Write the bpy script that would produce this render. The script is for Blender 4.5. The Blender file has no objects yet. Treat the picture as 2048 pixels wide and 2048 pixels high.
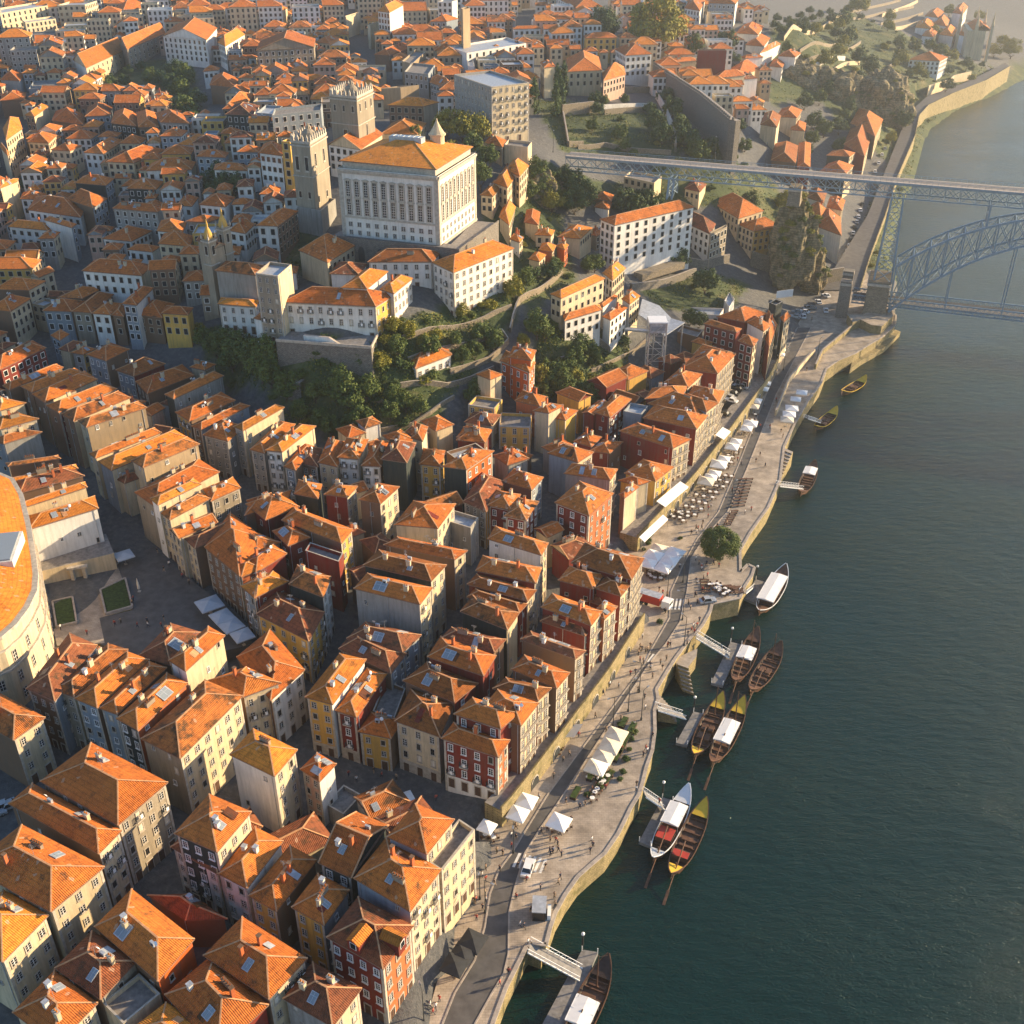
import bpy, bmesh, math, random
import numpy as np
from mathutils import Vector, Matrix
from mathutils.geometry import tessellate_polygon
random.seed(7); rng = random.Random(11)
R = math.radians
sc = bpy.context.scene
COL = sc.collection

# ------------------------------------------------------------------ camera
H, F, TH = 160.0, 2180.0, R(31.2)
cam = bpy.data.cameras.new('camera'); cam.sensor_width = 36; cam.lens = 36 * F / 2048
cam.clip_start = 1; cam.clip_end = 6000
co = bpy.data.objects.new('camera', cam); COL.objects.link(co)
co.location = (0, 0, H); co.rotation_euler = (math.pi / 2 - TH, 0, 0); sc.camera = co
def P(px, py, z=0.0):
    """point at height z that the photograph shows at pixel px, py (2048 wide)"""
    u, v = (px - 1024) / F, (py - 1024) / F
    d = ((H - z) / (math.sin(TH) + v * math.cos(TH)))
    return Vector((u * d, d * (math.cos(TH) - v * math.sin(TH)), z))
K = 512 / 1932
def T(t, x, y):
    return int(t[0]) * 512 + x * K, int(t[1]) * 512 + y * K
def PT(t, x, y, z=0.0):
    return P(*T(t, x, y), z)

# ------------------------------------------------------------------ materials
def new_mat(name):
    m = bpy.data.materials.new(name); m.use_nodes = True
    nt = m.node_tree; b = nt.nodes['Principled BSDF']
    return m, nt, b
def N(nt, t, **kw):
    n = nt.nodes.new(t)
    for k, v in kw.items(): setattr(n, k, v)
    return n
def ramp(nt, fac, stops):
    n = N(nt, 'ShaderNodeValToRGB'); cr = n.color_ramp
    while len(cr.elements) < len(stops): cr.elements.new(0.5)
    for e, (p, c) in zip(cr.elements, stops):
        e.position = p; e.color = (*c, 1) if len(c) == 3 else c
    nt.links.new(fac, n.inputs['Fac']); return n.outputs['Color']
def noise(nt, vec, scale, detail=4, rough=.6):
    n = N(nt, 'ShaderNodeTexNoise'); n.inputs['Scale'].default_value = scale
    n.inputs['Detail'].default_value = detail; n.inputs['Roughness'].default_value = rough
    nt.links.new(vec, n.inputs['Vector']); return n.outputs['Fac']
def mapping(nt, vec, s):
    n = N(nt, 'ShaderNodeMapping'); n.inputs['Scale'].default_value = s
    nt.links.new(vec, n.inputs['Vector']); return n.outputs['Vector']
def mix(nt, fac, a, b, mode='MIX'):
    n = N(nt, 'ShaderNodeMix', data_type='RGBA', blend_type=mode)
    for i, v in ((0, fac), (6, a), (7, b)):
        if hasattr(v, 'is_linked'): nt.links.new(v, n.inputs[i])
        else: n.inputs[i].default_value = v if i == 0 else (*v, 1)
    return n.outputs[2]
def bump(nt, b, h, strength, dist=.1):
    n = N(nt, 'ShaderNodeBump'); n.inputs['Strength'].default_value = strength
    n.inputs['Distance'].default_value = dist
    nt.links.new(h, n.inputs['Height']); nt.links.new(n.outputs['Normal'], b.inputs['Normal'])
def pos(nt): return N(nt, 'ShaderNodeNewGeometry').outputs['Position']
def dim(c, k): return tuple(max(0, min(1, v * k)) for v in c)

def plain(name, c, rough=.7, metal=0.0, var=.25, sc_=1.2, spec=.3):
    m, nt, b = new_mat(name)
    f = noise(nt, pos(nt), sc_)
    nt.links.new(ramp(nt, f, [(.3, dim(c, 1 - var)), (.7, dim(c, 1 + var))]), b.inputs['Base Color'])
    b.inputs['Roughness'].default_value = rough; b.inputs['Metallic'].default_value = metal
    b.inputs['Specular IOR Level'].default_value = spec
    return m

def wall_mat(name, c, dirt=.5, grime=(.12, .11, .09)):
    m, nt, b = new_mat(name)
    p = pos(nt)
    big = noise(nt, p, .12, 3)
    col = ramp(nt, big, [(.3, dim(c, .84)), (.7, dim(c, 1.1))])
    st = noise(nt, mapping(nt, p, (1.3, 1.3, .14)), 1.0, 6, .7)       # rain streaks
    col = mix(nt, ramp(nt, st, [(.42, (0, 0, 0)), (.68, (min(1, dirt * 1.5),) * 3)]), col, tuple(.45 * a + .55 * g for a, g in zip(c, grime)))
    fine = noise(nt, p, 2.2, 5, .7)
    col = mix(nt, ramp(nt, fine, [(.52, (0, 0, 0)), (.72, (dirt * .6,) * 3)]), col, dim(c, .6))
    oi = N(nt, 'ShaderNodeObjectInfo')
    col = mix(nt, 1.0, col, ramp(nt, oi.outputs['Random'], [(0, (.82, .80, .77)), (.5, (1, .99, .97)), (1, (1, .95, .88))]), 'MULTIPLY')
    nt.links.new(col, b.inputs['Base Color'])
    b.inputs['Roughness'].default_value = .85; b.inputs['Specular IOR Level'].default_value = .2
    bump(nt, b, fine, .35, .06)
    return m

def roof_mat(name, c1, c2, moss=(.05, .042, .022), mossy=.5):
    m, nt, b = new_mat(name)
    tc = N(nt, 'ShaderNodeTexCoord'); uv = tc.outputs['UV']; p = pos(nt)
    oi = N(nt, 'ShaderNodeObjectInfo')
    big = noise(nt, p, .2, 4, .65)
    col = ramp(nt, big, [(.25, c1), (.75, c2)])
    fine = noise(nt, mapping(nt, uv, (3.5, 1.4, 1)), 1.0, 3, .8)      # tile to tile variation
    col = mix(nt, 1.0, col, ramp(nt, fine, [(.28, (.55, .52, .5)), (.5, (1, 1, 1)), (.75, (1.0, .95, .86))]), 'MULTIPLY')
    w = N(nt, 'ShaderNodeTexWave', wave_type='BANDS', bands_direction='Y', wave_profile='SAW')
    w.inputs['Scale'].default_value = .37; w.inputs['Distortion'].default_value = .9; w.inputs['Detail'].default_value = 2
    nt.links.new(uv, w.inputs['Vector'])                              # courses
    col = mix(nt, 1.0, col, ramp(nt, w.outputs['Fac'], [(0, (.72, .69, .68)), (.3, (1, 1, 1)), (1, (1.0, .97, .95))]), 'MULTIPLY')
    v = N(nt, 'ShaderNodeTexWave', wave_type='BANDS', bands_direction='X', wave_profile='SIN')
    v.inputs['Scale'].default_value = 1.05; v.inputs['Distortion'].default_value = .5
    nt.links.new(uv, v.inputs['Vector'])                              # tile channels
    col = mix(nt, 1.0, col, ramp(nt, v.outputs['Fac'], [(0, (.82, .80, .79)), (.55, (1, 1, 1))]), 'MULTIPLY')
    ms = noise(nt, p, .33, 7, .72)
    lo = .62 - .12 * mossy
    col = mix(nt, ramp(nt, ms, [(lo, (0, 0, 0)), (lo + .12, (.85,) * 3)]), col, moss)
    li = noise(nt, p, 1.1, 5, .8)
    col = mix(nt, ramp(nt, li, [(.66, (0, 0, 0)), (.74, (.5,) * 3)]), col, (.42, .33, .14))
    bl = noise(nt, p, .75, 5, .75); col = mix(nt, 1.0, col, ramp(nt, bl, [(.32, (.58, .56, .56)), (.5, (1, 1, 1)), (.72, (1.12, 1.12, 1.1))]), 'MULTIPLY')
    # a few single replaced tiles
    vo = N(nt, 'ShaderNodeTexVoronoi'); vo.inputs['Scale'].default_value = 1.0
    nt.links.new(mapping(nt, uv, (2.2, 1.5, 1)), vo.inputs['Vector'])
    sp = N(nt, 'ShaderNodeSeparateColor'); nt.links.new(vo.outputs['Color'], sp.inputs['Color'])
    col = mix(nt, ramp(nt, sp.outputs[0], [(.975, (0, 0, 0)), (.98, (.6,) * 3)]), col, (.5, .36, .25))
    col = mix(nt, 1.0, col, ramp(nt, oi.outputs['Random'], [(0, (.55, .55, .58)), (.14, (.8, .7, .68)), (.35, (1.05, .86, .78)), (.6, (1.12, 1.05, 1)), (.85, (1.1, 1.0, .9)), (1, (.9, .74, .66))]), 'MULTIPLY')
    nt.links.new(col, b.inputs['Base Color'])
    b.inputs['Roughness'].default_value = .78; b.inputs['Specular IOR Level'].default_value = .25
    bump(nt, b, v.outputs['Fac'], .55, .12)
    return m

M = {}
WC = {'c': ('cream', (.62, .51, .34)), 'w': ('white', (.76, .74, .70)), 'g': ('grey', (.33, .32, .30)), 'y': ('yellow', (.66, .40, .09)),
      'r': ('dark red', (.20, .026, .016)), 'k': ('black-green', (.030, .040, .040)), 't': ('tan', (.40, .30, .19)),
      's': ('stone', (.34, .29, .22)), 'u': ('blue-grey', (.26, .31, .36)), 'p': ('terracotta', (.50, .14, .05)), 'n': ('brown', (.20, .12, .075)),
      'q': ('pale pink', (.55, .36, .28)), 'o': ('orange-red', (.62, .12, .02))}
for k, (n_, c_) in WC.items():
    M['w' + k] = wall_mat('wall_' + n_.replace(' ', '_').replace('-', '_'), c_, dirt={'w': .35, 'k': .3, 'g': .7, 's': .7}.get(k, .5))
RC = {'o': ('orange', (.60, .215, .026), (.78, .32, .045), .25), 'r': ('russet', (.46, .145, .028), (.64, .225, .04), .45),
      'd': ('dark brown', (.20, .075, .036), (.36, .13, .05), .85), 'm': ('mossy', (.42, .15, .035), (.56, .22, .05), 1.2)}
for k, (n_, a_, b_, ms_) in RC.items():
    M['r' + k] = roof_mat('roof_tiles_' + n_.replace(' ', '_'), a_, b_, mossy=ms_)
M['ridge'] = plain('ridge_mortar', (.52, .27, .13), .85)
M['fascia'] = plain('eave_board', (.22, .13, .09), .9)  # even brown of the eave band and its underside
M['frame'] = plain('window_frame_paint', (.72, .70, .66), .5)
M['frame_stone'] = plain('granite_surround', (.42, .37, .30), .85)
M['frame_dark'] = plain('dark_joinery', (.05, .035, .03), .5)
m, nt, b = new_mat('window_glass'); b.inputs['Base Color'].default_value = (.012, .016, .02, 1); b.inputs['Roughness'].default_value = .12; M['glass'] = m
m, nt, b = new_mat('skylight_glass'); b.inputs['Base Color'].default_value = (.24, .27, .29, 1); b.inputs['Roughness'].default_value = .18; M['sky_glass'] = m
M['zinc'] = plain('weathered_zinc', (.42, .44, .46), .45, .3)
M['iron'] = plain('painted_iron', (.04, .045, .045), .5)
M['door'] = plain('timber_door', (.10, .055, .035), .6)
M['terrace'] = plain('terrace_paving', (.22, .20, .18), .9, var=.35)
M['plaster'] = M['wc']
M['canvas'] = plain('white_canvas', (.80, .78, .74), .8, var=.05)
M['canvas_grey'] = plain('grey_canvas', (.42, .45, .48), .8, var=.06)
M['dark_canvas'] = plain('black_canvas', (.03, .032, .035), .8)
M['steel'] = plain('galvanised_steel', (.38, .39, .40), .4, .5)
M['stone_pave'] = plain('granite_slabs', (.36, .31, .26), .85)
M['wood'] = plain('brown_timber', (.12, .06, .035), .65, var=.4)
M['wood_dark'] = plain('dark_timber', (.05, .032, .024), .6, var=.4)
M['wood_grey'] = plain('weathered_decking', (.20, .19, .18), .8, var=.3)
M['white_paint'] = plain('white_boat_paint', (.75, .75, .74), .4, var=.05)
M['yellow_paint'] = plain('yellow_boat_paint', (.66, .42, .04), .45, var=.1)
M['red_paint'] = plain('red_paint', (.42, .05, .03), .45, var=.1)
M['rubber'] = plain('black_rubber', (.02, .02, .02), .8)

# ------------------------------------------------------------------ mesh builder
class MB:
    def __init__(s): s.v, s.f, s.m, s.mats, s.uv = [], [], [], [], {}
    def mi(s, m):
        if m not in s.mats: s.mats.append(m)
        return s.mats.index(m)
    def face(s, pts, m, uv=None):
        i = len(s.v); s.v += [tuple(p) for p in pts]; s.f.append(tuple(range(i, i + len(pts)))); s.m.append(s.mi(m))
        if uv: s.uv[len(s.f) - 1] = uv
    def prism(s, pts, z0, z1, m, top=None, bottom=False):
        n = len(pts); A = [(p[0], p[1], z0) for p in pts]; B = [(p[0], p[1], z1) for p in pts]
        area = sum(pts[i][0] * pts[(i + 1) % n][1] - pts[(i + 1) % n][0] * pts[i][1] for i in range(n))
        if area < 0: A.reverse(); B.reverse()
        for i in range(n):
            j = (i + 1) % n; s.face([A[i], A[j], B[j], B[i]], m)
        s.face(B, top or m)
        if bottom: s.face(A[::-1], m)
    def box(s, c, d, m, rz=0.0, top=None):
        """c = centre of the base, d = full sizes"""
        ca, sa = math.cos(rz), math.sin(rz)
        q = [(c[0] + x * ca - y * sa, c[1] + x * sa + y * ca) for x, y in
             ((-d[0] / 2, -d[1] / 2), (d[0] / 2, -d[1] / 2), (d[0] / 2, d[1] / 2), (-d[0] / 2, d[1] / 2))]
        s.prism(q, c[2], c[2] + d[2], m, top, True)
    def bar(s, a, b, w, m, h=None):
        a, b = Vector(a), Vector(b); t = (b - a)
        if t.length < 1e-6: return
        t.normalize(); up = Vector((0, 0, 1)) if abs(t.z) < .95 else Vector((1, 0, 0))
        x = t.cross(up).normalized() * (w / 2); y = x.cross(t).normalized() * ((h or w) / 2)
        A = [a - x - y, a + x - y, a + x + y, a - x + y]; B = [p + (b - a) for p in A]
        for i in range(4):
            j = (i + 1) % 4; s.face([A[i], A[j], B[j], B[i]], m)
        s.face(A[::-1], m); s.face(B, m)
    def tube(s, a, b, r, m, n=8, r2=None):
        a, b = Vector(a), Vector(b); t = (b - a).normalized(); r2 = r if r2 is None else r2
        up = Vector((0, 0, 1)) if abs(t.z) < .95 else Vector((1, 0, 0))
        x = t.cross(up).normalized(); y = t.cross(x)
        A = [a + (x * math.cos(k * 2 * math.pi / n) + y * math.sin(k * 2 * math.pi / n)) * r for k in range(n)]
        B = [b + (x * math.cos(k * 2 * math.pi / n) + y * math.sin(k * 2 * math.pi / n)) * r2 for k in range(n)]
        for i in range(n):
            j = (i + 1) % n; s.face([A[j], A[i], B[i], B[j]], m)
        s.face(A, m); s.face(B[::-1], m)
    def lathe(s, c, prof, m, n=16):
        rings = [[(c[0] + r * math.cos(2 * math.pi * k / n), c[1] + r * math.sin(2 * math.pi * k / n), c[2] + z) for k in range(n)] for r, z in prof]
        for a, b in zip(rings, rings[1:]):
            for i in range(n):
                j = (i + 1) % n; s.face([a[i], a[j], b[j], b[i]], m)
        s.face(rings[-1], m)
    def mesh(s, name, smooth=False, merge=False):
        me = bpy.data.meshes.new(name); me.from_pydata(s.v, [], s.f)
        for k in s.mats: me.materials.append(M[k] if isinstance(k, str) else k)
        me.polygons.foreach_set('material_index', s.m)
        if s.uv:
            l = me.uv_layers.new(name='UVMap').data
            for fi, uv in s.uv.items():
                for li, c in zip(me.polygons[fi].loop_indices, uv): l[li].uv = c
        if merge:
            bm = bmesh.new(); bm.from_mesh(me); bmesh.ops.remove_doubles(bm, verts=bm.verts, dist=1e-4)
            bmesh.ops.recalc_face_normals(bm, faces=bm.faces); bm.to_mesh(me); bm.free()
        if smooth: me.polygons.foreach_set('use_smooth', [True] * len(me.polygons))
        me.update(); return me
    def build(s, name, parent=None, smooth=False, merge=False, loc=None):
        if loc is not None: s.v = [(a - loc[0], b_ - loc[1], c - loc[2]) for a, b_, c in s.v]
        o = bpy.data.objects.new(name, s.mesh(name, smooth, merge)); COL.objects.link(o)
        if loc is not None: o.location = loc
        if parent is not None: attach(o, parent)
        return o
def attach(o, parent):
    """parent without moving: the parents used here are only translated or turned about z"""
    o.parent = parent; o.matrix_parent_inverse = WM(parent).inverted()
def WM(o):
    m = Matrix.LocRotScale(o.location, o.rotation_euler, o.scale)
    return (WM(o.parent) @ o.matrix_parent_inverse @ m) if o.parent else m
def tag(o, label, cat, group=None, kind=None):
    if label: o['label'] = label
    if cat: o['category'] = cat
    if group: o['group'] = group
    if kind: o['kind'] = kind
    return o
def empty(name, loc, rz=0.0):
    o = bpy.data.objects.new(name, None); COL.objects.link(o); o.location = loc; o.rotation_euler = (0, 0, rz)
    o.empty_display_size = .5; return o
def kids(o): return [c for c in LINKS.get(o.name, [])]
LINKS = {}
def inst(name, me, parent, mat):
    o = bpy.data.objects.new(name, me); COL.objects.link(o); o.parent = parent; o.matrix_local = mat
    return o
def copy_tree(src, parts, loc, rz=0.0, scale=1.0):
    """src is an Empty whose local meshes are in parts: [(obj, [subparts])]"""
    r = src.copy(); COL.objects.link(r); r.location = loc; r.rotation_euler = (0, 0, rz); r.scale = (scale,) * 3
    for p, subs in parts:
        c = p.copy(); COL.objects.link(c); c.parent = r
        for q in subs:
            d = q.copy(); COL.objects.link(d); d.parent = c
    return r
def ordinal(n):
    w = ['', 'nearest', 'second nearest', 'third nearest', 'fourth nearest', 'fifth nearest', 'sixth nearest', 'seventh nearest', 'eighth nearest', 'ninth nearest', 'tenth nearest']
    if n <= 10: return w[n]
    suf = 'th' if 10 < n % 100 < 20 else {1: 'st', 2: 'nd', 3: 'rd'}.get(n % 10, 'th')
    return f'{n}{suf} nearest'
def nth(n): return ['first', 'second', 'third', 'fourth', 'fifth', 'sixth', 'seventh', 'eighth', 'ninth', 'tenth', 'eleventh', 'twelfth', 'thirteenth', 'fourteenth', 'fifteenth', 'sixteenth'][n]

# ------------------------------------------------------------------ terrain heights
CT = """0 2048 9|300 2000 8|600 2048 7|700 1990 7|250 1850 9|340 1760 9|420 1650 9|600 1530 7|750 1560 6|900 1600 5.6|100 1500 12|0 1400 13
150 1200 14|300 1150 13|230 1060 14|330 1250 12|400 1300 11|620 1350 9|0 1000 17|150 850 18|260 950 17|450 1050 14|700 1150 12|850 1250 10
950 1350 9|1050 1150 9|1000 1050 11|780 1000 15|900 960 14|100 700 24|0 600 28|200 560 30|120 420 35|0 300 42|300 500 36|220 300 42|400 250 50
350 180 52|100 150 55|380 680 30|300 760 22|450 800 19|560 860 18|620 880 18|700 890 17|830 880 17|950 800 20|560 690 38|650 680 41|760 665 41
850 630 42|950 570 42|1000 600 40|400 560 40|440 480 43|560 430 50|690 510 46|870 520 46|780 505 46|975 450 46|790 400 54|960 380 54|1020 420 48|700 250 64|600 300 60|1000 260 57
1080 270 57|1100 320 56|1050 560 36|1100 640 33|1250 650 25|1150 700 26|1050 760 20|1200 780 13|1280 740 11|1300 590 23|1250 500 27|1400 560 21
1150 500 34|1100 420 40|1250 380 38|1400 400 34|1450 520 20|1550 560 10|100 0 62|500 50 62|800 50 62|1100 60 62|1300 100 62|1500 60 60|1600 60 58
1150 200 58|1250 260 54|1350 290 50|1450 300 46|1500 250 43|1500 350 32|1600 330 13|1560 480 16|1650 100 46|1700 200 26|1750 150 27|1800 60 38
1850 100 20|1900 60 24|1950 100 13|1700 430 7|1760 330 8|1810 250 10|1900 170 11|2000 130 11|1650 500 6.5|1580 600 6|1500 720 8|1420 850 8.5
1350 950 8.5|1270 1080 7|1200 1200 9|1100 1400 9|1000 1520 9|900 1750 8.5|800 1950 8.5|-300 1500 14|-300 2100 10|-300 800 25|-500 200 45|2048 60 13"""
cps = []
for q in CT.replace('\n', '|').split('|'):
    a_, b_, z_ = map(float, q.split()); p_ = P(a_, b_, z_); cps.append((p_.x, p_.y, z_))
cps += [(-700, 1500, 60), (0, 1500, 62), (700, 1500, 40), (-600, 700, 60), (-400, 100, 10), (0, 1000, 64), (-300, 1000, 64)]
cps = np.array(cps); CX = cps[:, :2]
A_ = np.linalg.norm(CX[:, None] - CX[None], axis=2)
nC = len(cps); S_ = np.zeros((nC + 1, nC + 1)); S_[:nC, :nC] = A_ - np.eye(nC) * 1.5; S_[:nC, nC] = 1; S_[nC, :nC] = 1
RW = np.linalg.solve(S_, np.append(cps[:, 2], 0))
def rbf(X, Y):
    X = np.asarray(X, float); Y = np.asarray(Y, float); out = np.full(X.shape, RW[nC])
    for (cx, cy, _), w in zip(cps, RW[:nC]): out = out + w * np.hypot(X - cx, Y - cy)
    return out
# river edge (top of the quay wall), from the bottom of the photograph upwards
QZ = 5.2
EDGE = [(940, 2250), (985, 2048), (1012, 1975), (1040, 1920), (1053, 1893), (1062, 1885), (1092, 1890), (1101, 1854), (1111, 1825), (1130, 1790), (1156, 1753), (1183, 1729), (1210, 1706), (1236, 1668), (1249, 1642),
        (1262, 1615), (1278, 1589), (1286, 1562), (1292, 1536), (1305, 1500), (1310, 1461), (1309, 1421), (1316, 1398), (1313, 1379), (1330, 1350), (1350, 1318),
        (1384, 1272), (1394, 1265), (1406, 1249), (1421, 1222), (1424, 1208), (1480, 1196), (1490, 1172), (1504, 1151), (1509, 1135), (1496, 1129), (1481, 1143), (1480, 1101),
        (1501, 1064), (1536, 1015), (1560, 960), (1568, 894), (1589, 848), (1615, 803), (1642, 766), (1653, 737), (1676, 721), (1708, 708), (1737, 690), (1764, 674),
        (1790, 650), (1792, 630)]
EW = [P(x, y, QZ) for x, y in EDGE]
SHORE = [(1790, 560), (1775, 512), (1793, 440), (1809, 400), (1827, 352), (1843, 299), (1854, 262), (1907, 222), (1986, 190), (2060, 150), (2300, 60)]
SW = [P(x, y, 0) for x, y in SHORE]
RIVER = EW + SW + [Vector((1500, 1000, 0)), Vector((1500, -300, 0)), Vector((-20, -300, 0))]
def inpoly(X, Y, poly):
    X = np.asarray(X, float); Y = np.asarray(Y, float); ins = np.zeros(X.shape, bool); n = len(poly)
    for i in range(n):
        x1, y1 = poly[i][0], poly[i][1]; x2, y2 = poly[(i + 1) % n][0], poly[(i + 1) % n][1]
        if y1 == y2: continue
        c = ((y1 > Y) != (y2 > Y)) & (X < (x2 - x1) * (Y - y1) / (y2 - y1) + x1); ins ^= c
    return ins
def dline(X, Y, pl):
    X = np.asarray(X, float); Y = np.asarray(Y, float); d = np.full(X.shape, 1e9)
    for a, b in zip(pl, pl[1:]):
        ax, ay, bx, by = a[0], a[1], b[0], b[1]; L = (bx - ax) ** 2 + (by - ay) ** 2 + 1e-9
        t = np.clip(((X - ax) * (bx - ax) + (Y - ay) * (by - ay)) / L, 0, 1)
        d = np.minimum(d, np.hypot(X - ax - t * (bx - ax), Y - ay - t * (by - ay)))
    return d
# inner border of the level quay: foot of the promenade wall and of the houses
WALL1 = [(1004, 1622), (1024, 1600), (1074, 1536), (1172, 1406), (1220, 1342), (1290, 1232)]     # top edge of the walled promenade
WALL2 = [(1276, 1076), (1326, 1024), (1395, 947), (1445, 883), (1498, 811), (1536, 760), (1556, 722)]
WZ = 9.4
W1 = [P(x, y, WZ) for x, y in WALL1]; W2 = [P(x, y, WZ) for x, y in WALL2]
INNER = [P(x, y, QZ) for x, y in [(800, 2250), (851, 2048), (872, 1971), (904, 1865), (936, 1806), (960, 1732), (957, 1655), (950, 1625)]] + \
        [Vector((p.x, p.y, QZ)) for p in W1] + [P(1230, 1130, QZ), P(1240, 1100, QZ)] + [Vector((p.x, p.y, QZ)) for p in W2] + \
        [P(x, y, QZ) for x, y in [(1580, 680), (1600, 640), (1640, 600), (1660, 560), (1690, 540), (1730, 540)]]
QUAY = EW + INNER[::-1]
def ground(X, Y):
    X = np.asarray(X, float); Y = np.asarray(Y, float); z = rbf(X, Y)
    z = np.maximum(z, 5.0)
    dS = dline(X, Y, EW + SW); dq = dline(X, Y, SW)
    z = np.where((dq < 25), np.minimum(z, 1.0 + dq * .45), z)
    inq = inpoly(X, Y, QUAY); z = np.where(inq, 4.4, z)
    dw = np.minimum(dline(X, Y, W1), dline(X, Y, W2)); z = np.where(dw < 3.6, 4.4, z)
    inr = inpoly(X, Y, RIVER); de = dline(X, Y, EW)
    z = np.where(de < 4.5, -5.0, z)
    z = np.where(inr, np.where(de < 30, -5.0, np.maximum(-5, -dq * .4)), z)
    return z
def gz(x, y): return float(ground(np.array([x]), np.array([y]))[0])
def gsm(x, y): return max(5.0, float(rbf(np.array([x]), np.array([y]))[0]))
def solve(px, py, h):
    """the point h above the ground that the photograph shows at this pixel; h >= 100 means z = h - 100"""
    if h >= 100: return P(px, py, h - 100)
    z = 15.0
    for _ in range(40):
        p = P(px, py, z); z = .6 * z + .4 * (gsm(p.x, p.y) + h)
    return P(px, py, z)
# ------------------------------------------------------------------ world, sun
SUN_EL, SUN_AZ = R(16.5), R(17)     # azimuth measured from +x towards +y
sc.world = bpy.data.worlds.new('World'); sc.world.use_nodes = True
wn = sc.world.node_tree; bg = wn.nodes['Background']
sky = wn.nodes.new('ShaderNodeTexSky'); sky.sky_type = 'NISHITA'; sky.sun_disc = False
sky.sun_elevation = SUN_EL; sky.sun_rotation = math.pi / 2 - SUN_AZ
sky.altitude = 150; sky.air_density = 1.0; sky.dust_density = .6; sky.ozone_density = 3.0
wn.links.new(sky.outputs[0], bg.inputs[0]); bg.inputs[1].default_value = .105
sl_ = bpy.data.lights.new('sun', 'SUN'); sl_.energy = 5.0; sl_.angle = R(.6); sl_.color = (1, .76, .46)
so = bpy.data.objects.new('sun', sl_); COL.objects.link(so)
sd = Vector((math.cos(SUN_EL) * math.cos(SUN_AZ), math.cos(SUN_EL) * math.sin(SUN_AZ), math.sin(SUN_EL)))
so.rotation_euler = sd.to_track_quat('Z', 'Y').to_euler(); so.location = (300, 100, 300)
sc.view_settings.view_transform = 'Standard'; sc.view_settings.look = 'None'; sc.view_settings.exposure = 1.3; sc.view_settings.gamma = 1

# ------------------------------------------------------------------ ground, one sheet
xs = np.concatenate([np.linspace(-2500, -420, 40)[:-1], np.linspace(-420, -330, 16)[:-1], np.arange(-330, 400, 3.0), np.linspace(400, 700, 40)[1:], np.linspace(700, 2600, 20)[1:]])
ys = np.concatenate([np.linspace(-400, 50, 16)[:-1], np.arange(50, 560, 3.0), np.arange(560, 900, 8.0), np.linspace(900, 1500, 40), np.linspace(1500, 4500, 14)[1:]])
GX, GY = np.meshgrid(xs, ys); GZ = ground(GX, GY)
nx, ny = len(xs), len(ys)
me = bpy.data.meshes.new('ground')
vv = np.stack([GX.ravel(), GY.ravel(), GZ.ravel()], 1)
idx = np.arange(nx * ny).reshape(ny, nx)
ff = np.stack([idx[:-1, :-1].ravel(), idx[:-1, 1:].ravel(), idx[1:, 1:].ravel(), idx[1:, :-1].ravel()], 1)
me.from_pydata(vv.tolist(), [], ff.tolist())
GREENS = []     # polygons (world) where the hillside is planted
def wpoly(t, pts, z=None, zz=30):
    out = []
    for x, y in pts:
        px, py = T(t, x, y) if t else (x, y)
        out.append(solve(px, py, 0) if z is None else P(px, py, z))
    return out
GREENS.append(wpoly('', [(385, 655), (470, 660), (560, 690), (700, 690), (760, 660), (870, 620), (1000, 560), (1060, 590), (1010, 690), (930, 760), (860, 860), (700, 880), (590, 860), (520, 780), (430, 760)]))
GREENS.append(wpoly('', [(1080, 640), (1180, 640), (1260, 690), (1250, 760), (1200, 800), (1100, 800), (1070, 740)]))
GREENS.append(wpoly('', [(1280, 580), (1400, 540), (1500, 570), (1460, 620), (1320, 620)]))
GREENS.append(wpoly('', [(1060, 200), (1300, 220), (1450, 320), (1120, 300)]))
GREENS.append(wpoly('', [(1090, 330), (1540, 350), (1600, 480), (1580, 560), (1540, 540), (1480, 420), (1100, 420)]))
GREENS.append(wpoly('', [(1540, 60), (1700, 20), (1850, 100), (1990, 130), (1830, 240), (1780, 330), (1640, 200), (1540, 210)]))
GREENS.append(wpoly('', [(230, 130), (380, 110), (410, 230), (340, 210), (200, 170)]))
GREENS.append(wpoly('', [(560, 440), (680, 490), (870, 530), (960, 450), (1010, 380), (1130, 430), (1150, 560), (1060, 640), (1010, 540), (980, 480), (860, 480), (700, 500), (640, 560), (560, 540)]))
GREENS.append(wpoly('', [(1010, 320), (1060, 330), (1120, 430), (1060, 420)]))
mk = np.zeros(GX.shape)
for g_ in GREENS: mk = np.maximum(mk, inpoly(GX, GY, g_).astype(float))
inb = dline(GX, GY, SW) < 13; mk = np.maximum(mk, inb.astype(float))
at = me.attributes.new('planted', 'FLOAT', 'POINT'); at.data.foreach_set('value', mk.ravel().astype(np.float32))
m, nt, b = new_mat('ground_cover'); p = pos(nt)
A1 = N(nt, 'ShaderNodeAttribute'); A1.attribute_name = 'planted'
n1 = noise(nt, p, .09, 8, .7); n2 = noise(nt, p, .7, 6, .7)
paved = ramp(nt, n2, [(.3, (.055, .058, .060)), (.55, (.10, .10, .098)), (.75, (.17, .16, .145))])
grs = ramp(nt, n1, [(.3, (.022, .042, .012)), (.5, (.06, .085, .02)), (.62, (.13, .125, .04)), (.74, (.24, .19, .11))])
grs = mix(nt, .6, grs, ramp(nt, n2, [(.3, (.35, .35, .35)), (.7, (1, 1, 1))]), 'MULTIPLY')
nt.links.new(mix(nt, A1.outputs['Fac'], paved, grs), b.inputs['Base Color']); b.inputs['Roughness'].default_value = .95
bump(nt, b, n2, .7, .5); me.materials.append(m)
me.polygons.foreach_set('use_smooth', [True] * len(me.polygons))
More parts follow.
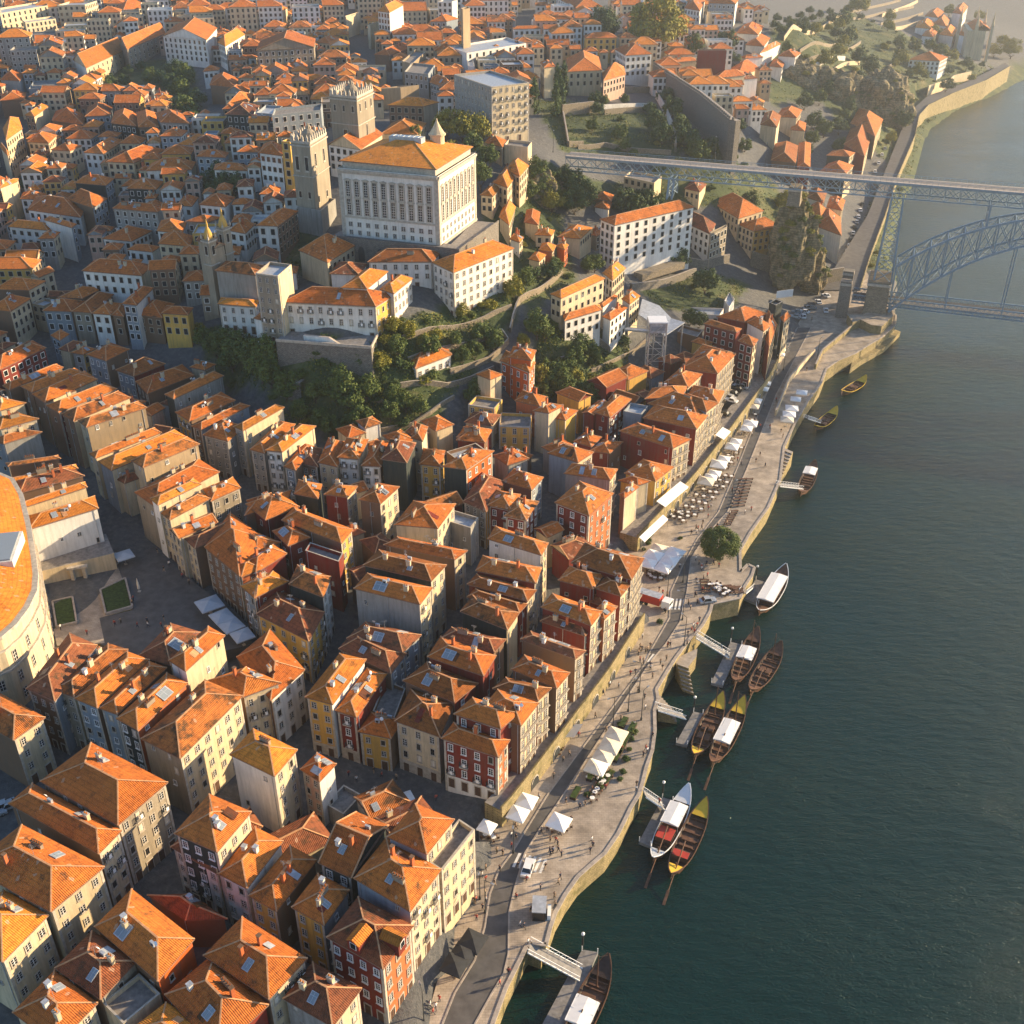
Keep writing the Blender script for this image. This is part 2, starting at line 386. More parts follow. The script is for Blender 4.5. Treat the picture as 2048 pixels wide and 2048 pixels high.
go = bpy.data.objects.new('ground', me); COL.objects.link(go); go['kind'] = 'structure'

# ------------------------------------------------------------------ river
m, nt, b = new_mat('river_water'); p = pos(nt)
w1 = noise(nt, mapping(nt, p, (.35, .9, 1)), .55, 5, .62)
w2 = noise(nt, mapping(nt, p, (1, 1.6, 1)), 1.9, 3, .6)
w3 = noise(nt, mapping(nt, p, (.2, .35, 1)), .1, 3, .6)
hsum = N(nt, 'ShaderNodeMath', operation='MULTIPLY_ADD'); nt.links.new(w2, hsum.inputs[0]); hsum.inputs[1].default_value = .35; nt.links.new(w1, hsum.inputs[2])
gain = N(nt, 'ShaderNodeMath', operation='MULTIPLY'); nt.links.new(hsum.outputs[0], gain.inputs[0])
gr = N(nt, 'ShaderNodeMapRange'); nt.links.new(w3, gr.inputs[0]); gr.inputs[1].default_value = .3; gr.inputs[2].default_value = .7; gr.inputs[3].default_value = .6; gr.inputs[4].default_value = 1.15
nt.links.new(gr.outputs[0], gain.inputs[1])
b.inputs['Base Color'].default_value = (.0006, .017, .0145, 1); b.inputs['Roughness'].default_value = .1; b.inputs['IOR'].default_value = 1.33; b.inputs['Specular Tint'].default_value = (.80, 1, .94, 1)
bump(nt, b, gain.outputs[0], .75, .85)
wb = MB(); M['water'] = m
wx = np.linspace(-40, 2600, 4)
wb.face([(-60, -400, 0), (2600, -400, 0), (2600, 1400, 0), (-60, 1400, 0)], 'water')
o = wb.build('river_water'); o['kind'] = 'structure'

# ------------------------------------------------------------------ quay
M['quay_top'] = plain('quay_granite', (.44, .375, .30), .9, var=.3, sc_=.35)
nt = M['quay_top'].node_tree; b = nt.nodes['Principled BSDF']; p = pos(nt)
br = N(nt, 'ShaderNodeTexBrick'); br.inputs['Scale'].default_value = .55; br.inputs['Mortar Size'].default_value = .012
br.inputs['Color1'].default_value = (1, 1, 1, 1); br.inputs['Color2'].default_value = (.86, .85, .84, 1); br.inputs['Mortar'].default_value = (.6, .58, .56, 1)
nt.links.new(p, br.inputs['Vector'])
old = b.inputs['Base Color'].links[0].from_socket
c1 = mix(nt, 1.0, old, br.outputs['Color'], 'MULTIPLY')
st = noise(nt, p, .06, 6, .75); c1 = mix(nt, 1.0, c1, ramp(nt, st, [(.35, (.62, .62, .64)), (.6, (1.05, 1.02, .98))]), 'MULTIPLY')
s2 = noise(nt, p, .9, 7, .8); c1 = mix(nt, ramp(nt, s2, [(.62, (0, 0, 0)), (.72, (.5,) * 3)]), c1, (.09, .08, .075))
nt.links.new(c1, b.inputs['Base Color'])
def stone_wall(name, c, moss=(.16, .12, .03), lo=.52, size=.8):
    m, nt, b = new_mat(name); p = pos(nt)
    sp = N(nt, 'ShaderNodeSeparateXYZ'); nt.links.new(p, sp.inputs[0])
    ad = N(nt, 'ShaderNodeMath', operation='ADD'); nt.links.new(sp.outputs[0], ad.inputs[0]); nt.links.new(sp.outputs[1], ad.inputs[1])
    cb = N(nt, 'ShaderNodeCombineXYZ'); nt.links.new(ad.outputs[0], cb.inputs[0]); nt.links.new(sp.outputs[2], cb.inputs[1])
    br = N(nt, 'ShaderNodeTexBrick'); br.inputs['Scale'].default_value = size; br.inputs['Mortar Size'].default_value = .025
    br.inputs['Color1'].default_value = (*c, 1); br.inputs['Color2'].default_value = (*dim(c, .72), 1); br.inputs['Mortar'].default_value = (*dim(c, .4), 1)
    nt.links.new(cb.outputs[0], br.inputs['Vector'])
    n1 = noise(nt, p, .5, 7, .75); col = mix(nt, ramp(nt, n1, [(lo, (0, 0, 0)), (lo + .14, (.85,) * 3)]), br.outputs['Color'], moss)
    n2 = noise(nt, p, 2.0, 5, .75); col = mix(nt, 1.0, col, ramp(nt, n2, [(.3, (.5, .5, .5)), (.6, (1.05, 1.05, 1.05))]), 'MULTIPLY')
    nt.links.new(col, b.inputs['Base Color']); b.inputs['Roughness'].default_value = .95; bump(nt, b, n2, .8, .25)
    return m
M['quay_wall'] = stone_wall('quay_masonry', (.42, .33, .16), (.11, .10, .025), .5)
M['old_wall'] = stone_wall('old_town_masonry', (.33, .27, .19), (.14, .12, .05), .56)
M['grey_wall'] = stone_wall('granite_masonry', (.26, .23, .19), (.10, .09, .05), .58)
def slab(name, poly, z0, z1, top, side, kind='structure'):
    b = MB(); pts = [(p[0], p[1]) for p in poly]
    area = sum(pts[i][0] * pts[(i + 1) % len(pts)][1] - pts[(i + 1) % len(pts)][0] * pts[i][1] for i in range(len(pts)))
    if area < 0: pts = pts[::-1]
    n = len(pts)
    for i in range(n):
        a, c = pts[i], pts[(i + 1) % n]; b.face([(a[0], a[1], z0), (c[0], c[1], z0), (c[0], c[1], z1), (a[0], a[1], z1)], side)
    for t in tessellate_polygon([[Vector((x, y, 0)) for x, y in pts]]):
        tri = [pts[i] for i in t]
        ar = (tri[1][0] - tri[0][0]) * (tri[2][1] - tri[0][1]) - (tri[2][0] - tri[0][0]) * (tri[1][1] - tri[0][1])
        if ar < 0: tri = tri[::-1]
        b.face([(x, y, z1) for x, y in tri], top)
    o = b.build(name)
    if kind: o['kind'] = kind
    return o
slab('quay_pavement', QUAY, -3, QZ, 'quay_top', 'quay_wall')
# coping along the river edge
b = MB()
for a, c in zip(EW, EW[1:]): b.bar((a.x, a.y, QZ + .06), (c.x, c.y, QZ + .06), .7, 'stone_pave', .22)
o = b.build('quay_kerb'); o['kind'] = 'structure'

# ------------------------------------------------------------------ roads on the quay
M['asphalt'] = plain('asphalt', (.105, .098, .092), .9, var=.25, sc_=.5)
M['paint'] = plain('road_paint', (.70, .68, .62), .7, var=.2)
def ribbon(name, Lp, Rp, z, m, kind='structure', drape=None):
    b = MB(); n = len(Lp)
    for i in range(n - 1):
        q = [Lp[i], Rp[i], Rp[i + 1], Lp[i + 1]]
        b.face([(p[0], p[1], z if drape is None else p[2]) for p in q], m)
    o = b.build(name); o['kind'] = kind; return o
RL = [(850, 2250), (885, 2048), (910, 1985), (950, 1920), (970, 1854), (980, 1788), (997, 1742), (1024, 1706), (1058, 1650), (1095, 1590), (1135, 1536), (1244, 1390), (1289, 1329), (1302, 1300), (1339, 1236), (1342, 1183), (1366, 1130), (1395, 1077), (1437, 1024), (1475, 935), (1536, 780), (1595, 655)]
RR = [(900, 2250), (950, 2048), (985, 1985), (1008, 1947), (1017, 1907), (1018, 1827), (1030, 1774), (1050, 1706), (1082, 1655), (1120, 1600), (1162, 1536), (1254, 1395), (1305, 1318), (1330, 1290), (1360, 1244), (1374, 1183), (1382, 1117), (1412, 1070), (1455, 1024), (1493, 940), (1552, 790), (1622, 655)]
LP = [P(x, y, QZ) for x, y in RL]; RP = [P(x, y, QZ) for x, y in RR]
ribbon('road', LP, RP, QZ + .006, 'asphalt')
for nm, S in (('kerb', LP), ('kerb', RP)):
    b = MB()
    for a, c in zip(S, S[1:]): b.bar((a.x, a.y, QZ + .05), (c.x, c.y, QZ + .05), .28, 'stone_pave', .14)
    o = b.build(nm); o['kind'] = 'structure'
def zebra(t, pts, n, wid, z=QZ + .012):
    a, c, d_ = [P(*T(t, *p_), z) for p_ in pts]      # a->c across the stripes, a->d_ along one stripe
    b = MB(); u = (c - a) / n
    for i in range(n):
        p0 = a + u * i; p1 = a + u * (i + wid)
        b.face([p0, p1, p1 + (d_ - a), p0 + (d_ - a)], 'paint')
    o = b.build('zebra_crossing'); o['kind'] = 'structure'
zebra('23', [(0, 745), (240, 800), (50, 640)], 6, .5)
zebra('22', [(1195, 735), (1310, 735), (1210, 655)], 4, .5)
zebra('22', [(985, 1125), (1050, 1135), (1030, 1065)], 2, .5)
# ------------------------------------------------------------------ walled promenade under the river houses
def strip_wall(name, top, width, z0, z1, label, m='quay_wall', tm='stone_pave', parapet=0.0, arches=0, landside=-1, cat='wall', arch_m='iron'):
    """a wall of real thickness; its outer face follows the line 'top'"""
    n = len(top); b = MB()
    off = []
    for i in range(n):
        a = top[max(0, i - 1)]; c = top[min(n - 1, i + 1)]; u = Vector((c[0] - a[0], c[1] - a[1], 0)).normalized()
        off.append(Vector((top[i][0], top[i][1], 0)) + Vector((-u.y, u.x, 0)) * width * (-landside))
    base = Vector((top[0][0], top[0][1], z0)); root = empty(name, base); tag(root, label, cat)
    zt = lambda i: z1[i] if hasattr(z1, '__len__') else z1
    zb = lambda i: z0[i] if hasattr(z0, '__len__') else z0
    for i in range(n - 1):
        A, B, Cc, D = top[i], top[i + 1], off[i + 1], off[i]
        b.face([(A[0], A[1], z0), (B[0], B[1], z0), (B[0], B[1], zt(i + 1)), (A[0], A[1], zt(i))], m)
        b.face([(A[0], A[1], zt(i)), (B[0], B[1], zt(i + 1)), (Cc[0], Cc[1], zt(i + 1)), (D[0], D[1], zt(i))], tm)
        b.face([(Cc[0], Cc[1], z0), (D[0], D[1], z0), (D[0], D[1], zt(i)), (Cc[0], Cc[1], zt(i + 1))], m)
        if i == 0: b.face([(A[0], A[1], z0), (A[0], A[1], zt(i)), (D[0], D[1], zt(i)), (D[0], D[1], z0)], m)
        if i == n - 2: b.face([(B[0], B[1], z0), (Cc[0], Cc[1], z0), (Cc[0], Cc[1], zt(i + 1)), (B[0], B[1], zt(i + 1))], m)
    b.build('wall_body', root)
    if parapet:
        p_ = MB()
        for i in range(n - 1):
            A, B = Vector(top[i]), Vector(top[i + 1]); A.z = zt(i); B.z = zt(i + 1); dz = Vector((0, 0, parapet / 2)); s_ = off[i] - Vector(top[i]); s_.z = 0; s_ = s_.normalized() * .2
            p_.bar(A + dz + s_, B + dz + s_, .35, m, parapet)
        p_.build('parapet', root)
    if arches:
        tot = 0; seg = []
        for i in range(n - 1): L = (Vector(top[i + 1]) - Vector(top[i])).to_2d().length; seg.append((tot, L, i)); tot += L
        k = 0; s = 3.0
        while s < tot - 3:
            for t0, L, i in seg:
                if t0 <= s < t0 + L:
                    A, B = Vector(top[i]).to_2d(), Vector(top[i + 1]).to_2d(); u = (B - A).normalized(); o_ = Vector((u.y, -u.x)) * (1 if landside < 0 else -1) * .06; c0 = A + u * (s - t0)
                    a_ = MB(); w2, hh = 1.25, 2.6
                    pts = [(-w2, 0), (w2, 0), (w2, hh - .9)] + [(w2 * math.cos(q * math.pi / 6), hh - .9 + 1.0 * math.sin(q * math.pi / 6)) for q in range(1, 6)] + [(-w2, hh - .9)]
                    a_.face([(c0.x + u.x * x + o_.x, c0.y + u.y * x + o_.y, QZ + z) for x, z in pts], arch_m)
                    for (x1, z1_), (x2, z2_) in zip(pts[1:], pts[2:] + [pts[0]]):
                        a_.bar((c0.x + u.x * x1 + o_.x, c0.y + u.y * x1 + o_.y, QZ + z1_), (c0.x + u.x * x2 + o_.x, c0.y + u.y * x2 + o_.y, QZ + z2_), .22, 'frame_stone')
                    a_.build('arched_doorway', root); break
            s += arches; k += 1
    return root
# ------------------------------------------------------------------ window, door and roof fittings (unit meshes, shared)
def win_mesh(name, surround, sash, glass='glass', bars=(1, 2), sill=True):
    b = MB(); t = .13; ty = .07
    def bx(x0, x1, z0, z1, y0, y1, m):
        b.prism([(x0, y0), (x1, y0), (x1, y1), (x0, y1)], z0, z1, m, None, True)
    bx(-.5, -.5 + t, 0, 1, -.09, .04, surround); bx(.5 - t, .5, 0, 1, -.09, .04, surround)
    bx(-.5 + t, .5 - t, 1 - ty, 1, -.09, .04, surround); bx(-.5 + t, .5 - t, 0, ty, -.09, .04, surround)
    if sill: bx(-.56, .56, -.05, 0, -.20, .04, surround)
    b.face([(-.5 + t, -.015, ty), (.5 - t, -.015, ty), (.5 - t, -.015, 1 - ty), (-.5 + t, -.015, 1 - ty)], glass)
    for i in range(bars[0]):
        x = -.5 + t + (1 - 2 * t) * (i + 1) / (bars[0] + 1); bx(x - .035, x + .035, ty, 1 - ty, -.045, -.02, sash)
    for i in range(bars[1]):
        z = ty + (1 - 2 * ty) * (i + 1) / (bars[1] + 1); bx(-.5 + t, .5 - t, z - .016, z + .016, -.042, -.021, sash)
    return b.mesh(name)
WIN = {'w': win_mesh('window_white', 'frame', 'frame'), 's': win_mesh('window_stone', 'frame_stone', 'frame'),
       'd': win_mesh('window_dark', 'frame_stone', 'frame_dark', bars=(1, 1)), 'f': win_mesh('window_french', 'frame_stone', 'frame', bars=(1, 3), sill=False)}
WIN['c'] = win_mesh('window_shuttered', 'frame_stone', 'frame', glass='wc', bars=(1, 6))
WIN['g'] = win_mesh('window_green_shutters', 'frame_stone', 'frame_dark', glass='wk', bars=(1, 6))
b = MB(); b.prism([(-.75, -.55), (.75, -.55), (.75, -.0), (-.75, -.0)], -.14, -.02, 'frame_stone', None, True)
for x0, y0, x1, y1 in ((-.73, -.53, .73, -.53), (-.73, -.53, -.73, -.05), (.73, -.53, .73, -.05)):
    b.bar((x0, y0, .5), (x1, y1, .5), .04, 'iron')
    for k in range(6): q_ = Vector((x0, y0, 0)).lerp(Vector((x1, y1, 0)), k / 5); b.bar(q_, q_ + Vector((0, 0, .5)), .028, 'iron')
b.box((.2, -.6, .15), (.5, .06, .4), 'canvas'); BALC = b.mesh('small_balcony')
b = MB()
b.prism([(-.5, -.1), (-.4, -.1), (-.4, .03), (-.5, .03)], 0, 1, 'frame_stone'); b.prism([(.4, -.1), (.5, -.1), (.5, .03), (.4, .03)], 0, 1, 'frame_stone')
b.prism([(-.4, -.1), (.4, -.1), (.4, .03), (-.4, .03)], .92, 1, 'frame_stone'); b.face([(-.4, -.02, 0), (.4, -.02, 0), (.4, -.02, .92), (-.4, -.02, .92)], 'door')
b.prism([(-.01, -.05), (.01, -.05), (.01, -.02), (-.01, -.02)], 0, .92, 'iron'); DOOR = b.mesh('door_leaf')
# skylight, local xy in the roof plane, z out of it
b = MB(); b.box((0, 0, -.05), (1, 1, .22), 'zinc'); b.face([(-.42, -.44, .18), (.42, -.44, .18), (.42, .44, .18), (-.42, .44, .18)], 'sky_glass')
b.box((0, 0, .17), (.04, .88, .03), 'zinc'); b.box((0, .15, .17), (.84, .03, .035), 'zinc'); SKYL = b.mesh('skylight')
b = MB(); b.box((0, 0, -1.0), (1, .6, 2.2), 'plaster'); b.box((0, 0, 1.2), (1.15, .75, .12), 'frame_stone')
b.tube((-.22, 0, 1.32), (-.22, 0, 1.72), .12, 'ro', 6); b.tube((.22, 0, 1.32), (.22, 0, 1.65), .12, 'ro', 6); CHIM = b.mesh('chimney')
b = MB(); b.box((0, 0, -1.0), (.7, .7, 1.9), 'ww'); b.box((0, 0, .9), (.85, .85, .15), 'zinc'); CHIM2 = b.mesh('chimney_square')
b = MB(); b.box((0, 0, -1.0), (2.2, .55, 1.9), 'ws'); b.box((0, 0, .9), (2.4, .7, .1), 'wn')
for k in range(4): b.tube((-.8 + .53 * k, 0, 1.0), (-.8 + .53 * k, 0, 1.3 + .1 * (k % 2)), .11, 'rr', 6)
CHIM3 = b.mesh('chimney_long')
b = MB(); b.box((0, 0, -1.0), (.55, .55, 3.0), 'wp'); b.box((0, 0, 2.0), (.7, .7, .12), 'wn'); CHIM4 = b.mesh('chimney_tall')
b = MB(); b.box((0, 0, -.6), (.95, .4, 1.3), 'zinc'); b.tube((0, -.21, .25), (0, -.24, .25), .25, 'rubber', 10); b.tube((.9, 0, -.6), (.9, 0, 1.1), .03, 'steel', 5); b.tube((.9, -.02, 1.0), (.9, -.12, 1.05), .38, 'white_paint', 12, .2); ACU = b.mesh('roof_unit')
b = MB(); b.tube((0, 0, -.5), (0, 0, 2.4), .03, 'steel', 5)
for k in range(5): b.bar((-.45 + .05 * k, -.5 + .25 * k, 2.1), (.45 - .05 * k, -.5 + .25 * k, 2.1), .02, 'steel')
b.bar((0, -.55, 2.1), (0, .6, 2.1), .03, 'steel'); AERIAL = b.mesh('roof_aerial')
b = MB()                                                            # dormer: front faces -y
b.prism([(-.9, -1.2), (.9, -1.2), (.9, 1.6), (-.9, 1.6)], -1.2, 1.2, 'wr')
b.face([(-1.1, -1.4, 1.15), (0, -1.4, 1.9), (0, 1.8, 1.9), (-1.1, 1.8, 1.15)], 'ro', [(0, 0), (0, 1.3), (3, 1.3), (3, 0)])
b.face([(1.1, -1.4, 1.15), (1.1, 1.8, 1.15), (0, 1.8, 1.9), (0, -1.4, 1.9)], 'ro', [(0, 0), (3, 0), (3, 1.3), (0, 1.3)])
b.face([(-.9, -1.2, 1.2), (.9, -1.2, 1.2), (0, -1.2, 1.82)], 'wr')
b.box((0, -1.22, -.1), (1.0, .06, 1.2), 'frame'); b.box((0, -1.26, 0), (.8, .04, 1.0), 'glass'); DORM = b.mesh('dormer')

PATCH = []
for k_, m_ in enumerate(('zinc', 'rd', 'ridge', 'wr', 'rm')):
    b = MB(); b.box((0, 0, -.03), (1, 1, .07), m_); [b.box((-.4 + .2 * q_, 0, .03), (.04, 1, .03), m_) for q_ in range(5)]; PATCH.append(b.mesh('roof_patch'))
HOUSES = []      # dicts: root, quad (world xy), centre, z
def shrink(q, d):
    c = sum(q, Vector((0, 0, 0))) / len(q); out = []
    n = len(q)
    for i in range(n):
        a, p, e = q[i - 1], q[i], q[(i + 1) % n]
        u = (p - a).normalized(); w = (e - p).normalized()
        n1 = Vector((u.y, -u.x, 0)); n2 = Vector((w.y, -w.x, 0))
        s = n1 + n2; k = s.length_squared / 2
        out.append(p - s * (d / max(.35, k)))
    return out
def floors_name(n): return {1: 'one', 2: 'two', 3: 'three', 4: 'four', 5: 'five', 6: 'six', 7: 'seven'}.get(n, 'many')
RN = {'o': 'orange', 'r': 'russet', 'd': 'dark brown', 'm': 'moss-stained'}

def roof_geo(b, q, z, kind, axis, rc, wallm, pitch=.57, ov=.0):
    """tiled roof on quad q (eave corners); returns slopes [(origin, u, v, lenU, lenV)] for fittings"""
    jr = random.Random(int(q[0][0] * 31 + q[1][1] * 17)); q = [Vector((p[0], p[1], z + jr.uniform(-.13, .13))) for p in q]
    L01 = ((q[1] - q[0]).length + (q[2] - q[3]).length) / 2; L12 = ((q[2] - q[1]).length + (q[3] - q[0]).length) / 2
    if axis not in 'ab': axis = 'a' if L01 >= L12 else 'b'
    if axis == 'a': q = [q[0], q[1], q[2], q[3]]; w = L12; L = L01    # ridge runs along 0-1; ends are sides 3-0 and 1-2
    else: q = [q[1], q[2], q[3], q[0]]; w = L01; L = L12
    E0 = (q[3] + q[0]) / 2; E1 = (q[1] + q[2]) / 2; d = (E1 - E0).normalized()
    rise = min(w / 2 * pitch * (jr.uniform(.78, .98) if pitch == .57 else 1), 5.0); th = .22
    ins = min(w * .5, L * .46)
    i0 = ins if kind in 'hp' else 0; i1 = ins if kind in 'he' else 0
    if kind == 'e' and axis == 'a' and False: pass
    if kind == 'p': i1 = i0 = L / 2
    up = Vector((0, 0, rise))
    R0 = E0 + d * i0 + up; R1 = E1 - d * i1 + up; R0.z += jr.uniform(-.25, .2); R1.z += jr.uniform(-.25, .2)
    m = 'r' + rc; sl = []
    def slope(pts):
        e = (pts[1] - pts[0]); eu = e.normalized(); n_ = e.cross(pts[-1] - pts[0]).normalized(); ev = n_.cross(eu)
        off = pts[0].x * .37 + pts[0].y * .21
        b.face(pts, m, [((p - pts[0]).dot(eu) + off, (p - pts[0]).dot(ev)) for p in pts])
        sl.append((pts, eu, ev, n_))
    slope([q[0], q[1], R1, R0]); slope([q[2], q[3], R0, R1])
    if i1: slope([q[1], q[2], R1])
    if i0: slope([q[3], q[0], R0])
    # eave edge
    dn = Vector((0, 0, -th))
    for i in range(4):
        a, c = q[i], q[(i + 1) % 4]
        if (i == 1 and not i1) or (i == 3 and not i0): continue
        b.face([a + dn, c + dn, c, a], 'fascia')
    b.face([p + dn for p in q][::-1], 'fascia')
    # ridge and hip caps
    cw = .30
    if (R1 - R0).length > .3: b.bar(R0, R1, cw, 'ridge', .16)
    if i0:
        b.bar(q[3], R0, cw * .8, 'ridge', .14); b.bar(q[0], R0, cw * .8, 'ridge', .14)
    if i1:
        b.bar(q[1], R1, cw * .8, 'ridge', .14); b.bar(q[2], R1, cw * .8, 'ridge', .14)
    g = []
    if not i0: g.append((q[3], q[0], R0, -d))
    if not i1: g.append((q[1], q[2], R1, d))
    for a, c, t, o_ in g:                                             # verge and gable wall
        b.bar(a, t, .26, 'ridge', .18); b.bar(c, t, .26, 'ridge', .18)
    return sl, g, R0, R1

def put_windows(parent, wq, side, z0, z1, wk, far, wb, style=None, bal=False, door=True, col=None):
    a = wq[0] if side == 'a' else wq[1]; c = wq[1] if side == 'a' else wq[2]
    if side == 'c': a, c = wq[2], wq[3]
    if side == 'd': a, c = wq[3], wq[0]
    a = Vector((a[0], a[1], 0)); c = Vector((c[0], c[1], 0)); e = c - a; L = e.length
    if L < 1.6: return 0
    u = e / L; o = Vector((u.y, -u.x, 0)); hh = z1 - z0
    nf = max(1, round(hh / 3.1)); fh = hh / nf; nc = col or max(1, min(16, round(L / (2.3 if bal else 2.75 if L < 14 else 3.1))))
    if far: nc = min(nc, 9)
    rw = random.Random(int(a.x * 7 + c.y * 13)); sp = L / nc; ww = min(1.15 * rw.uniform(.85, 1.1), sp * .5); wh = min(1.8, fh * .58) * rw.uniform(.85, 1.05); cnt = 0; bch = rw.choice([0, 0, .15, .4])
    for f in range(nf):
        zb = z0 + f * fh
        if bal and f >= 1 and not far:
            p = a + o * .02
            ba = MB(); A = a + u * .3; B = c - u * .3
            ba.prism([(A.x, A.y), (B.x, B.y), (B.x + o.x * .7, B.y + o.y * .7), (A.x + o.x * .7, A.y + o.y * .7)], zb + .02, zb + .16, 'frame_stone', None, True)
            q0, q1 = A + o * .66, B + o * .66
            ba.bar((q0.x, q0.y, zb + 1.05), (q1.x, q1.y, zb + 1.05), .06, 'iron')
            k = 0; n_ = int(L / .9)
            for k in range(n_ + 1):
                s_ = q0.lerp(q1, k / max(1, n_)); ba.bar((s_.x, s_.y, zb + .16), (s_.x, s_.y, zb + 1.05), .035, 'iron')
            ba.build('balcony', parent)
        for i in range(nc):
            x = (i + .5) * sp; p = a + u * x + o * .03
            isd = (f == 0)
            if far:
                if isd and hh > 7: continue
                h2 = wh / 2; w2 = ww / 2 * 1.1; zc = zb + fh * .52
                fr = WALLF.get(wk, 'frame_stone')
                for k_, (ex, of, mt) in enumerate(((.16, .03, fr), (0, .055, 'glass'))):
                    q = [p - u * (w2 + ex) + o * of, p + u * (w2 + ex) + o * of]
                    wb.face([(q[0].x, q[0].y, zc - h2 - ex), (q[1].x, q[1].y, zc - h2 - ex), (q[1].x, q[1].y, zc + h2 + ex), (q[0].x, q[0].y, zc + h2 + ex)], mt)
                continue
            rot = Matrix(((u.x, -o.x, 0, 0), (u.y, -o.y, 0, 0), (0, 0, 1, 0), (0, 0, 0, 1)))
            if isd and door and hh > 6:
                w_, h_ = min(1.5, sp * .6), 2.5
                if nc > 5 and i % 2: continue
                inst('door', DOOR, parent, Matrix.Translation(Vector((p.x, p.y, z0)) - Vector(parent.location)) @ rot @ Matrix.Diagonal((w_, 1, h_, 1)))
            else:
                st = style or {'w': 's', 'c': 's', 'y': 's', 'r': 'w', 'k': 'w', 'u': 'w', 'o': 'w'}.get(wk, 's')
                if bal: st = 'f'; h_ = min(2.25, fh * .74); zz = zb + .16
                else: h_ = wh; zz = zb + fh * .26
                if rw.random() < .16 and st != 'f': st = rw.choice('cgd')
                if rw.random() < bch and not bal and fh > 2.6: inst('balcony', BALC, parent, Matrix.Translation(Vector((p.x, p.y, zz)) - Vector(parent.location)) @ rot @ Matrix.Diagonal((ww, 1, 2.0, 1)))
                inst('window', WIN[st], parent, Matrix.Translation(Vector((p.x, p.y, zz)) - Vector(parent.location)) @ rot @ Matrix.Diagonal((ww, 1, h_, 1)))
            cnt += 1
    return cnt
WALLF = {'w': 'frame_stone', 'c': 'frame_stone', 'r': 'frame', 'k': 'frame', 'u': 'frame', 'g': 'frame', 's': 'frame'}
NWIN = 0
def house(q, z, g, roof, rc, walls, flags, cat='house', label=None, name='house', seed=None, group='houses of the old town', far=None, landmark=None, wing=None):
    """q: four world eave corners (left, near, right, far); z eave height; g ground height"""
    global NWIN
    r = random.Random(seed if seed is not None else len(HOUSES) * 13 + 5)
    q = [Vector((p[0], p[1], 0)) for p in q]
    c = sum(q, Vector()) / 4; dist = math.hypot(c.x, c.y)
    if far is None: far = dist > 330
    gm = min(min(gsm(p.x, p.y) for p in q), g) - 2.5
    base = Vector((c.x, c.y, g))
    root = empty(name, base)
    loc = (0, 0, 0)
    wq = shrink(q, .38 if roof[0] != 'f' else .02)
    wa, wb_ = 'w' + walls[0], 'w' + walls[-1]
    w = MB(); ms = [wa, wb_, wb_, wa]
    top = z - .2 if roof[0] != 'f' else z
    for i in range(4):
        A, B = wq[i], wq[(i + 1) % 4]; w.face([(A.x, A.y, gm), (B.x, B.y, gm), (B.x, B.y, top), (A.x, A.y, top)], ms[i])
    # stone plinth, corner strips and cornice, butted 3 cm proud
    if not far:
        for i in (0, 1):
            A, B = wq[i], wq[(i + 1) % 4]; u = (B - A).normalized(); o = Vector((u.y, -u.x, 0))
            if (flags.find('ab'[i]) >= 0 or flags.find('AB'[i]) >= 0):
                for s_, t_ in ((A, A + u * .45), (B - u * .45, B)):
                    w.prism([(s_.x, s_.y), (t_.x, t_.y), (t_.x + o.x * .05, t_.y + o.y * .05), (s_.x + o.x * .05, s_.y + o.y * .05)], gm, top - .02, 'frame_stone')
                w.prism([((A + u * .46).x, (A + u * .46).y), ((B - u * .46).x, (B - u * .46).y), ((B - u * .46 + o * .12).x, (B - u * .46 + o * .12).y), ((A + u * .46 + o * .12).x, (A + u * .46 + o * .12).y)], top - .35, top - .01, 'frame_stone')
    for ch_, mt_ in (('W', 'ww'), ('S', 'frame_stone')):
        if ch_ in flags:
            A, B = wq[0], wq[1]; u = (B - A).normalized(); o = Vector((u.y, -u.x, 0)); A2, B2 = A + u * .47, B - u * .47
            w.prism([(A2.x, A2.y), (B2.x, B2.y), ((B2 + o * .045).x, (B2 + o * .045).y), ((A2 + o * .045).x, (A2 + o * .045).y)], gm, g + 3.0, mt_)
    rb = MB()
    sl = []
    if roof[0] == 'f':
        ptop = 'terrace' if rc != 'g' else 'zinc'
        w.face([(p.x, p.y, z - .9) for p in shrink(wq, .3)], ptop)
        inn = shrink(wq, .3)
        for i in range(4):
            A, B, Cc, D = wq[i], wq[(i + 1) % 4], inn[(i + 1) % 4], inn[i]
            w.face([(A.x, A.y, z), (B.x, B.y, z), (Cc.x, Cc.y, z), (D.x, D.y, z)], 'frame_stone')
            w.face([(D.x, D.y, z), (Cc.x, Cc.y, z), (Cc.x, Cc.y, z - .9), (D.x, D.y, z - .9)], 'w' + walls[0])
    else:
        sl, gab, R0, R1 = roof_geo(rb, q, z, roof[0], roof[1] if len(roof) > 1 else 'x', rc, wb_)
        for A, B, t, o_ in gab:
            i_ = -o_ * .38; A2 = A + i_ + Vector((0, 0, -.2)); B2 = B + i_ + Vector((0, 0, -.2)); t2 = t + i_ + Vector((0, 0, -.12))
            w.face([A2.lerp(B2, .03), B2.lerp(A2, .03), t2], wb_)
    off = (base.x, base.y, base.z)
    def make(mb, nm, par):
        mb.v = [(a - off[0], b_ - off[1], c_ - off[2]) for a, b_, c_ in mb.v]
        o = bpy.data.objects.new(nm, mb.mesh(nm)); COL.objects.link(o); o.parent = par; return o
    for s_ in 'abcd':
        if s_ in flags or s_.upper() in flags:
            NWIN += put_windows(root, wq, s_, g, top - .3, walls[0] if s_ in 'ad' else walls[-1], far, w, bal=(s_.upper() in flags), col=None)
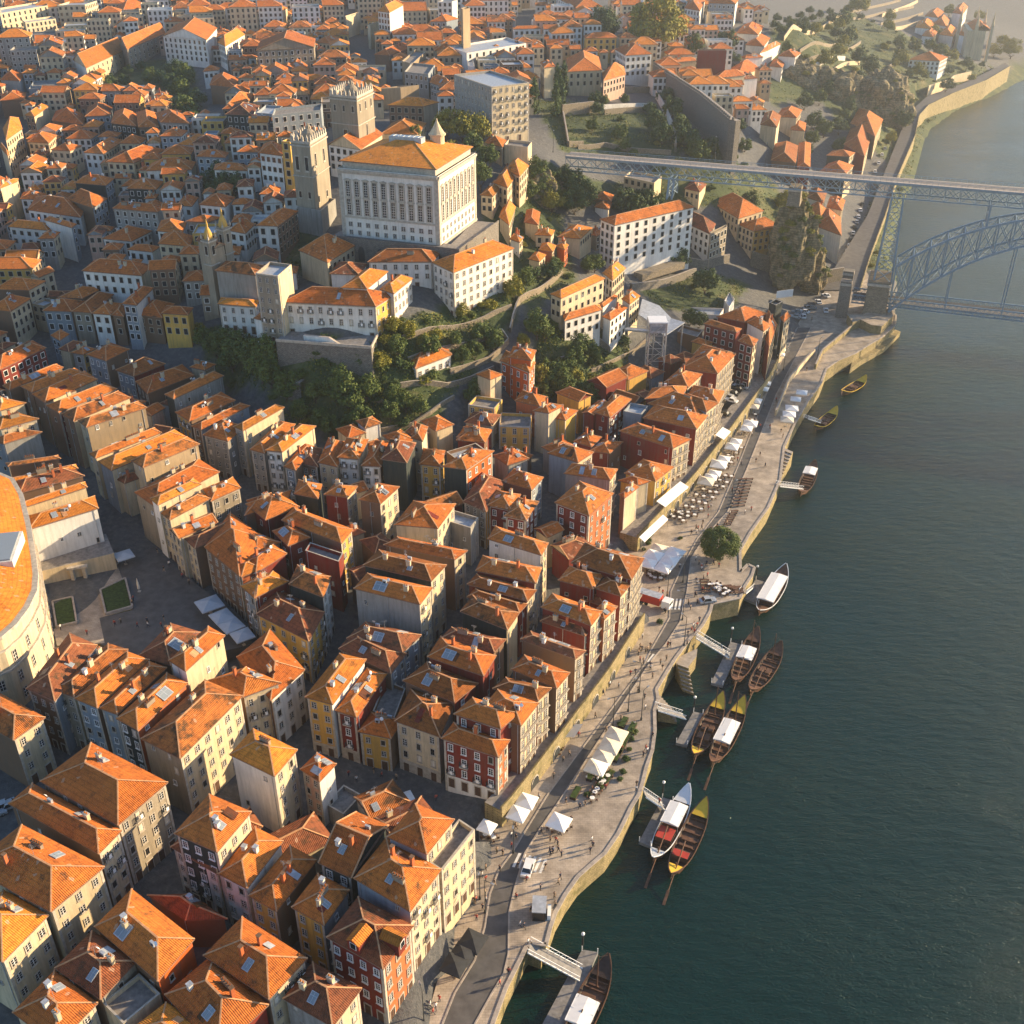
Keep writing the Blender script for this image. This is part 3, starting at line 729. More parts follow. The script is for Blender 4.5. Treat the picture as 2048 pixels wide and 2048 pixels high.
    if not far:
        for si, s_ in enumerate('ab'):
            A, B = wq[si], wq[si + 1]; Ls = (B - A).length
            if s_ in flags or s_.upper() in flags or (walls[0] if si == 0 else walls[-1]) == 'k' or Ls < 3: continue
            u = (B - A).normalized(); o = Vector((u.y, -u.x, 0)); rot = Matrix(((u.x, -o.x, 0, 0), (u.y, -o.y, 0, 0), (0, 0, 1, 0), (0, 0, 0, 1)))
            nc_ = max(1, int(Ls / 3.6))
            for f in range(1, max(2, round((top - g) / 3.1))):
                for i in range(nc_):
                    if r.random() > (.75 if Ls < 8 else .3): continue
                    p = A + u * (Ls * (i + r.uniform(.35, .65)) / nc_) + o * .02; zz = g + f * 3.1 + r.uniform(.5, .9); NWIN += 1
                    if zz + 1.5 > top: continue
                    inst('window', WIN[r.choice('sdwc')], root, Matrix.Translation(Vector((p.x, p.y, zz)) - base) @ rot @ Matrix.Diagonal((r.uniform(.7, 1.05), 1, r.uniform(.8, 1.45), 1)))
            if r.random() < .6:
                p = A + u * Ls * r.choice([.06, .5, .94]) + o * .1; w.tube((p.x, p.y, g), (p.x, p.y, top - .1), .07, 'zinc', 5)
    # children of windows were placed relative to the root's location already
    wo = make(w, 'walls', root)
    nsk = 0; nch = 0
    if sl:
        ro = make(rb, 'roof', root)
        big = sum(1 for _ in (0,)) and (q[1] - q[0]).length * (q[2] - q[1]).length
        if not far or r.random() < .5:
            n_ = (flags.count('s') or (r.random() < .5) + (r.random() < .2)) if 'z' not in flags else 0
            for k in range(n_):
                pts, eu, ev, nn = sl[r.choice([0, 0, 1])]; cen = sum(pts, Vector()) / len(pts)
                s1 = r.uniform(.9, 1.5); s2 = r.uniform(1.1, 2.2); s1, s2 = (r.uniform(1.8, 2.8), r.uniform(2, 3)) if r.random() < .28 and not far else (s1, s2)
                pnt = cen + eu * r.uniform(-.22, .22) * (pts[1] - pts[0]).length * (.8 if len(pts) > 3 else .1) - off_v(off)
                mt = Matrix(((eu.x, ev.x, nn.x, pnt.x), (eu.y, ev.y, nn.y, pnt.y), (eu.z, ev.z, nn.z, pnt.z), (0, 0, 0, 1))) @ Matrix.Diagonal((s1, min(s2, (pts[-1] - pts[0]).length * .45), 1, 1))
                inst('skylight', SKYL, ro, mt); nsk += 1
            if not far and r.random() < .5 and 'z' not in flags:
                pts, eu, ev, nn = sl[r.choice([0, 1])]; cen = sum(pts, Vector()) / len(pts); pnt = cen + eu * r.uniform(-.3, .3) * (pts[1] - pts[0]).length * .8 + nn * .03 - off_v(off)
                mt = Matrix(((eu.x, ev.x, nn.x, pnt.x), (eu.y, ev.y, nn.y, pnt.y), (eu.z, ev.z, nn.z, pnt.z), (0, 0, 0, 1))) @ Matrix.Rotation(r.uniform(-.05, .05), 4, 'Z') @ Matrix.Diagonal((r.uniform(.8, 2.2), min(r.uniform(1.2, 3), (pts[-1] - pts[0]).length * .5), 1, 1))
                inst('roof_patch', r.choice(PATCH), ro, mt)
            n_ = 1 + (r.random() < .6) + (r.random() < .3) if 'z' not in flags else 0
            for k in range(n_):
                pts, eu, ev, nn = sl[r.choice([0, 1])]; cen = sum(pts, Vector()) / len(pts)
                pnt = cen + eu * r.uniform(-.33, .33) * (pts[1] - pts[0]).length * .8 + ev * r.uniform(.2, 1.2) - off_v(off)
                rz = math.atan2(eu.y, eu.x)
                inst('chimney', r.choice([CHIM, CHIM, CHIM2, CHIM3, CHIM4, ACU]), ro, Matrix.Translation(pnt) @ Matrix.Rotation(rz, 4, 'Z')); nch += 1
            if not far and r.random() < .35 and 'z' not in flags:
                inst('aerial', AERIAL, ro, Matrix.Translation((R0 + R1) / 2 + Vector((.3, 0, 0)) - off_v(off)) @ Matrix.Rotation(r.uniform(0, 3), 4, 'Z'))
            if 'D' in flags:
                for si in ((0, 2) if len(sl) > 2 else (0,)):
                    pts, eu, ev, nn = sl[si]; cen = sum(pts, Vector()) / len(pts); pnt = cen - ev * .8 - off_v(off) + Vector((0, 0, .1))
                    inst('dormer', DORM, ro, Matrix.Translation(pnt) @ Matrix.Rotation(math.atan2(eu.y, eu.x), 4, 'Z') @ Matrix.Diagonal((1.15, 1.1, 1.1, 1)))
    if label: tag(root, label, cat)
    HOUSES.append(dict(root=root, q=q, c=c, z=z, g=g, label=label, walls=walls, roof=roof, rc=rc, cat=cat, flags=flags, nf=max(1, round((z - g) / 3.1)), nsk=nsk, group=group, landmark=landmark))
    return root
def off_v(o): return Vector(o)

SPEC = """
03 300 100 890 430 1270 110 15 h r ss b
03 60 270 745 650 920 470 14 h r nc b
03 -250 745 385 1090 790 740 15 h r cc bs
03 -330 1260 20 1470 370 1110 14 h o cc b
03 410 1510 760 1750 1040 1450 12.5 h d ns s
03 710 1200 1190 1610 1470 1290 13.5 h r no s
03 770 1770 930 1932 1210 1700 11 f r cc n
03 90 1840 420 2100 740 1770 12 h r cc b
03 1530 1410 2030 1745 2322 1430 14 h r nc b
03 1240 1710 1640 2150 2030 1790 12.5 h r rr s
03 950 2000 1350 2250 1650 2000 12 h o oo n
03 1310 490 1640 640 1900 330 16.5 h r kc ab
03 1285 590 1640 800 1700 740 11.5 h d wc a
03 1645 800 1865 915 2140 550 12.5 h r ww a
03 1110 960 1400 1150 1720 1140 7 h d nn s
12 -202 1830 140 2000 315 1790 15.5 h o wc b
13 -60 960 155 1080 465 690 12 h r yn a
13 265 1050 515 1190 710 920 13 h r yu a
13 470 715 720 830 1000 430 14 ga r kk a
13 985 520 1290 650 1500 390 17 h r uc bz
13 735 830 1165 1090 1400 760 15 h r uc bs
13 1280 690 1400 775 1650 460 14 f r cc bA
13 530 1280 960 1520 1190 1190 14 h d rp abDz
13 200 1740 580 1960 800 1660 12 h d gc b
13 330 10 480 100 610 -30 12 h r qw a
13 520 270 660 350 800 200 4.5 f r gg n
12 365 1395 580 1450 835 1110 14.5 h o yw asS
12 595 1500 760 1550 995 1220 12.5 h r rr aS
12 765 1660 1020 1710 1120 1560 9 h r yn a
12 880 1500 1040 1570 1130 1330 9 f r nn n
12 1045 1580 1390 1700 1500 1440 12.5 h r cg aS
12 1395 1710 1830 1850 1920 1720 12 h r rp abW
12 1490 1520 1850 1640 1990 1510 15 h r rr a
12 1105 1270 1500 1440 1680 1290 12.5 h r nr s
12 1290 1090 1720 1240 1815 1080 14 h r rr s
12 1380 960 1800 1060 1890 960 13 h d nn n
12 1540 750 1900 890 1990 760 14 h m kc n
12 1590 640 1990 760 2050 690 12.5 h r rr n
12 1590 540 2050 670 2120 590 13.5 h r rc b
12 1655 440 2112 540 2160 420 14.5 h r rc b
12 1745 200 2155 330 2210 230 15 h r wc b
12 620 1030 1020 1220 1140 1070 12 h d nu bs
12 680 950 1110 1060 1250 930 12.5 h d nu bs
12 735 580 1240 700 1335 570 17 h r gc bs
12 805 400 1325 520 1440 400 17 h r kc bs
12 960 250 1500 360 1600 290 14.5 h r nc b
12 0 770 400 975 520 750 12 h d yy ab
12 245 540 510 640 570 490 14.5 h m kw b
12 -120 560 0 640 250 520 13 h o nr n
12 370 290 625 375 660 310 14 f r rr n
12 190 60 645 235 735 130 14.5 h r ny b
12 120 140 240 260 410 190 13 h r rr s
12 -100 380 0 460 235 310 13 h r nr s
12 -250 200 0 310 190 230 12 h r nc n
02 1275 130 1350 200 1645 80 12 g r cc a
02 1390 200 1470 280 1810 130 11.5 h d cn a
02 1540 265 1810 490 2000 200 13 h r nc a
02 1740 410 1820 490 1990 420 13 h o yp a
02 1820 560 1920 650 2050 560 13 h r un a
12 -80 -60 70 60 330 -40 13 h r rr s
11 1040 2027 1375 2057 1510 1870 14 h r cc b
12 1420 60 1620 120 1680 40 11 f g gg n
02 195 1330 415 1430 735 1000 14 h d nu a
02 400 1340 560 1400 970 1040 14 h m sc a
02 560 1410 735 1480 1130 1110 14.5 h r un a
02 745 1480 885 1530 1260 1170 14.5 h r un a
02 875 1560 1040 1650 1420 1290 15 h r kp a
02 1060 1710 1360 1860 1835 1390 15 h m sc b
02 1570 1270 1835 1400 2125 1290 14 h r nc b
02 1270 1120 1400 1200 1700 930 18 h r wc n
02 1040 1080 1290 1160 1530 910 14 h d nc s
12 -150 1090 110 1420 370 1190 13 h r nw b
02 -300 1500 100 1720 345 1550 12.5 h m nc b
22 445 380 905 510 1000 345 16 h r rc bs
22 345 510 615 580 700 470 14 h r rr s
22 620 570 825 635 905 540 14 h r rc b
22 380 600 700 720 730 640 10.5 h d rr n
22 215 715 600 860 685 750 14 h r rc b
22 210 825 555 940 600 870 11.5 h d rc b
22 600 760 700 810 800 710 13 h r pc b
22 60 960 480 1110 560 1045 12.5 h d nc b
22 -10 1190 340 1330 440 1210 13 h r nc bs
22 -150 1330 200 1420 300 1330 13 h r rc b
22 -250 1500 70 1610 205 1440 14 h r nc bs
21 320 1860 585 1960 770 1790 15 h r rp ab
21 -60 1960 110 1995 205 1850 13 h m rr ab
21 845 1640 1085 1700 1225 1590 10 h r yy b
21 805 1320 1215 1450 1355 1380 12.5 h r rc bs
21 985 1220 1395 1310 1480 1200 13.5 h r rc bs
21 1020 1110 1410 1250 1550 1120 13.5 h r uc bs
21 1235 1100 1470 1175 1560 1110 15 h r uc b
21 1320 1060 1560 1110 1605 1020 14 h r rc b
21 1000 1080 1280 1060 1330 980 14 h r rc n
21 1145 950 1330 990 1440 890 14 h r rc b
21 1270 850 1555 885 1690 740 15 h r rc b
21 1370 740 1560 790 1690 735 15 g r rc n
21 1445 510 1695 580 1735 550 18 h r rr a
21 1540 460 1760 500 1932 430 17 h r rr s
21 1705 640 1825 680 1860 630 19 h r rc ab
21 1770 500 1900 570 1960 520 19 h r wc b
31 -60 560 10 690 70 520 16 h r rc b
31 10 350 60 372 110 345 17 f r kk n
31 90 460 120 500 175 450 15 h r kc b
21 840 1170 975 1195 1030 1130 12 f g uu n
21 620 1180 740 1220 905 1080 12 h r rr b
21 525 1180 620 1200 740 1110 11 g r rr n
21 290 1220 405 1240 500 1165 11 h r yy b
21 155 1170 280 1190 390 1130 13.5 h r cc a
21 -95 790 135 880 180 800 14 h r oo ab
21 -30 760 150 790 185 710 16 h r oc n
21 20 1090 215 1140 270 1060 11 h r py n
21 -100 1280 140 1290 150 1190 9 f r yy a
11 1600 1120 1800 1150 1860 1080 9 f r yy a
11 1570 1250 1780 1280 1850 1200 8 h d cc a
11 1510 1370 1720 1400 1790 1310 8 h r rr n
21 265 1490 500 1560 620 1480 13 h r uc bs
21 390 1640 745 1690 800 1610 14 h r gc b
21 -20 1500 125 1540 160 1500 5 h r nn n
21 -80 1700 150 1770 240 1670 12 h r nu b
21 460 1400 600 1440 680 1370 9 h r ru s
21 580 1470 740 1490 840 1400 9 h r rn s
21 800 1690 950 1730 1050 1700 11 h r yc b
21 805 1800 850 1830 960 1740 12 h r nc b
01 -100 800 0 860 350 690 12 h r rr bs
01 20 980 70 1010 480 840 13 h r nn n
01 155 985 240 1030 650 885 14 h r nn s
01 240 1040 340 1110 740 930 14 h r nc s
01 345 1130 440 1180 885 1000 14 h r nr bs
01 460 1190 555 1250 990 1070 14.5 h m nc s
01 585 1240 650 1290 1110 1140 15 h m ct n
01 670 1490 720 1530 1220 1330 12.5 h r cc s
01 740 1550 840 1620 1420 1370 13 h o uc s
01 985 1540 1080 1600 1510 1420 15 h m ct s
01 870 1680 940 1720 1100 1660 10 h d cc n
01 1010 1780 1170 1890 1660 1630 13.5 h r sc s
01 1130 1830 1190 1880 1520 1720 15.5 h o wc s
01 1200 1932 1280 1990 1590 1830 13 h m cc as
01 1530 1760 1590 1850 1820 1750 12.5 h r cs b
01 870 860 1010 910 1250 810 11 h r ur as
01 1020 950 1110 1040 1470 900 11 h r nn as
01 1240 1045 1310 1080 1690 900 13 h r kg s
01 1320 1180 1430 1250 1780 1090 12 h r yn as
01 1440 1280 1520 1310 1890 1130 12 h r nu as
01 1530 1350 1720 1400 1860 1280 12.5 h r gg as
01 1760 1290 1835 1320 2150 1140 14.5 h o gc a
11 -50 1460 65 1490 300 1270 12.5 h r gg as
11 65 1465 200 1480 455 1280 14.5 h o wc as
11 205 1590 300 1620 460 1440 11.5 h r un a
11 330 1560 470 1590 500 1450 11 h d nk a
11 465 1560 615 1590 690 1400 12 h r cc as
11 610 1520 780 1535 850 1380 13 h r wc as
11 790 1580 945 1590 1050 1400 12 h r wn a
11 940 1530 1140 1560 1210 1410 15 h d kk s
11 1170 1370 1260 1400 1300 1290 14 h r cc n
11 1230 1570 1400 1590 1430 1470 12 h r yy a
11 1400 1590 1590 1615 1800 1470 14 h r ko bs
11 285 1790 470 1830 500 1720 13.5 h r kk s
11 510 1800 690 1820 770 1740 13.5 h r rc bs
11 770 1840 940 1870 1085 1740 14 h r nc b
11 -90 1960 240 1850 270 1760 12 h r nn n
11 1560 1850 1740 1930 1880 1700 11.5 h d sy a
11 1745 1880 1930 1920 2000 1800 12.5 h r rr as
11 1510 1390 1730 1410 1780 1310 8 h r rn n
01 320 410 540 420 640 340 10.5 h r uq as
01 540 420 690 430 860 290 10.5 h r sn a
01 690 430 835 445 930 360 10.5 h r wn a
01 840 445 935 460 970 380 10 h r nn a
01 920 360 1030 370 1160 240 15 h r uw a
01 1025 440 1225 470 1320 360 9 h r nn a
01 1215 430 1420 445 1460 390 11 h r yy az
01 440 310 620 320 780 240 10 h r nn s
01 615 110 1070 150 1150 70 11 h r wc as
01 -50 250 220 260 350 190 13 h r nc b
01 -100 400 80 420 235 320 13 h r nc b
01 380 600 450 640 525 590 9 h r uu a
01 650 740 800 790 980 700 10.5 h r un as
01 440 700 520 720 630 650 8 h d cc n
01 -150 1130 0 1170 200 1110 13 h o wc n
01 -150 1260 0 1310 295 1230 13.5 h o cc b
01 -100 1400 30 1420 320 1330 12 h m ug n
01 40 1560 60 1590 460 1530 14 h m cn s
01 40 1690 55 1720 590 1600 14 h o cn s
01 55 1720 150 1790 640 1660 14 h d cn s
01 150 1860 165 1900 660 1740 14 h o cc s
01 200 1960 220 2060 745 1900 13 h o cw n
21 285 285 370 320 705 170 11 h o cc ab
21 380 445 395 490 680 405 7 h r ww b
21 650 370 690 385 800 300 8.5 h r ww n
21 680 455 745 485 875 390 12 h r ww b
21 680 125 760 185 860 90 13 h o wc ab
21 825 320 890 365 970 300 12 h o wc b
20 660 1655 775 1700 1380 1560 18 h r ww abz
20 1265 1660 1495 1765 1540 1690 12.5 h d ws az
20 1495 1750 1500 1768 1625 1710 13.5 f r ss b
20 1705 1690 1825 1745 2040 1705 12 h r cy ab
20 1495 1520 1710 1650 1900 1590 10 h r cc ab
20 845 1330 1075 1380 1130 1330 13 f r cc a
20 1300 1420 1420 1450 1470 1390 8 h d cc a
20 620 1560 730 1580 760 1520 6 h r wc n
20 610 1500 750 1520 770 1470 6 h r nn n
10 540 1090 790 1130 960 1010 12 g r wc az
10 190 1065 255 1070 300 1050 19 f r yy a
10 20 1150 200 1175 230 1110 14 h r wc a
10 0 1700 165 1710 320 1590 13 h r wn ab
10 320 1890 540 1985 750 1850 8 h r cc b
10 310 1560 490 1590 600 1500 9 f r gg n
10 990 790 1265 800 1385 770 10 h o ns a
10 940 1010 1220 1010 1290 930 7 h o cc b
10 0 380 440 355 450 290 14 g r ss az
10 840 185 860 192 940 170 13 f r cc n
10 1580 370 1600 500 1650 500 10 f g ww n
20 540 270 555 290 795 285 12 h r yy b
20 775 370 855 420 1060 405 14 h r ww ab
20 410 440 420 540 680 530 11 h r cc b
20 0 210 10 220 220 215 11 h r ww b
20 175 130 200 140 460 145 12 h r ww b
20 680 550 690 610 860 560 10 h r cq b
20 210 470 240 510 330 500 14 h r cc a
20 1180 455 1190 470 1395 455 10 h r tt n
20 1400 370 1405 380 1620 380 14 f r nr n
20 1530 560 1540 590 1760 570 7 h r wc n
20 1690 590 1740 600 1860 590 10 h d cw n
30 620 930 810 1030 870 900 13 h r nc b
30 570 1090 730 1180 790 1010 13 h r rc b
30 440 1170 620 1180 660 1150 13 h r kc b
30 390 1290 590 1310 650 1250 13 h r kc b
30 20 1210 210 1230 230 1100 12 h r nn n
30 220 1260 320 1265 325 1080 12 h r rr n
30 170 980 280 990 290 930 11 h r cc b
30 60 880 220 890 260 830 12 h r cc b
30 -60 940 70 960 100 870 12 h r cc n
30 75 420 210 430 250 400 13 h r ww b
30 10 500 110 510 135 460 9 h r ww b
30 290 1490 420 1530 445 1455 12 h r wc b
30 440 1560 560 1590 585 1510 12 h r cc b
30 290 1580 400 1650 460 1590 12 h r nc b
30 350 1700 555 1780 550 1640 13 h r ww b
00 550 450 650 515 950 375 13 g o wc bz
00 900 335 960 372 1250 250 12 g r ss bz
00 1225 270 1560 300 1640 210 15 g r ww az
00 165 150 190 170 420 140 18 f g cc ab
00 40 130 160 150 190 120 15 f r uu a
00 370 60 400 70 630 50 13 f r cc n
00 860 60 930 80 1130 50 13 h r cc ab
00 1640 320 1700 350 1850 260 13 h o ww ab
00 215 670 440 660 470 600 9 f r uc n
00 800 1220 1010 1230 1250 1130 12 h r cc ab
00 205 1070 370 1080 430 1020 12 h r cc ab
00 20 970 45 1060 170 970 17 h o cc b
00 380 1130 530 1140 620 1100 11 h r cc ab
00 630 1150 780 1160 940 1060 10 h r wc ab
00 640 880 835 870 850 800 10 h r uu a
00 835 930 1030 950 1050 860 11 h r kk a
00 1040 960 1200 960 1180 850 11 h r nc a
00 1210 920 1430 930 1380 860 11 h r gc a
00 390 910 630 940 650 870 8 h r nn b
00 515 960 650 965 660 930 6 h r nn a
00 185 870 260 880 370 800 10 h o nc a
00 870 670 1160 660 1150 640 6 f g ww n
00 0 600 150 610 190 560 8 h r uu n
00 0 760 190 750 200 700 8 h r nn n
00 0 1110 60 1180 70 1150 16 h o cc b
00 0 1420 130 1370 140 1350 14 h o cc b
00 150 1500 330 1510 350 1460 9 h r ww a
00 205 1580 610 1640 660 1540 11 h r ww a
00 845 1570 1190 1600 1240 1560 12 h r gg a
00 560 1380 800 1400 860 1350 11 h r ku b
00 500 1500 700 1570 810 1500 13 h r nu b
00 60 1710 360 1740 410 1700 10 h o ww a
00 330 1660 540 1720 580 1690 13 h r wu b
00 770 1800 990 1820 1150 1740 9 h r ww ab
00 1180 1740 1380 1760 1410 1680 9 h r ww a
00 1190 1840 1430 1860 1470 1780 9 h r cc a
00 960 1880 1150 1900 1210 1860 8 h r ww a
00 1400 1670 1570 1680 1680 1640 8 h r sg a
00 1720 1740 1850 1760 1932 1690 10 h r ww ab
00 1330 1550 1450 1560 1500 1490 8 h r ww a
00 1500 1540 1700 1560 1780 1490 8 h r ww a
00 955 1420 1180 1430 1240 1370 10 h r kw a
00 1100 1290 1450 1280 1480 1220 8 h r wc a
00 1335 1090 1480 1100 1600 1030 9 h o wc a
00 1480 1180 1700 1190 1730 1150 9 h r uu a
00 1610 1280 1870 1290 1880 1250 7 h r ww a
00 1530 540 1650 530 1660 510 8 h r ww a
00 1580 640 1780 660 1800 590 8 h r nn n
00 1700 800 1880 760 1932 710 10 h r gg a
00 1700 860 1900 870 1960 800 11 h d kw a
10 0 850 130 860 200 800 11 f g uu a
10 120 870 490 830 500 780 11 f r uu a
10 0 90 150 100 240 60 13 h o cc a
10 230 510 380 520 390 490 7 g r ww n
10 135 640 540 610 550 590 6 h r wn n
10 540 470 740 470 745 440 6 h r uu a
10 520 430 700 420 705 380 8 f g gg n
10 730 530 970 530 980 490 8 f r cc a
10 920 670 1090 660 1230 640 9 f r tt n
10 1310 620 1480 680 1495 640 9 h r gg a
10 1100 460 1180 480 1280 390 11 f r tt n
10 1120 540 1300 560 1350 490 11 f r gu a
10 890 410 1010 420 1190 350 8 h r nn b
10 1310 160 1440 160 1530 140 12 h r uu a
10 1190 45 1290 50 1350 30 10 f r ww a
10 1545 60 1550 70 1610 60 22 f r cc n
10 1370 10 1480 10 1520 0 20 f r ww a
10 670 120 680 130 780 100 12 f r cc n
10 440 320 560 330 650 290 9 h r cc a
10 380 100 430 110 520 60 8 h r cc n
10 1720 1080 1860 1110 1900 1060 8 h r ts a
11 1140 770 1200 850 1480 740 4.5 h r ww b
10 1690 1470 1790 1480 1890 1370 9 h o cc ab
10 1790 1380 1900 1420 1990 1290 10 h o cc ab
20 -60 1280 60 1330 130 1250 12 h o cc ab
20 90 1680 200 1700 215 1600 7 h r cc b
20 170 1770 300 1780 325 1740 7 h o cc a
20 340 1790 520 1800 610 1720 8 h o cc b
20 -60 1090 120 1110 150 1070 12 f r cc n
20 1720 430 1760 440 1900 430 6 h r ww n
20 1750 770 1880 790 1910 760 6 h o cc b
20 1690 250 1860 260 1900 200 7 h r ww n
20 1760 340 1900 350 1950 290 7 h r ww n
20 -100 1640 -20 1700 30 1560 8 h o cc b
20 330 1860 400 1885 430 1845 7 h o oo b
20 420 1680 520 1705 610 1715 6 f r cc a
20 200 1885 310 1900 335 1850 7 h o pc b
20 -20 1800 60 1830 90 1790 6 h o wc b
20 540 1760 640 1780 720 1740 6 h r ss b
21 120 20 210 40 260 -10 6 h o cc b
30 1060 450 1300 462 1360 430 13 h r ww ab
30 1110 205 1240 218 1262 170 8 h o wc b
30 1250 180 1345 200 1372 150 8 h r wc b
30 1160 268 1250 282 1280 240 8 h r wc b
30 1290 258 1400 276 1430 222 9 h o wc b
30 1390 95 1470 108 1512 50 12 h r ww b
30 1180 120 1285 135 1330 90 7 h r wc b
30 1440 262 1500 275 1532 200 14 h r wc b
20 330 -20 480 60 690 50 12 h r ww ab
20 860 40 960 60 1000 0 9 f g ww a
20 1300 60 1420 80 1460 0 14 h r ww a
20 1460 110 1500 120 1680 100 7 f g ww b
20 1480 20 1690 30 1710 0 14 h r uw a
30 -60 400 0 380 100 330 9 h r ww n
20 1640 520 1700 590 1870 520 6 h r cc n
"""
def do_specs():
    for ln in SPEC.strip().split('\n'):
        f = ln.split(); t = f[0]; n = list(map(float, f[1:8])); roof, rc, walls, flags = f[8:12]
        if t in ('22', '21') and walls[-1] in 'cy' and n[6] >= 12 and 'b' in flags and n[3] < 1990: flags = flags.replace('b', 'B')
        b0 = solve(*T(t, n[2], n[3]), n[6]); z = b0.z
        a = P(*T(t, n[0], n[1]), z); c = P(*T(t, n[4], n[5]), z); d = a + c - b0
        g = z - n[6] if n[6] < 100 else gsm(b0.x, b0.y)
        e1 = a - b0; e2 = c - b0                                     # square up very skewed corners
        if e1.length < 2: a = b0 + e1.normalized() * 4
        if e2.length < 2: c = b0 + e2.normalized() * 4
        d = a + c - b0
        house([a, b0, c, d], z, g, roof, rc, walls, flags)
do_specs()
# ------------------------------------------------------------------ the rest of the town
QUADS = [(h['q'] if h['q'] is not None else h['poly']) for h in HOUSES]
BB = [(min(p.x for p in q), max(p.x for p in q), min(p.y for p in q), max(p.y for p in q)) for q in QUADS]
def pin(x, y, q):
    ins = False; n = len(q)
    for i in range(n):
        a, b_ = q[i], q[(i + 1) % n]
        if (a.y > y) != (b_.y > y) and x < (b_.x - a.x) * (y - a.y) / (b_.y - a.y) + a.x: ins = not ins
    return ins
def hits(q, grow=1.0):
    c = sum(q, Vector()) / 4; g = [c + (p - c) * grow for p in q]
    x0, x1 = min(p.x for p in g), max(p.x for p in g); y0, y1 = min(p.y for p in g), max(p.y for p in g)
    S = []
    for i in range(5):
        for j in range(5):
            u, v = i / 4, j / 4; S.append(g[0].lerp(g[1], u).lerp(g[3].lerp(g[2], u), v))
    for Q, B_ in zip(QUADS, BB):
        if B_[1] < x0 or B_[0] > x1 or B_[3] < y0 or B_[2] > y1: continue
        for s in S:
            if pin(s.x, s.y, Q): return True
        for s in Q:
            if pin(s.x, s.y, g): return True
    return False
KEEP = []     # ground that stays open
def keep(t, pts, zz=None): KEEP.append([solve(*T(t, x, y), 0) if t else solve(x, y, 0) for x, y in pts])
for g_ in GREENS[:-1]: KEEP.append([Vector((p.x, p.y, 0)) for p in g_])
keep('02', [(200, 520), (880, 380), (750, -20), (1000, 40), (1500, 560), (1900, 1000), (1000, 1020), (400, 1050)])
KEEP.append([Vector((p[0], p[1], 0)) for p in QUAY]); KEEP.append([Vector((p[0], p[1], 0)) for p in RIVER])
keep('13', [(560, 0), (1050, 40), (1800, 330), (1690, 480), (1100, 200), (600, 200)])
keep('', [(1040, 240), (1110, 240), (1150, 330), (1040, 330)])
keep('', [(660, 300), (960, 300), (1060, 330), (1080, 640), (640, 700), (640, 520)])
keep('', [(1040, 330), (1580, 330), (1600, 640), (1330, 760), (1100, 700)])
keep('', [(1780, 350), (2048, 60), (2048, -100), (1780, -60), (1560, 0), (1530, 100)])
keep('', [(440, 130), (480, 200), (440, 262), (385, 258), (380, 120)])
def street(pts, wd):
    W_ = [solve(x, y, 0) for x, y in pts]
    for a, c in zip(W_, W_[1:]):
        u = (c - a); u.z = 0; u.normalize(); s = Vector((-u.y, u.x, 0)) * wd / 2; KEEP.append([a + s, a - s, c - s, c + s])
street([(250, 1130), (205, 950), (130, 800), (60, 700)], 9)
street([(190, 640), (150, 560), (215, 440), (170, 330)], 6)
street([(420, 1290), (340, 1500), (230, 1700), (0, 2000)], 7)
street([(610, 1440), (450, 1560), (300, 1830), (200, 2048)], 6)
street([(700, 900), (560, 880), (330, 800), (220, 700), (150, 640)], 7)
street([(690, 20), (730, 120), (800, 200), (850, 250)], 9)
street([(60, 190), (20, 260), (30, 400)], 7)
street([(0, 120), (240, 60), (420, 40)], 8)
street([(980, 130), (1040, 100), (1060, 20)], 8)
street([(0, 1380), (130, 1500), (160, 1640)], 6)
street([(1230, 110), (1200, 20)], 10)
KBB = [(min(p.x for p in q), max(p.x for p in q), min(p.y for p in q), max(p.y for p in q)) for q in KEEP]
def kept(q):
    c = sum(q, Vector()) / 4
    for s in list(q) + [c, q[0].lerp(q[1], .5), q[1].lerp(q[2], .5)]:
        for Q, B_ in zip(KEEP, KBB):
            if B_[0] <= s.x <= B_[1] and B_[2] <= s.y <= B_[3] and pin(s.x, s.y, Q): return True
    return False
FILLED = 0
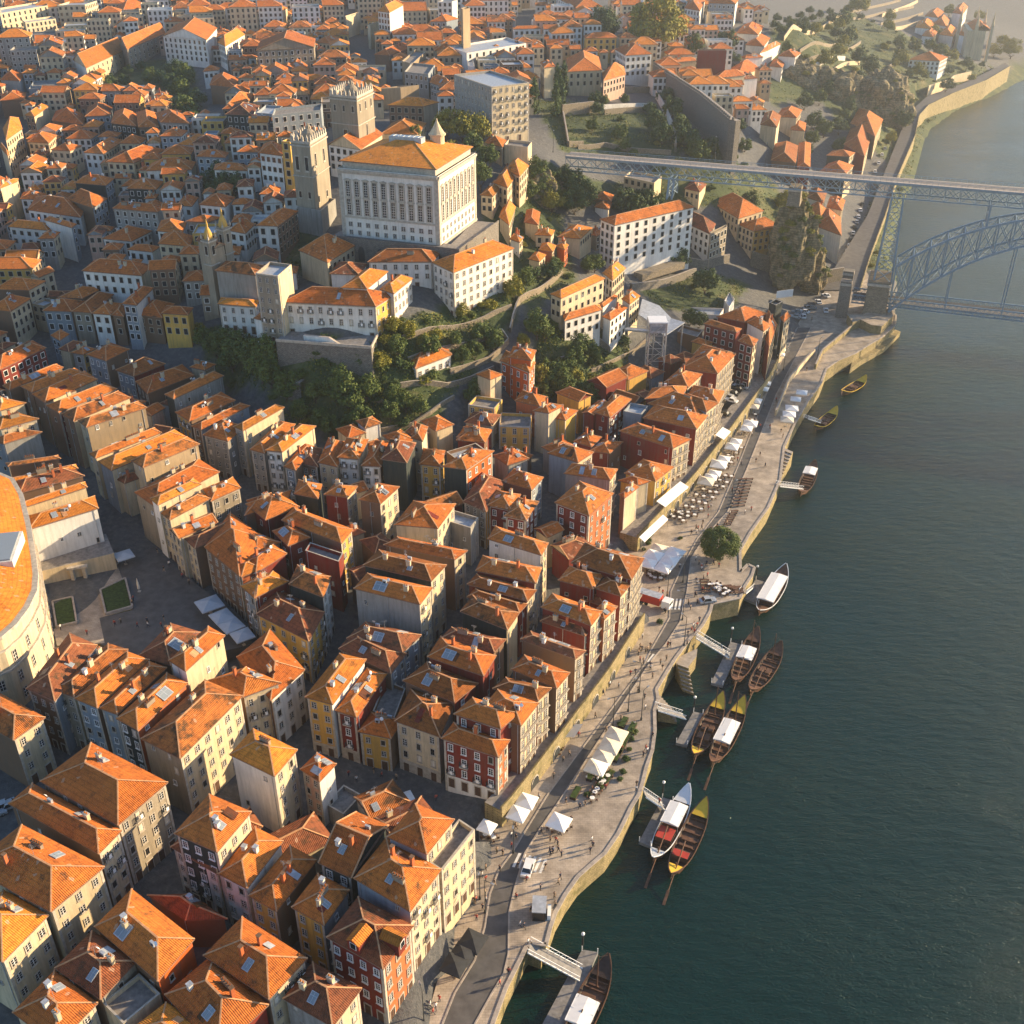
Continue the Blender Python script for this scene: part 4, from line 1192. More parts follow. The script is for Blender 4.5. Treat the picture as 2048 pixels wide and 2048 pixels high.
def fill(region, ang, cw, cd, h0, h1, walls, roofs, limit, seed, lane=3, jit=.12, minf=.7, wins='ab', grow=1.04, flat=.08):
    global FILLED
    rr_ = random.Random(seed)
    reg = [solve(x, y, 0) for x, y in region]
    xs_ = [p.x for p in reg]; ys_ = [p.y for p in reg]; cx, cy = sum(xs_) / len(reg), sum(ys_) / len(reg)
    ca, sa = math.cos(ang), math.sin(ang); ext = max(max(xs_) - min(xs_), max(ys_) - min(ys_)) * .75; n = 0
    cand = []
    v = -ext; row = 0
    while v < ext:
        u = -ext + rr_.uniform(0, cw)
        while u < ext:
            w_ = cw * rr_.uniform(.75, 1.3); cand.append((u, v, w_)); u += w_ + (rr_.random() < .04) * 4
        v += cd; row += 1
        if row % 2 == 0: v += lane
    cand.sort(key=lambda c: -(c[0] * sa + c[1] * ca) * 0 + (cy + c[0] * sa + c[1] * ca))
    for u, v, w_ in cand:
        if n >= limit: break
        for sc2 in (1.0, minf):
            d_ = cd * rr_.uniform(.85, 1.0) * sc2; ww_ = w_ * sc2
            a2 = ang + rr_.uniform(-.05, .05); c2, s2 = math.cos(a2), math.sin(a2)
            x = cx + u * ca - v * sa; y = cy + u * sa + v * ca
            q = [Vector((x + i * c2 - j * s2, y + i * s2 + j * c2, 0)) for i, j in ((-ww_ / 2, -d_ / 2), (ww_ / 2, -d_ / 2), (ww_ / 2, d_ / 2), (-ww_ / 2, d_ / 2))]
            if not pin(x, y, reg): break
            if kept(q) or hits(q, grow): continue
            g = gsm(x, y); hh = rr_.uniform(h0, h1)
            fl = rr_.random() < flat
            wl_ = rr_.choice(walls); wl2 = rr_.choice(walls)
            house(q, g + hh, g, 'f' if fl else rr_.choice(['h', 'h', 'h', 'g', 'e']) + 'x', rr_.choice('gx') if fl else rr_.choice(roofs), wl_ + wl2, wins + ('z' if rr_.random() < .55 else ''), seed=rr_.randint(0, 10 ** 6))
            QUADS.append(q); BB.append((min(p.x for p in q), max(p.x for p in q), min(p.y for p in q), max(p.y for p in q)))
            n += 1; FILLED += 1; break
    return n
MIX = 'wwwcccguyqnt'; RM = 'rrroom'
fill([(-60, 230), (420, 100), (620, 260), (480, 400), (400, 560), (330, 640), (150, 640), (-80, 640)], .05, 10, 11, 8.5, 12.5, MIX, 'rrrod', 120, 21)
fill([(-100, 600), (140, 600), (330, 640), (430, 760), (600, 880), (300, 900), (60, 760), (-120, 700)], -.45, 8, 11, 8, 11, MIX, 'rrrod', 60, 22)
fill([(620, 260), (1060, 230), (1060, 60), (700, 40), (420, 100)], .12, 12, 13, 8, 12, MIX, RM, 90, 23)
fill([(-80, 260), (-40, 20), (400, -10), (430, 120), (200, 260)], .25, 14, 14, 11, 19, 'wwwcccg', RM, 60, 24, lane=7, flat=.4)
fill([(380, 110), (420, -30), (1060, -30), (1060, 110), (700, 110)], .2, 17, 16, 12, 20, 'wwwcccg', RM, 50, 25, lane=8, flat=.45)
fill([(1040, 130), (1060, -30), (1640, -30), (1560, 120), (1480, 250), (1330, 200), (1240, 140)], .1, 15, 13, 8, 14, 'wwwccqw', RM, 60, 26, lane=7, flat=.25)
fill([(-400, 0), (-60, 0), (-60, 700), (-420, 700)], .2, 15, 15, 9, 14, MIX, RM, 30, 27)
# small courtyard houses between the old town blocks
fill([(-40, 1000), (200, 1000), (560, 860), (1000, 860), (1300, 860), (1280, 1050), (1000, 1500), (560, 1460), (480, 1300), (300, 1020)], .62, 7.5, 8, 7, 9.5, 'ccwgnuru', 'rrdm', 50, 28, lane=0, minf=.72, wins='b', grow=1.0)
fill([(430, 1500), (600, 1560), (900, 1700), (800, 1900), (560, 2040), (0, 2048), (0, 1700), (150, 1560), (330, 1500)], .62, 8, 8, 6, 8.5, 'ccwgnr', 'rdm', 22, 29, lane=0, minf=.75, wins='b', grow=1.0)
fill([(1000, 760), (1340, 700), (1420, 640), (1480, 640), (1300, 860), (1000, 960), (880, 880)], .8, 8, 9, 8, 11, 'ccrnuy', 'rrd', 30, 30, lane=0, minf=.72, wins='b', grow=1.0)

fill([(-60, 100), (420, 60), (640, 260), (640, 380), (480, 400), (400, 560), (330, 640), (150, 640), (-80, 640)], .05, 7.5, 8, 7, 9.5, MIX, 'rrrod', 260, 31, lane=0, minf=.7, grow=.98)
fill([(400, -20), (1060, -20), (1060, 230), (640, 260), (420, 100)], .12, 8.5, 9, 7, 10, MIX, RM, 240, 32, lane=0, minf=.7, grow=.98)
fill([(-80, 260), (-40, -20), (400, -20), (430, 120), (200, 260)], .25, 10, 10, 8, 12, MIX, RM, 140, 33, lane=0, grow=.98)
fill([(1040, 130), (1060, -30), (1640, -30), (1560, 120), (1480, 250), (1330, 200), (1240, 140)], .1, 9, 10, 7, 9, 'wwwccqt', RM, 90, 34, lane=1, grow=.98)
fill([(470, 360), (650, 300), (660, 520), (620, 580), (420, 640), (380, 560)], .1, 8, 9, 5, 8, 'wwwggs', 'rrd', 40, 35, lane=0, grow=.98)
fill([(-100, 600), (140, 600), (330, 640), (430, 760), (600, 880), (300, 1000), (60, 900), (-120, 800)], -.45, 7, 8, 7, 9, MIX, 'rrrod', 60, 36, lane=0, minf=.72, grow=.98)
TREEMESH = {}
def zat(x, y, py):
    """height that the photograph shows at row py above the ground point x, y"""
    return H - y * math.tan(TH + math.atan((py - 1024) / F))
def sph(t, x, y, h=0.0): return solve(*T(t, x, y), h)
def big(t, L, B, R_, h, roof, rc, walls, flags, name, label, cat='building', **kw):
    b0 = solve(*T(t, *B), h) if h < 100 else P(*T(t, *B), h - 100)
    z = b0.z; a = P(*T(t, *L), z); c = P(*T(t, *R_), z)
    g = z - h if h < 100 else gsm(b0.x, b0.y)
    return house([a, b0, c, a + c - b0], z, g, roof, rc, walls, flags, cat=cat, label=label, name=name, group=None, **kw)

# windows used on the palace: tall stone surround with a curved pediment
b = MB()
for x0, x1 in ((-.5, -.3), (.3, .5)): b.prism([(x0, -.22), (x1, -.22), (x1, .03), (x0, .03)], 0, 1, 'frame_stone')
b.prism([(-.3, -.22), (.3, -.22), (.3, .03), (-.3, .03)], .93, 1, 'frame_stone'); b.prism([(-.62, -.32), (.62, -.32), (.62, .03), (-.62, .03)], 1.0, 1.03, 'frame_stone')
b.prism([(-.42, -.28), (.42, -.28), (.42, .03), (-.42, .03)], 1.03, 1.06, 'frame_stone'); b.prism([(-.2, -.26), (.2, -.26), (.2, .03), (-.2, .03)], 1.06, 1.1, 'frame_stone')
b.face([(-.3, -.03, 0), (.3, -.03, 0), (.3, -.03, .93), (-.3, -.03, .93)], 'glass')
for k in range(5): b.prism([(-.3, -.07), (.3, -.07), (.3, -.035), (-.3, -.035)], .15 * k + .12, .15 * k + .14, 'frame')
b.prism([(-.02, -.07), (.02, -.07), (.02, -.036), (-.02, -.036)], 0, .93, 'frame'); b.prism([(-.56, -.24), (.56, -.24), (.56, .03), (-.56, .03)], -.05, 0, 'frame_stone')
WIN['p'] = b.mesh('window_pediment')
def facade(root, A, B, rows, n, name='window', m0=.0):
    """rows: (z, width, height, style)"""
    A = Vector((A[0], A[1], 0)); B = Vector((B[0], B[1], 0)); e = B - A; L = e.length; u = e / L; o = Vector((u.y, -u.x, 0))
    rot = Matrix(((u.x, -o.x, 0, 0), (u.y, -o.y, 0, 0), (0, 0, 1, 0), (0, 0, 0, 1))); rl = WM(root).translation
    for z, w_, h_, st in rows:
        for i in range(n):
            p = A + u * (m0 + (L - 2 * m0) * (i + .5) / n) + o * .02
            inst(name, WIN[st] if st != 'D' else DOOR, root, Matrix.Translation(Vector((p.x, p.y, z)) - rl) @ rot @ Matrix.Diagonal((w_, 1, h_, 1)))
def root_build(mb, nm, root, smooth=False):
    rl = WM(root).translation; mb.v = [(a - rl.x, b_ - rl.y, c - rl.z) for a, b_, c in mb.v]
    o = bpy.data.objects.new(nm, mb.mesh(nm, smooth)); COL.objects.link(o); o.parent = root; return o

# ------------------------------------------------------------------ bishop's palace
zb = 54.0; Bc = P(880, 492, zb); zc = zat(0, Bc.y, 352)
La = P(*T('10', 615, 1262), zc); Ra = P(*T('10', 1655, 1150), zc); Bc = Vector((Bc.x, Bc.y, zc)); Fa = La + Ra - Bc
pq = [La, Bc, Ra, Fa]
pal = empty('palace', Vector(((La.x + Ra.x) / 2, (La.y + Ra.y) / 2, zb))); tag(pal, 'large white palace with rows of pedimented windows under a wide orange roof', 'palace')
w = MB()
for i in range(4):
    A, B = pq[i], pq[(i + 1) % 4]; w.face([(A.x, A.y, zb - 8), (B.x, B.y, zb - 8), (B.x, B.y, zc - .1), (A.x, A.y, zc - .1)], 'ww')
for i in (0, 1):
    A, B = pq[i], pq[(i + 1) % 4]; u = (B - A).normalized(); o_ = Vector((u.y, -u.x, 0))
    for s_, t_ in ((0, 1.3), ((B - A).length - 1.3, (B - A).length)):
        p0, p1 = A + u * s_, A + u * t_; w.prism([(p0.x, p0.y), (p1.x, p1.y), ((p1 + o_ * .15).x, (p1 + o_ * .15).y), ((p0 + o_ * .15).x, (p0 + o_ * .15).y)], zb - 2, zc - 1.7, 'frame_stone')
    for z0_, z1_, d_ in ((zc - 1.6, zc - 1.0, .3), (zc - .99, zc - .3, .6), (zb + 6.2, zb + 6.8, .22), (zb - .6, zb + .1, .35)):
        p0, p1 = A + u * 1.35, B - u * 1.35
        if d_ > .25: p0, p1 = A - u * .0, B + u * .0
        w.prism([(p0.x, p0.y), (p1.x, p1.y), ((p1 + o_ * d_).x, (p1 + o_ * d_).y), ((p0 + o_ * d_).x, (p0 + o_ * d_).y)], z0_, z1_, 'frame_stone', None, True)
root_build(w, 'walls', pal)
n1 = 10; n2 = 9
rows = [(zb + .9, 1.3, 1.5, 's'), (zb + 3.6, 1.5, 1.5, 's'), (zb + 7.6, 2.0, 5.4, 'p'), (zb + 13.6, 2.0, 5.2, 'p')]
sc_ = (zc - zb) / 22.5
rows = [(zb + (z - zb) * sc_, w_, h_ * sc_, s) for z, w_, h_, s in rows]
facade(pal, pq[0], pq[1], rows, n1, m0=1.6); facade(pal, pq[1], pq[2], rows, n2, m0=1.6)
att = shrink([Vector((p.x, p.y, 0)) for p in pq], 1.2); w = MB(); w.prism([(p.x, p.y) for p in att], zc - .4, zc + 1.5, 'frame_stone'); root_build(w, 'attic', pal)
rb = MB(); rq = shrink([Vector((p.x, p.y, 0)) for p in pq], .5); sl, *_ = roof_geo(rb, rq, zc + 1.9, 'h', 'x', 'o', 'ww', pitch=.42); ro = root_build(rb, 'roof', pal)
cc = sum(pq, Vector()) / 4; ax = (pq[1] - pq[0]).normalized(); rzp = math.atan2(ax.y, ax.x)
w = MB(); w.box((cc.x, cc.y, zc + 4.6), (11, 3.4, 2.6), 'zinc', rzp); w.box((cc.x, cc.y, zc + 7.21), (10.2, 2.6, .1), 'sky_glass', rzp)
for k in range(6): q_ = cc + ax * (-4.2 + 1.7 * k); w.box((q_.x, q_.y, zc + 7.3), (.15, 2.7, .08), 'frame', rzp)
root_build(w, 'skylight', ro)
tp = P(*T('10', 1370, 1110), zc + 3); w = MB(); w.lathe((tp.x, tp.y, zc + 1.5), [(2.3, 0), (2.3, 5.2), (2.8, 5.3), (2.8, 5.8), (2.4, 6.0), (1.6, 7.2), (.8, 8.6), (.3, 9.6), (.15, 10.4)], 'wc', 12); root_build(w, 'turret', pal)
# arched stone terrace it stands on
uF = (pq[1] - pq[0]).normalized(); nF = Vector((uF.y, -uF.x, 0)); uR = (pq[2] - pq[1]).normalized(); nR = Vector((uR.y, -uR.x, 0))
wl = [pq[0] + nF * 4 - uF * 3, pq[1] + nF * 4 + nR * 8, pq[2] + nR * 8]
for k_, v_ in enumerate(wl): v_.z = zb + .1 - (k_ == 2)
strip_wall('terrace_wall', [(p.x, p.y, p.z) for p in wl], 8.5, 36, [p.z for p in wl], 'arched granite terrace wall below the white palace', 'grey_wall', 'terrace', parapet=.9)
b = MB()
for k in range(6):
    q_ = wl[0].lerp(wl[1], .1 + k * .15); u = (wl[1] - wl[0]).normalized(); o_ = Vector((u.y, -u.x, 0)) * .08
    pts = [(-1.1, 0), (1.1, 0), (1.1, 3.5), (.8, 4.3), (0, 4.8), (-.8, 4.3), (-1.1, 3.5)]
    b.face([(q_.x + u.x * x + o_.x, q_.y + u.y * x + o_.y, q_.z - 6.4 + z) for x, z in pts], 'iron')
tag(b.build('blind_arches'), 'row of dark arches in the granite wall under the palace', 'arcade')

# ------------------------------------------------------------------ towers
def tower(t, L, B, R_, ztop, zbase, name, label, wm='ss', crown='merlon', win=()):
    b0 = P(*T(t, *B), ztop); a = P(*T(t, *L), ztop); c = P(*T(t, *R_), ztop); q = [a, b0, c, a + c - b0]
    root = empty(name, Vector(((a.x + c.x) / 2, (a.y + c.y) / 2, zbase))); tag(root, label, 'tower')
    w = MB()
    for i in range(4):
        A, B_ = q[i], q[(i + 1) % 4]; w.face([(A.x, A.y, zbase - 6), (B_.x, B_.y, zbase - 6), (B_.x, B_.y, ztop), (A.x, A.y, ztop)], 'w' + wm[0])
    oq = shrink([Vector((p.x, p.y, 0)) for p in q], -.35)
    for z0_, z1_ in ((ztop - 1.0, ztop - .5), (zbase + (ztop - zbase) * .55, zbase + (ztop - zbase) * .55 + .3)):
        w.prism([(p.x, p.y) for p in oq], z0_, z1_, 'frame_stone', None, True)
    w.face([(p.x, p.y, ztop - .49) for p in oq], 'terrace')
    root_build(w, 'walls', root)
    if crown == 'merlon':
        w = MB()
        for i in range(4):
            A, B_ = q[i], q[(i + 1) % 4]; n = max(3, int((B_ - A).length / 1.7)); u = (B_ - A).normalized(); rz = math.atan2(u.y, u.x)
            w.bar(Vector((A.x, A.y, ztop + .4)), Vector((B_.x, B_.y, ztop + .4)), .4, 'frame_stone', .8)
            for k in range(n):
                p = A.lerp(B_, (k + .5) / n); w.box((p.x, p.y, ztop + .8), (.8, .42, 1.3), 'frame_stone', rz); w.lathe((p.x, p.y, ztop + 2.1), [(.35, 0), (.01, .9)], 'frame_stone', 4)
        root_build(w, 'battlement', root)
        m_ = sum(q, Vector()) / 4; w = MB(); w.lathe((m_.x, m_.y, ztop - .5), [(2.6, 0), (2.6, 1.6), (2.2, 2.6), (1.3, 3.4), (.5, 3.7), (.5, 4.6), (.1, 5.4)], 'ws', 12); root_build(w, 'dome', root)
    elif crown == 'dome':
        m_ = sum(q, Vector()) / 4; r_ = (q[1] - q[0]).length * .5; w = MB(); w.lathe((m_.x, m_.y, ztop - .5), [(r_, 0), (r_ * .95, 1), (r_ * .8, 2), (r_ * .5, 3.1), (.35, 3.8), (.35, 4.8), (.05, 6.2)], 'wy', 12); root_build(w, 'dome', root)
        for p in q: w = MB(); w.lathe((p.x, p.y, ztop), [(.35, 0), (.35, .6), (.15, 1), (.02, 2.2)], 'frame_stone', 6); root_build(w, 'pinnacle', root)
    else:
        w = MB(); roof_geo(w, oq, ztop + .25, 'p', 'a', 'd', 'ws', .6); root_build(w, 'roof', root)
    for side, z_, w_, h_, n in win:
        A, B_ = (q[0], q[1]) if side == 'a' else (q[1], q[2])
        facade(root, A, B_, [(z_, w_, h_, 'd')], n, 'belfry_opening')
    for i in range(4): pass
    HOUSES.append(dict(root=root, q=[Vector((p.x, p.y, 0)) for p in q], c=Vector((m0_(q).x, m0_(q).y, 0)), z=ztop, g=zbase, label=label, skip=True))
    return root
def m0_(q): return sum(q, Vector()) / 4
tower('10', (555, 725), (758, 745), (882, 685), 84, 63, 'cathedral_tower', 'square battlemented granite tower with a small dome behind the palace', win=(('b', 79, 1.3, 3.0, 3), ('a', 79, 1.2, 2.4, 3), ('b', 69, 1.3, 5, 1), ('a', 69.5, 2, 3.5, 1)))
tower('10', (262, 1075), (405, 1090), (530, 1015), 78, 54, 'cathedral_tower', 'square granite tower with tall arched openings left of the palace', win=(('a', 69, 1.6, 5.0, 2), ('b', 70, 1.5, 4.5, 2), ('b', 58, 1.5, 2.4, 2), ('a', 60, 1.3, 2.4, 2)))
tower('00', (1520, 1800), (1570, 1812), (1625, 1790), 60, 42, 'bell_tower', 'front bell tower of the baroque church, lit yellow, beside the white convent', crown='dome', win=(('b', 55, 1.4, 3, 1), ('a', 55, 1.4, 3, 1)))
tower('00', (1630, 1710), (1680, 1722), (1735, 1700), 61, 42, 'bell_tower', 'rear bell tower of the baroque church, half hidden by its twin', crown='dome', win=(('b', 56, 1.4, 3, 1), ('a', 56, 1.4, 3, 1)))
big('01', (1480, -120), (1620, -60), (1700, -90), 157, 'g', 'd', 'ss', 'z', 'church', 'tall granite church front between its two bell towers', 'church')
big('01', (1620, 105), (1932, 145), (2010, 75), 15.5, 'h', 'm', 'gs', 'z', 'church', 'long granite church nave with a russet roof above the white hall', 'church')
big('01', (1640, 362), (1935, 385), (1960, 335), 9, 'h', 'o', 'ww', 'az', 'parish_hall', 'low white hall with a narrow orange roof under the granite nave', 'building')
big('11', (-5, 128), (165, 150), (268, 62), 21, 'f', 'g', 'sc', 'a', 'stair_tower', 'tall granite tower block with a curved zinc top beside the white convent', 'tower')
big('11', (-20, 470), (110, 505), (180, 440), 7, 'h', 'm', 'ws', 'z', 'chapel', 'small white gabled chapel over a granite arch beside the convent', 'chapel')
CONV = big('11', (200, 348), (905, 382), (1060, 288), 10.5, 'h', 'r', 'wy', 'ab', 'convent', 'long white convent with two rows of windows above the grey terrace', 'convent', far=False)
big('11', (640, 238), (840, 248), (1000, 118), 10.5, 'h', 'o', 'ww', 'z', 'convent_wing', 'orange roofed wing behind the long white convent', 'building')
big('11', (930, 250), (1040, 285), (1185, 168), 10.5, 'h', 'o', 'ww', 'b', 'convent_wing', 'short white wing with bright orange roof facing the sun', 'building', far=False)
big('10', (840, 1975), (1335, 1975), (1400, 1905), 9, 'h', 'r', 'ww', 'a', 'convent_wing', 'white range with a long russet roof joining the convent to the hall', 'building', far=False)
big('11', (1325, 48), (1490, 122), (1952, -60), 15, 'h', 'o', 'ww', 'ab', 'seminary', 'white four-storey seminary with an orange hipped roof below the palace', 'building', far=False)
big('11', (555, 130), (780, 142), (840, 58), 5, 'h', 'd', 'ww', 'z', 'shed', 'low white shed with a dark brown roof in the convent yard', 'shed')
big('11', (1145, 795), (1205, 848), (1480, 745), 4.5, 'h', 'o', 'ww', 'bz', 'cottage', 'small white cottage with an orange roof on the garden terraces', 'house', far=False)
big('10', (1495, 560), (1778, 655), (2062, 622), 22, 'f', 'g', 'gc', 'ab', 'office_block', 'tall grey office block with a grid of windows and ribbed zinc roof', 'office block', far=False)
big('10', (1450, 350), (1590, 400), (2040, 325), 13, 'f', 'g', 'ww', 'b', 'modern_building', 'long white modern building with ribbon windows behind the office block', 'building')
big('10', (915, 82), (1010, 95), (1115, 35), 22, 'h', 'o', 'ww', 'a', 'tower_block', 'tall white apartment block with a blank sunlit side wall', 'apartment block')
big('10', (1545, 60), (1560, 72), (1615, 60), 30, 'f', 'g', 'tt', 'n', 'chimney_stack', 'slender tan tower block rising at the top edge', 'tower block')
big('00', (0, 60), (0, 100), (360, 40), 22, 'f', 'g', 'cc', 'b', 'apartment_block', 'long cream apartment block at the top corner', 'apartment block')
big('00', (430, 40), (640, 35), (730, 5), 20, 'f', 'g', 'cc', 'ab', 'apartment_block', 'cream terraced apartment block beside a blank white wall', 'apartment block')
big('00', (295, 420), (540, 430), (700, 370), 9, 'f', 'g', 'ww', 'a', 'modern_building', 'low white modern building with one dark window band', 'building')
# grey deck terrace in front of the convent
zt = 40.6; b = MB(); q = [P(*T('11', x, y), zt) for x, y in ((150, 645), (870, 700), (925, 590), (215, 560))]
b.prism([(p.x, p.y) for p in q], zt - 9, zt, 'grey_wall', 'wood_grey'); ct = b.build('terrace'); tag(ct, 'grey decked terrace below the long white convent', 'terrace')
b = MB()
for a, c in ((q[0], q[1]), (q[1], q[2])): b.bar(a + Vector((0, 0, .4)), c + Vector((0, 0, .4)), .35, 'frame_stone', .8)
tag(b.build('parapet'), 'stone parapet along the edge of the grey deck', 'parapet')
# long wall windows etc. on the hill: garden walls following the slope
def garden_wall(t, pts, hgt, label, th=.5, m='old_wall', cap=True, sink=4):
    W_ = [sph(t, x, y) for x, y in pts]
    # subdivide so the wall follows the slope
    Q = []
    for a, c in zip(W_, W_[1:]):
        n = max(1, int((c - a).length / 4))
        for k in range(n): Q.append(a.lerp(c, k / n))
    Q.append(W_[-1]); b = MB()
    for a, c in zip(Q, Q[1:]):
        u = (c - a); u.z = 0
        if u.length < .1: continue
        u.normalize(); s = Vector((-u.y, u.x, 0)) * th
        za, zc_ = gsm(a.x, a.y) + hgt, gsm(c.x, c.y) + hgt; zl = min(za, zc_) - hgt - sink
        p = [a, c, c + s, a + s]; zz = [za, zc_, zc_, za]
        for i in range(4):
            j = (i + 1) % 4
            if i in (1, 3): continue
            b.face([(p[i].x, p[i].y, zl), (p[j].x, p[j].y, zl), (p[j].x, p[j].y, zz[j]), (p[i].x, p[i].y, zz[i])], m)
        b.face([(p[i].x, p[i].y, zz[i]) for i in range(4)], 'stone_pave' if cap else m)
    tag(b.build('garden_wall'), label, 'wall')
garden_wall('11', [(1110, 640), (1500, 560), (1800, 450), (1932, 400)], 1.6, 'upper terrace wall below the seminary, sunlit and mossy')
garden_wall('11', [(1150, 800), (1500, 700), (1850, 580), (1900, 650), (1750, 790), (1460, 880)], 1.4, 'curving terrace wall around the trimmed round bushes')
garden_wall('11', [(1090, 1000), (1300, 980), (1450, 1000), (1800, 870)], 1.8, 'stone terrace wall under the small white cottage')
garden_wall('11', [(660, 1110), (850, 1100), (1040, 1130)], 1.2, 'short pale terrace wall among the dark bushes')
garden_wall('11', [(780, 1340), (960, 1330), (1180, 1290), (1320, 1200), (1500, 1080)], 1.3, 'low curved wall at the foot of the wooded slope')
garden_wall('11', [(370, 720), (560, 740), (700, 830)], 5.0, 'tall whitewashed retaining wall under the convent terrace', .8, 'ww')
garden_wall('11', [(180, 1060), (260, 1090), (345, 1080)], 5.0, 'round granite bastion at the edge of the wood', 3, 'grey_wall')
garden_wall('21', [(-10, 590), (60, 360), (200, 290), (380, 140)], 2.2, 'long stone wall climbing beside the stairs up to the palace')
garden_wall('21', [(370, 820), (480, 790), (640, 660), (740, 740)], 2.5, 'zigzag stone wall under the white hillside houses')
garden_wall('21', [(600, 880), (780, 800), (1030, 640)], 1.2, 'sloping retaining wall beside the lift tower')
garden_wall('21', [(900, 270), (1150, 235), (1390, 150)], 3.0, 'curved granite wall above the dark green lawn', .8, 'grey_wall')
garden_wall('21', [(1260, 70), (1440, 100), (1640, 50)], 3.5, 'granite wall under the small stone tower house', .8, 'grey_wall')
garden_wall('20', [(500, 1130), (700, 1110), (900, 1150), (1200, 1170)], 2.0, 'long granite wall at the back of the upper bridge deck')
garden_wall('20', [(700, 870), (1010, 850)], 2.6, 'grey terrace wall in the walled garden, upper tier')
garden_wall('20', [(700, 720), (1060, 700)], 3.0, 'pale garden wall under the white gabled house')
garden_wall('20', [(690, 830), (1060, 820)], 2.4, 'white panelled terrace wall in the walled garden', .5, 'ww')
garden_wall('20', [(1080, 740), (1160, 880), (1230, 1150)], 4.0, 'tall whitewashed wall running down the walled garden', .5, 'ww')
garden_wall('20', [(380, 880), (620, 850)], 5.0, 'ruined stone gable at the garden corner', .8)
garden_wall('20', [(380, 880), (420, 1110), (540, 1110)], 2.5, 'reddish stone wall beside the square at the bridge end', .6)
garden_wall('30', [(310, 540), (580, 460)], 3.0, 'white cracked wall on the sunlit slope, uppermost', .5, 'ww')
garden_wall('30', [(370, 640), (690, 490)], 2.5, 'second pale wall on the sunlit slope', .5, 'wc')
garden_wall('30', [(510, 740), (720, 670)], 3.0, 'third white wall on the sunlit slope', .5, 'ww')
garden_wall('30', [(120, 310), (450, 200), (600, 130)], 3.0, 'long sunlit wall under the avenue of round trees', .5, 'wc')
garden_wall('30', [(960, 230), (1150, 180)], 3.0, 'cream wall below the terraced gardens', .5, 'wc')
garden_wall('30', [(860, 130), (1130, 20)], 3.0, 'long cream wall climbing to the hilltop', .5, 'wc')
garden_wall('30', [(1210, 680), (1400, 600), (1530, 570)], 3.0, 'cream roadside wall below the white hillside house', .5, 'wc')

for a_, n_ in (([(620, 100), (800, 60), (1000, 10)], 'first'), ([(640, 150), (850, 110), (1100, 60)], 'second'), ([(850, 190), (1050, 150), (1170, 110)], 'third'), ([(560, 400), (700, 330)], 'fourth'), ([(240, 400), (420, 350), (600, 300)], 'fifth'), ([(280, 470), (440, 430), (560, 400)], 'sixth'), ([(440, 700), (600, 640), (700, 580)], 'seventh'), ([(860, 560), (960, 480), (1000, 380)], 'eighth')):
    garden_wall('30', a_, 2.2, f'{n_} low stone terrace wall on the hillside counted from the top edge')
# ------------------------------------------------------------------ medieval city wall
cw = [((1060, 480), 66), ((1180, 560), 65), ((1400, 700), 63.5), ((1560, 830), 62), ((1640, 900), 61), ((1690, 912), 61)]
pts = [P(*T('20', *a), z) for a, z in cw]
strip_wall('city_wall', [(p.x, p.y, p.z) for p in pts], 3.0, 30, [p.z for p in pts], 'long crenellated granite city wall descending the hillside', 'grey_wall', 'stone_pave', cat='city wall')
b = MB()
for a, c in zip(pts, pts[1:]):
    n = max(1, int((c - a).length / 2.2)); rz = math.atan2(c.y - a.y, c.x - a.x)
    for k in range(n): p = a.lerp(c, (k + .5) / n) + Vector((0, 0, 0)); s = Vector((math.sin(rz), -math.cos(rz), 0)) * -.35; b.box((p.x + s.x, p.y + s.y, p.z), (1.2, .6, 1.1), 'grey_wall', rz)
cwr = [o for o in bpy.data.objects if o.name == 'city_wall'][0]; root_build(b, 'battlement', cwr)

# ------------------------------------------------------------------ walled promenade
def up(L_, z): return [(p.x, p.y, z) for p in L_]
strip_wall('promenade_wall', up(W1, WZ), 3.9, -1, WZ, 'long yellow stone wall with arched doors under the nearer riverside houses', 'quay_wall', 'terrace', parapet=.9, arches=9)
strip_wall('promenade_wall', up(W2, WZ), 5.2, -1, WZ, 'stone arcade wall with shop arches behind the white cafe canopies', 'quay_wall', 'terrace', parapet=.9, arches=5.5)

# ------------------------------------------------------------------ ring-shaped palace at the left edge
zr = solve(*T('02', 265, 590), 18).z
ring = [(-420, 1000), (-180, 1010), (0, 935), (110, 840), (200, 720), (262, 590), (270, 470), (255, 340), (215, 100), (160, -130), (90, -250), (-100, -330), (-420, -250)]
rp = [P(*T('02', x, y), zr) for x, y in ring]
rt = empty('exchange_building', Vector((rp[5].x - 15, rp[5].y, zr - 18))); tag(rt, 'round-ended cream stone building with a wide bright orange roof at the plaza', 'building')
w = MB(); w.prism([(p.x, p.y) for p in rp], zr - 24, zr, 'wc', 'terrace')
oq = shrink([Vector((p.x, p.y, 0)) for p in rp], -.5)
for z0_, z1_ in ((zr - .7, zr + .02), (zr - 3.6, zr - 3.3), (zr - 8.5, zr - 8.1)): w.prism([(p.x, p.y) for p in oq], z0_, z1_, 'frame_stone', None, True)
root_build(w, 'walls', rt)
w = MB(); iq = shrink([Vector((p.x, p.y, 0)) for p in rp], .6); ir = shrink([Vector((p.x, p.y, 0)) for p in rp], 8.5)
for i in range(len(iq)):
    j = (i + 1) % len(iq); L_ = (iq[j] - iq[i]).length
    w.face([(iq[i].x, iq[i].y, zr + .3), (iq[j].x, iq[j].y, zr + .3), (ir[j].x, ir[j].y, zr + 3.2), (ir[i].x, ir[i].y, zr + 3.2)], 'ro', [(0, 0), (L_, 0), (L_ * .8, 8), (0, 8)])
    w.face([(ir[i].x, ir[i].y, zr + 3.2), (ir[j].x, ir[j].y, zr + 3.2), (ir[j].x, ir[j].y, zr - 3), (ir[i].x, ir[i].y, zr - 3)], 'wg')
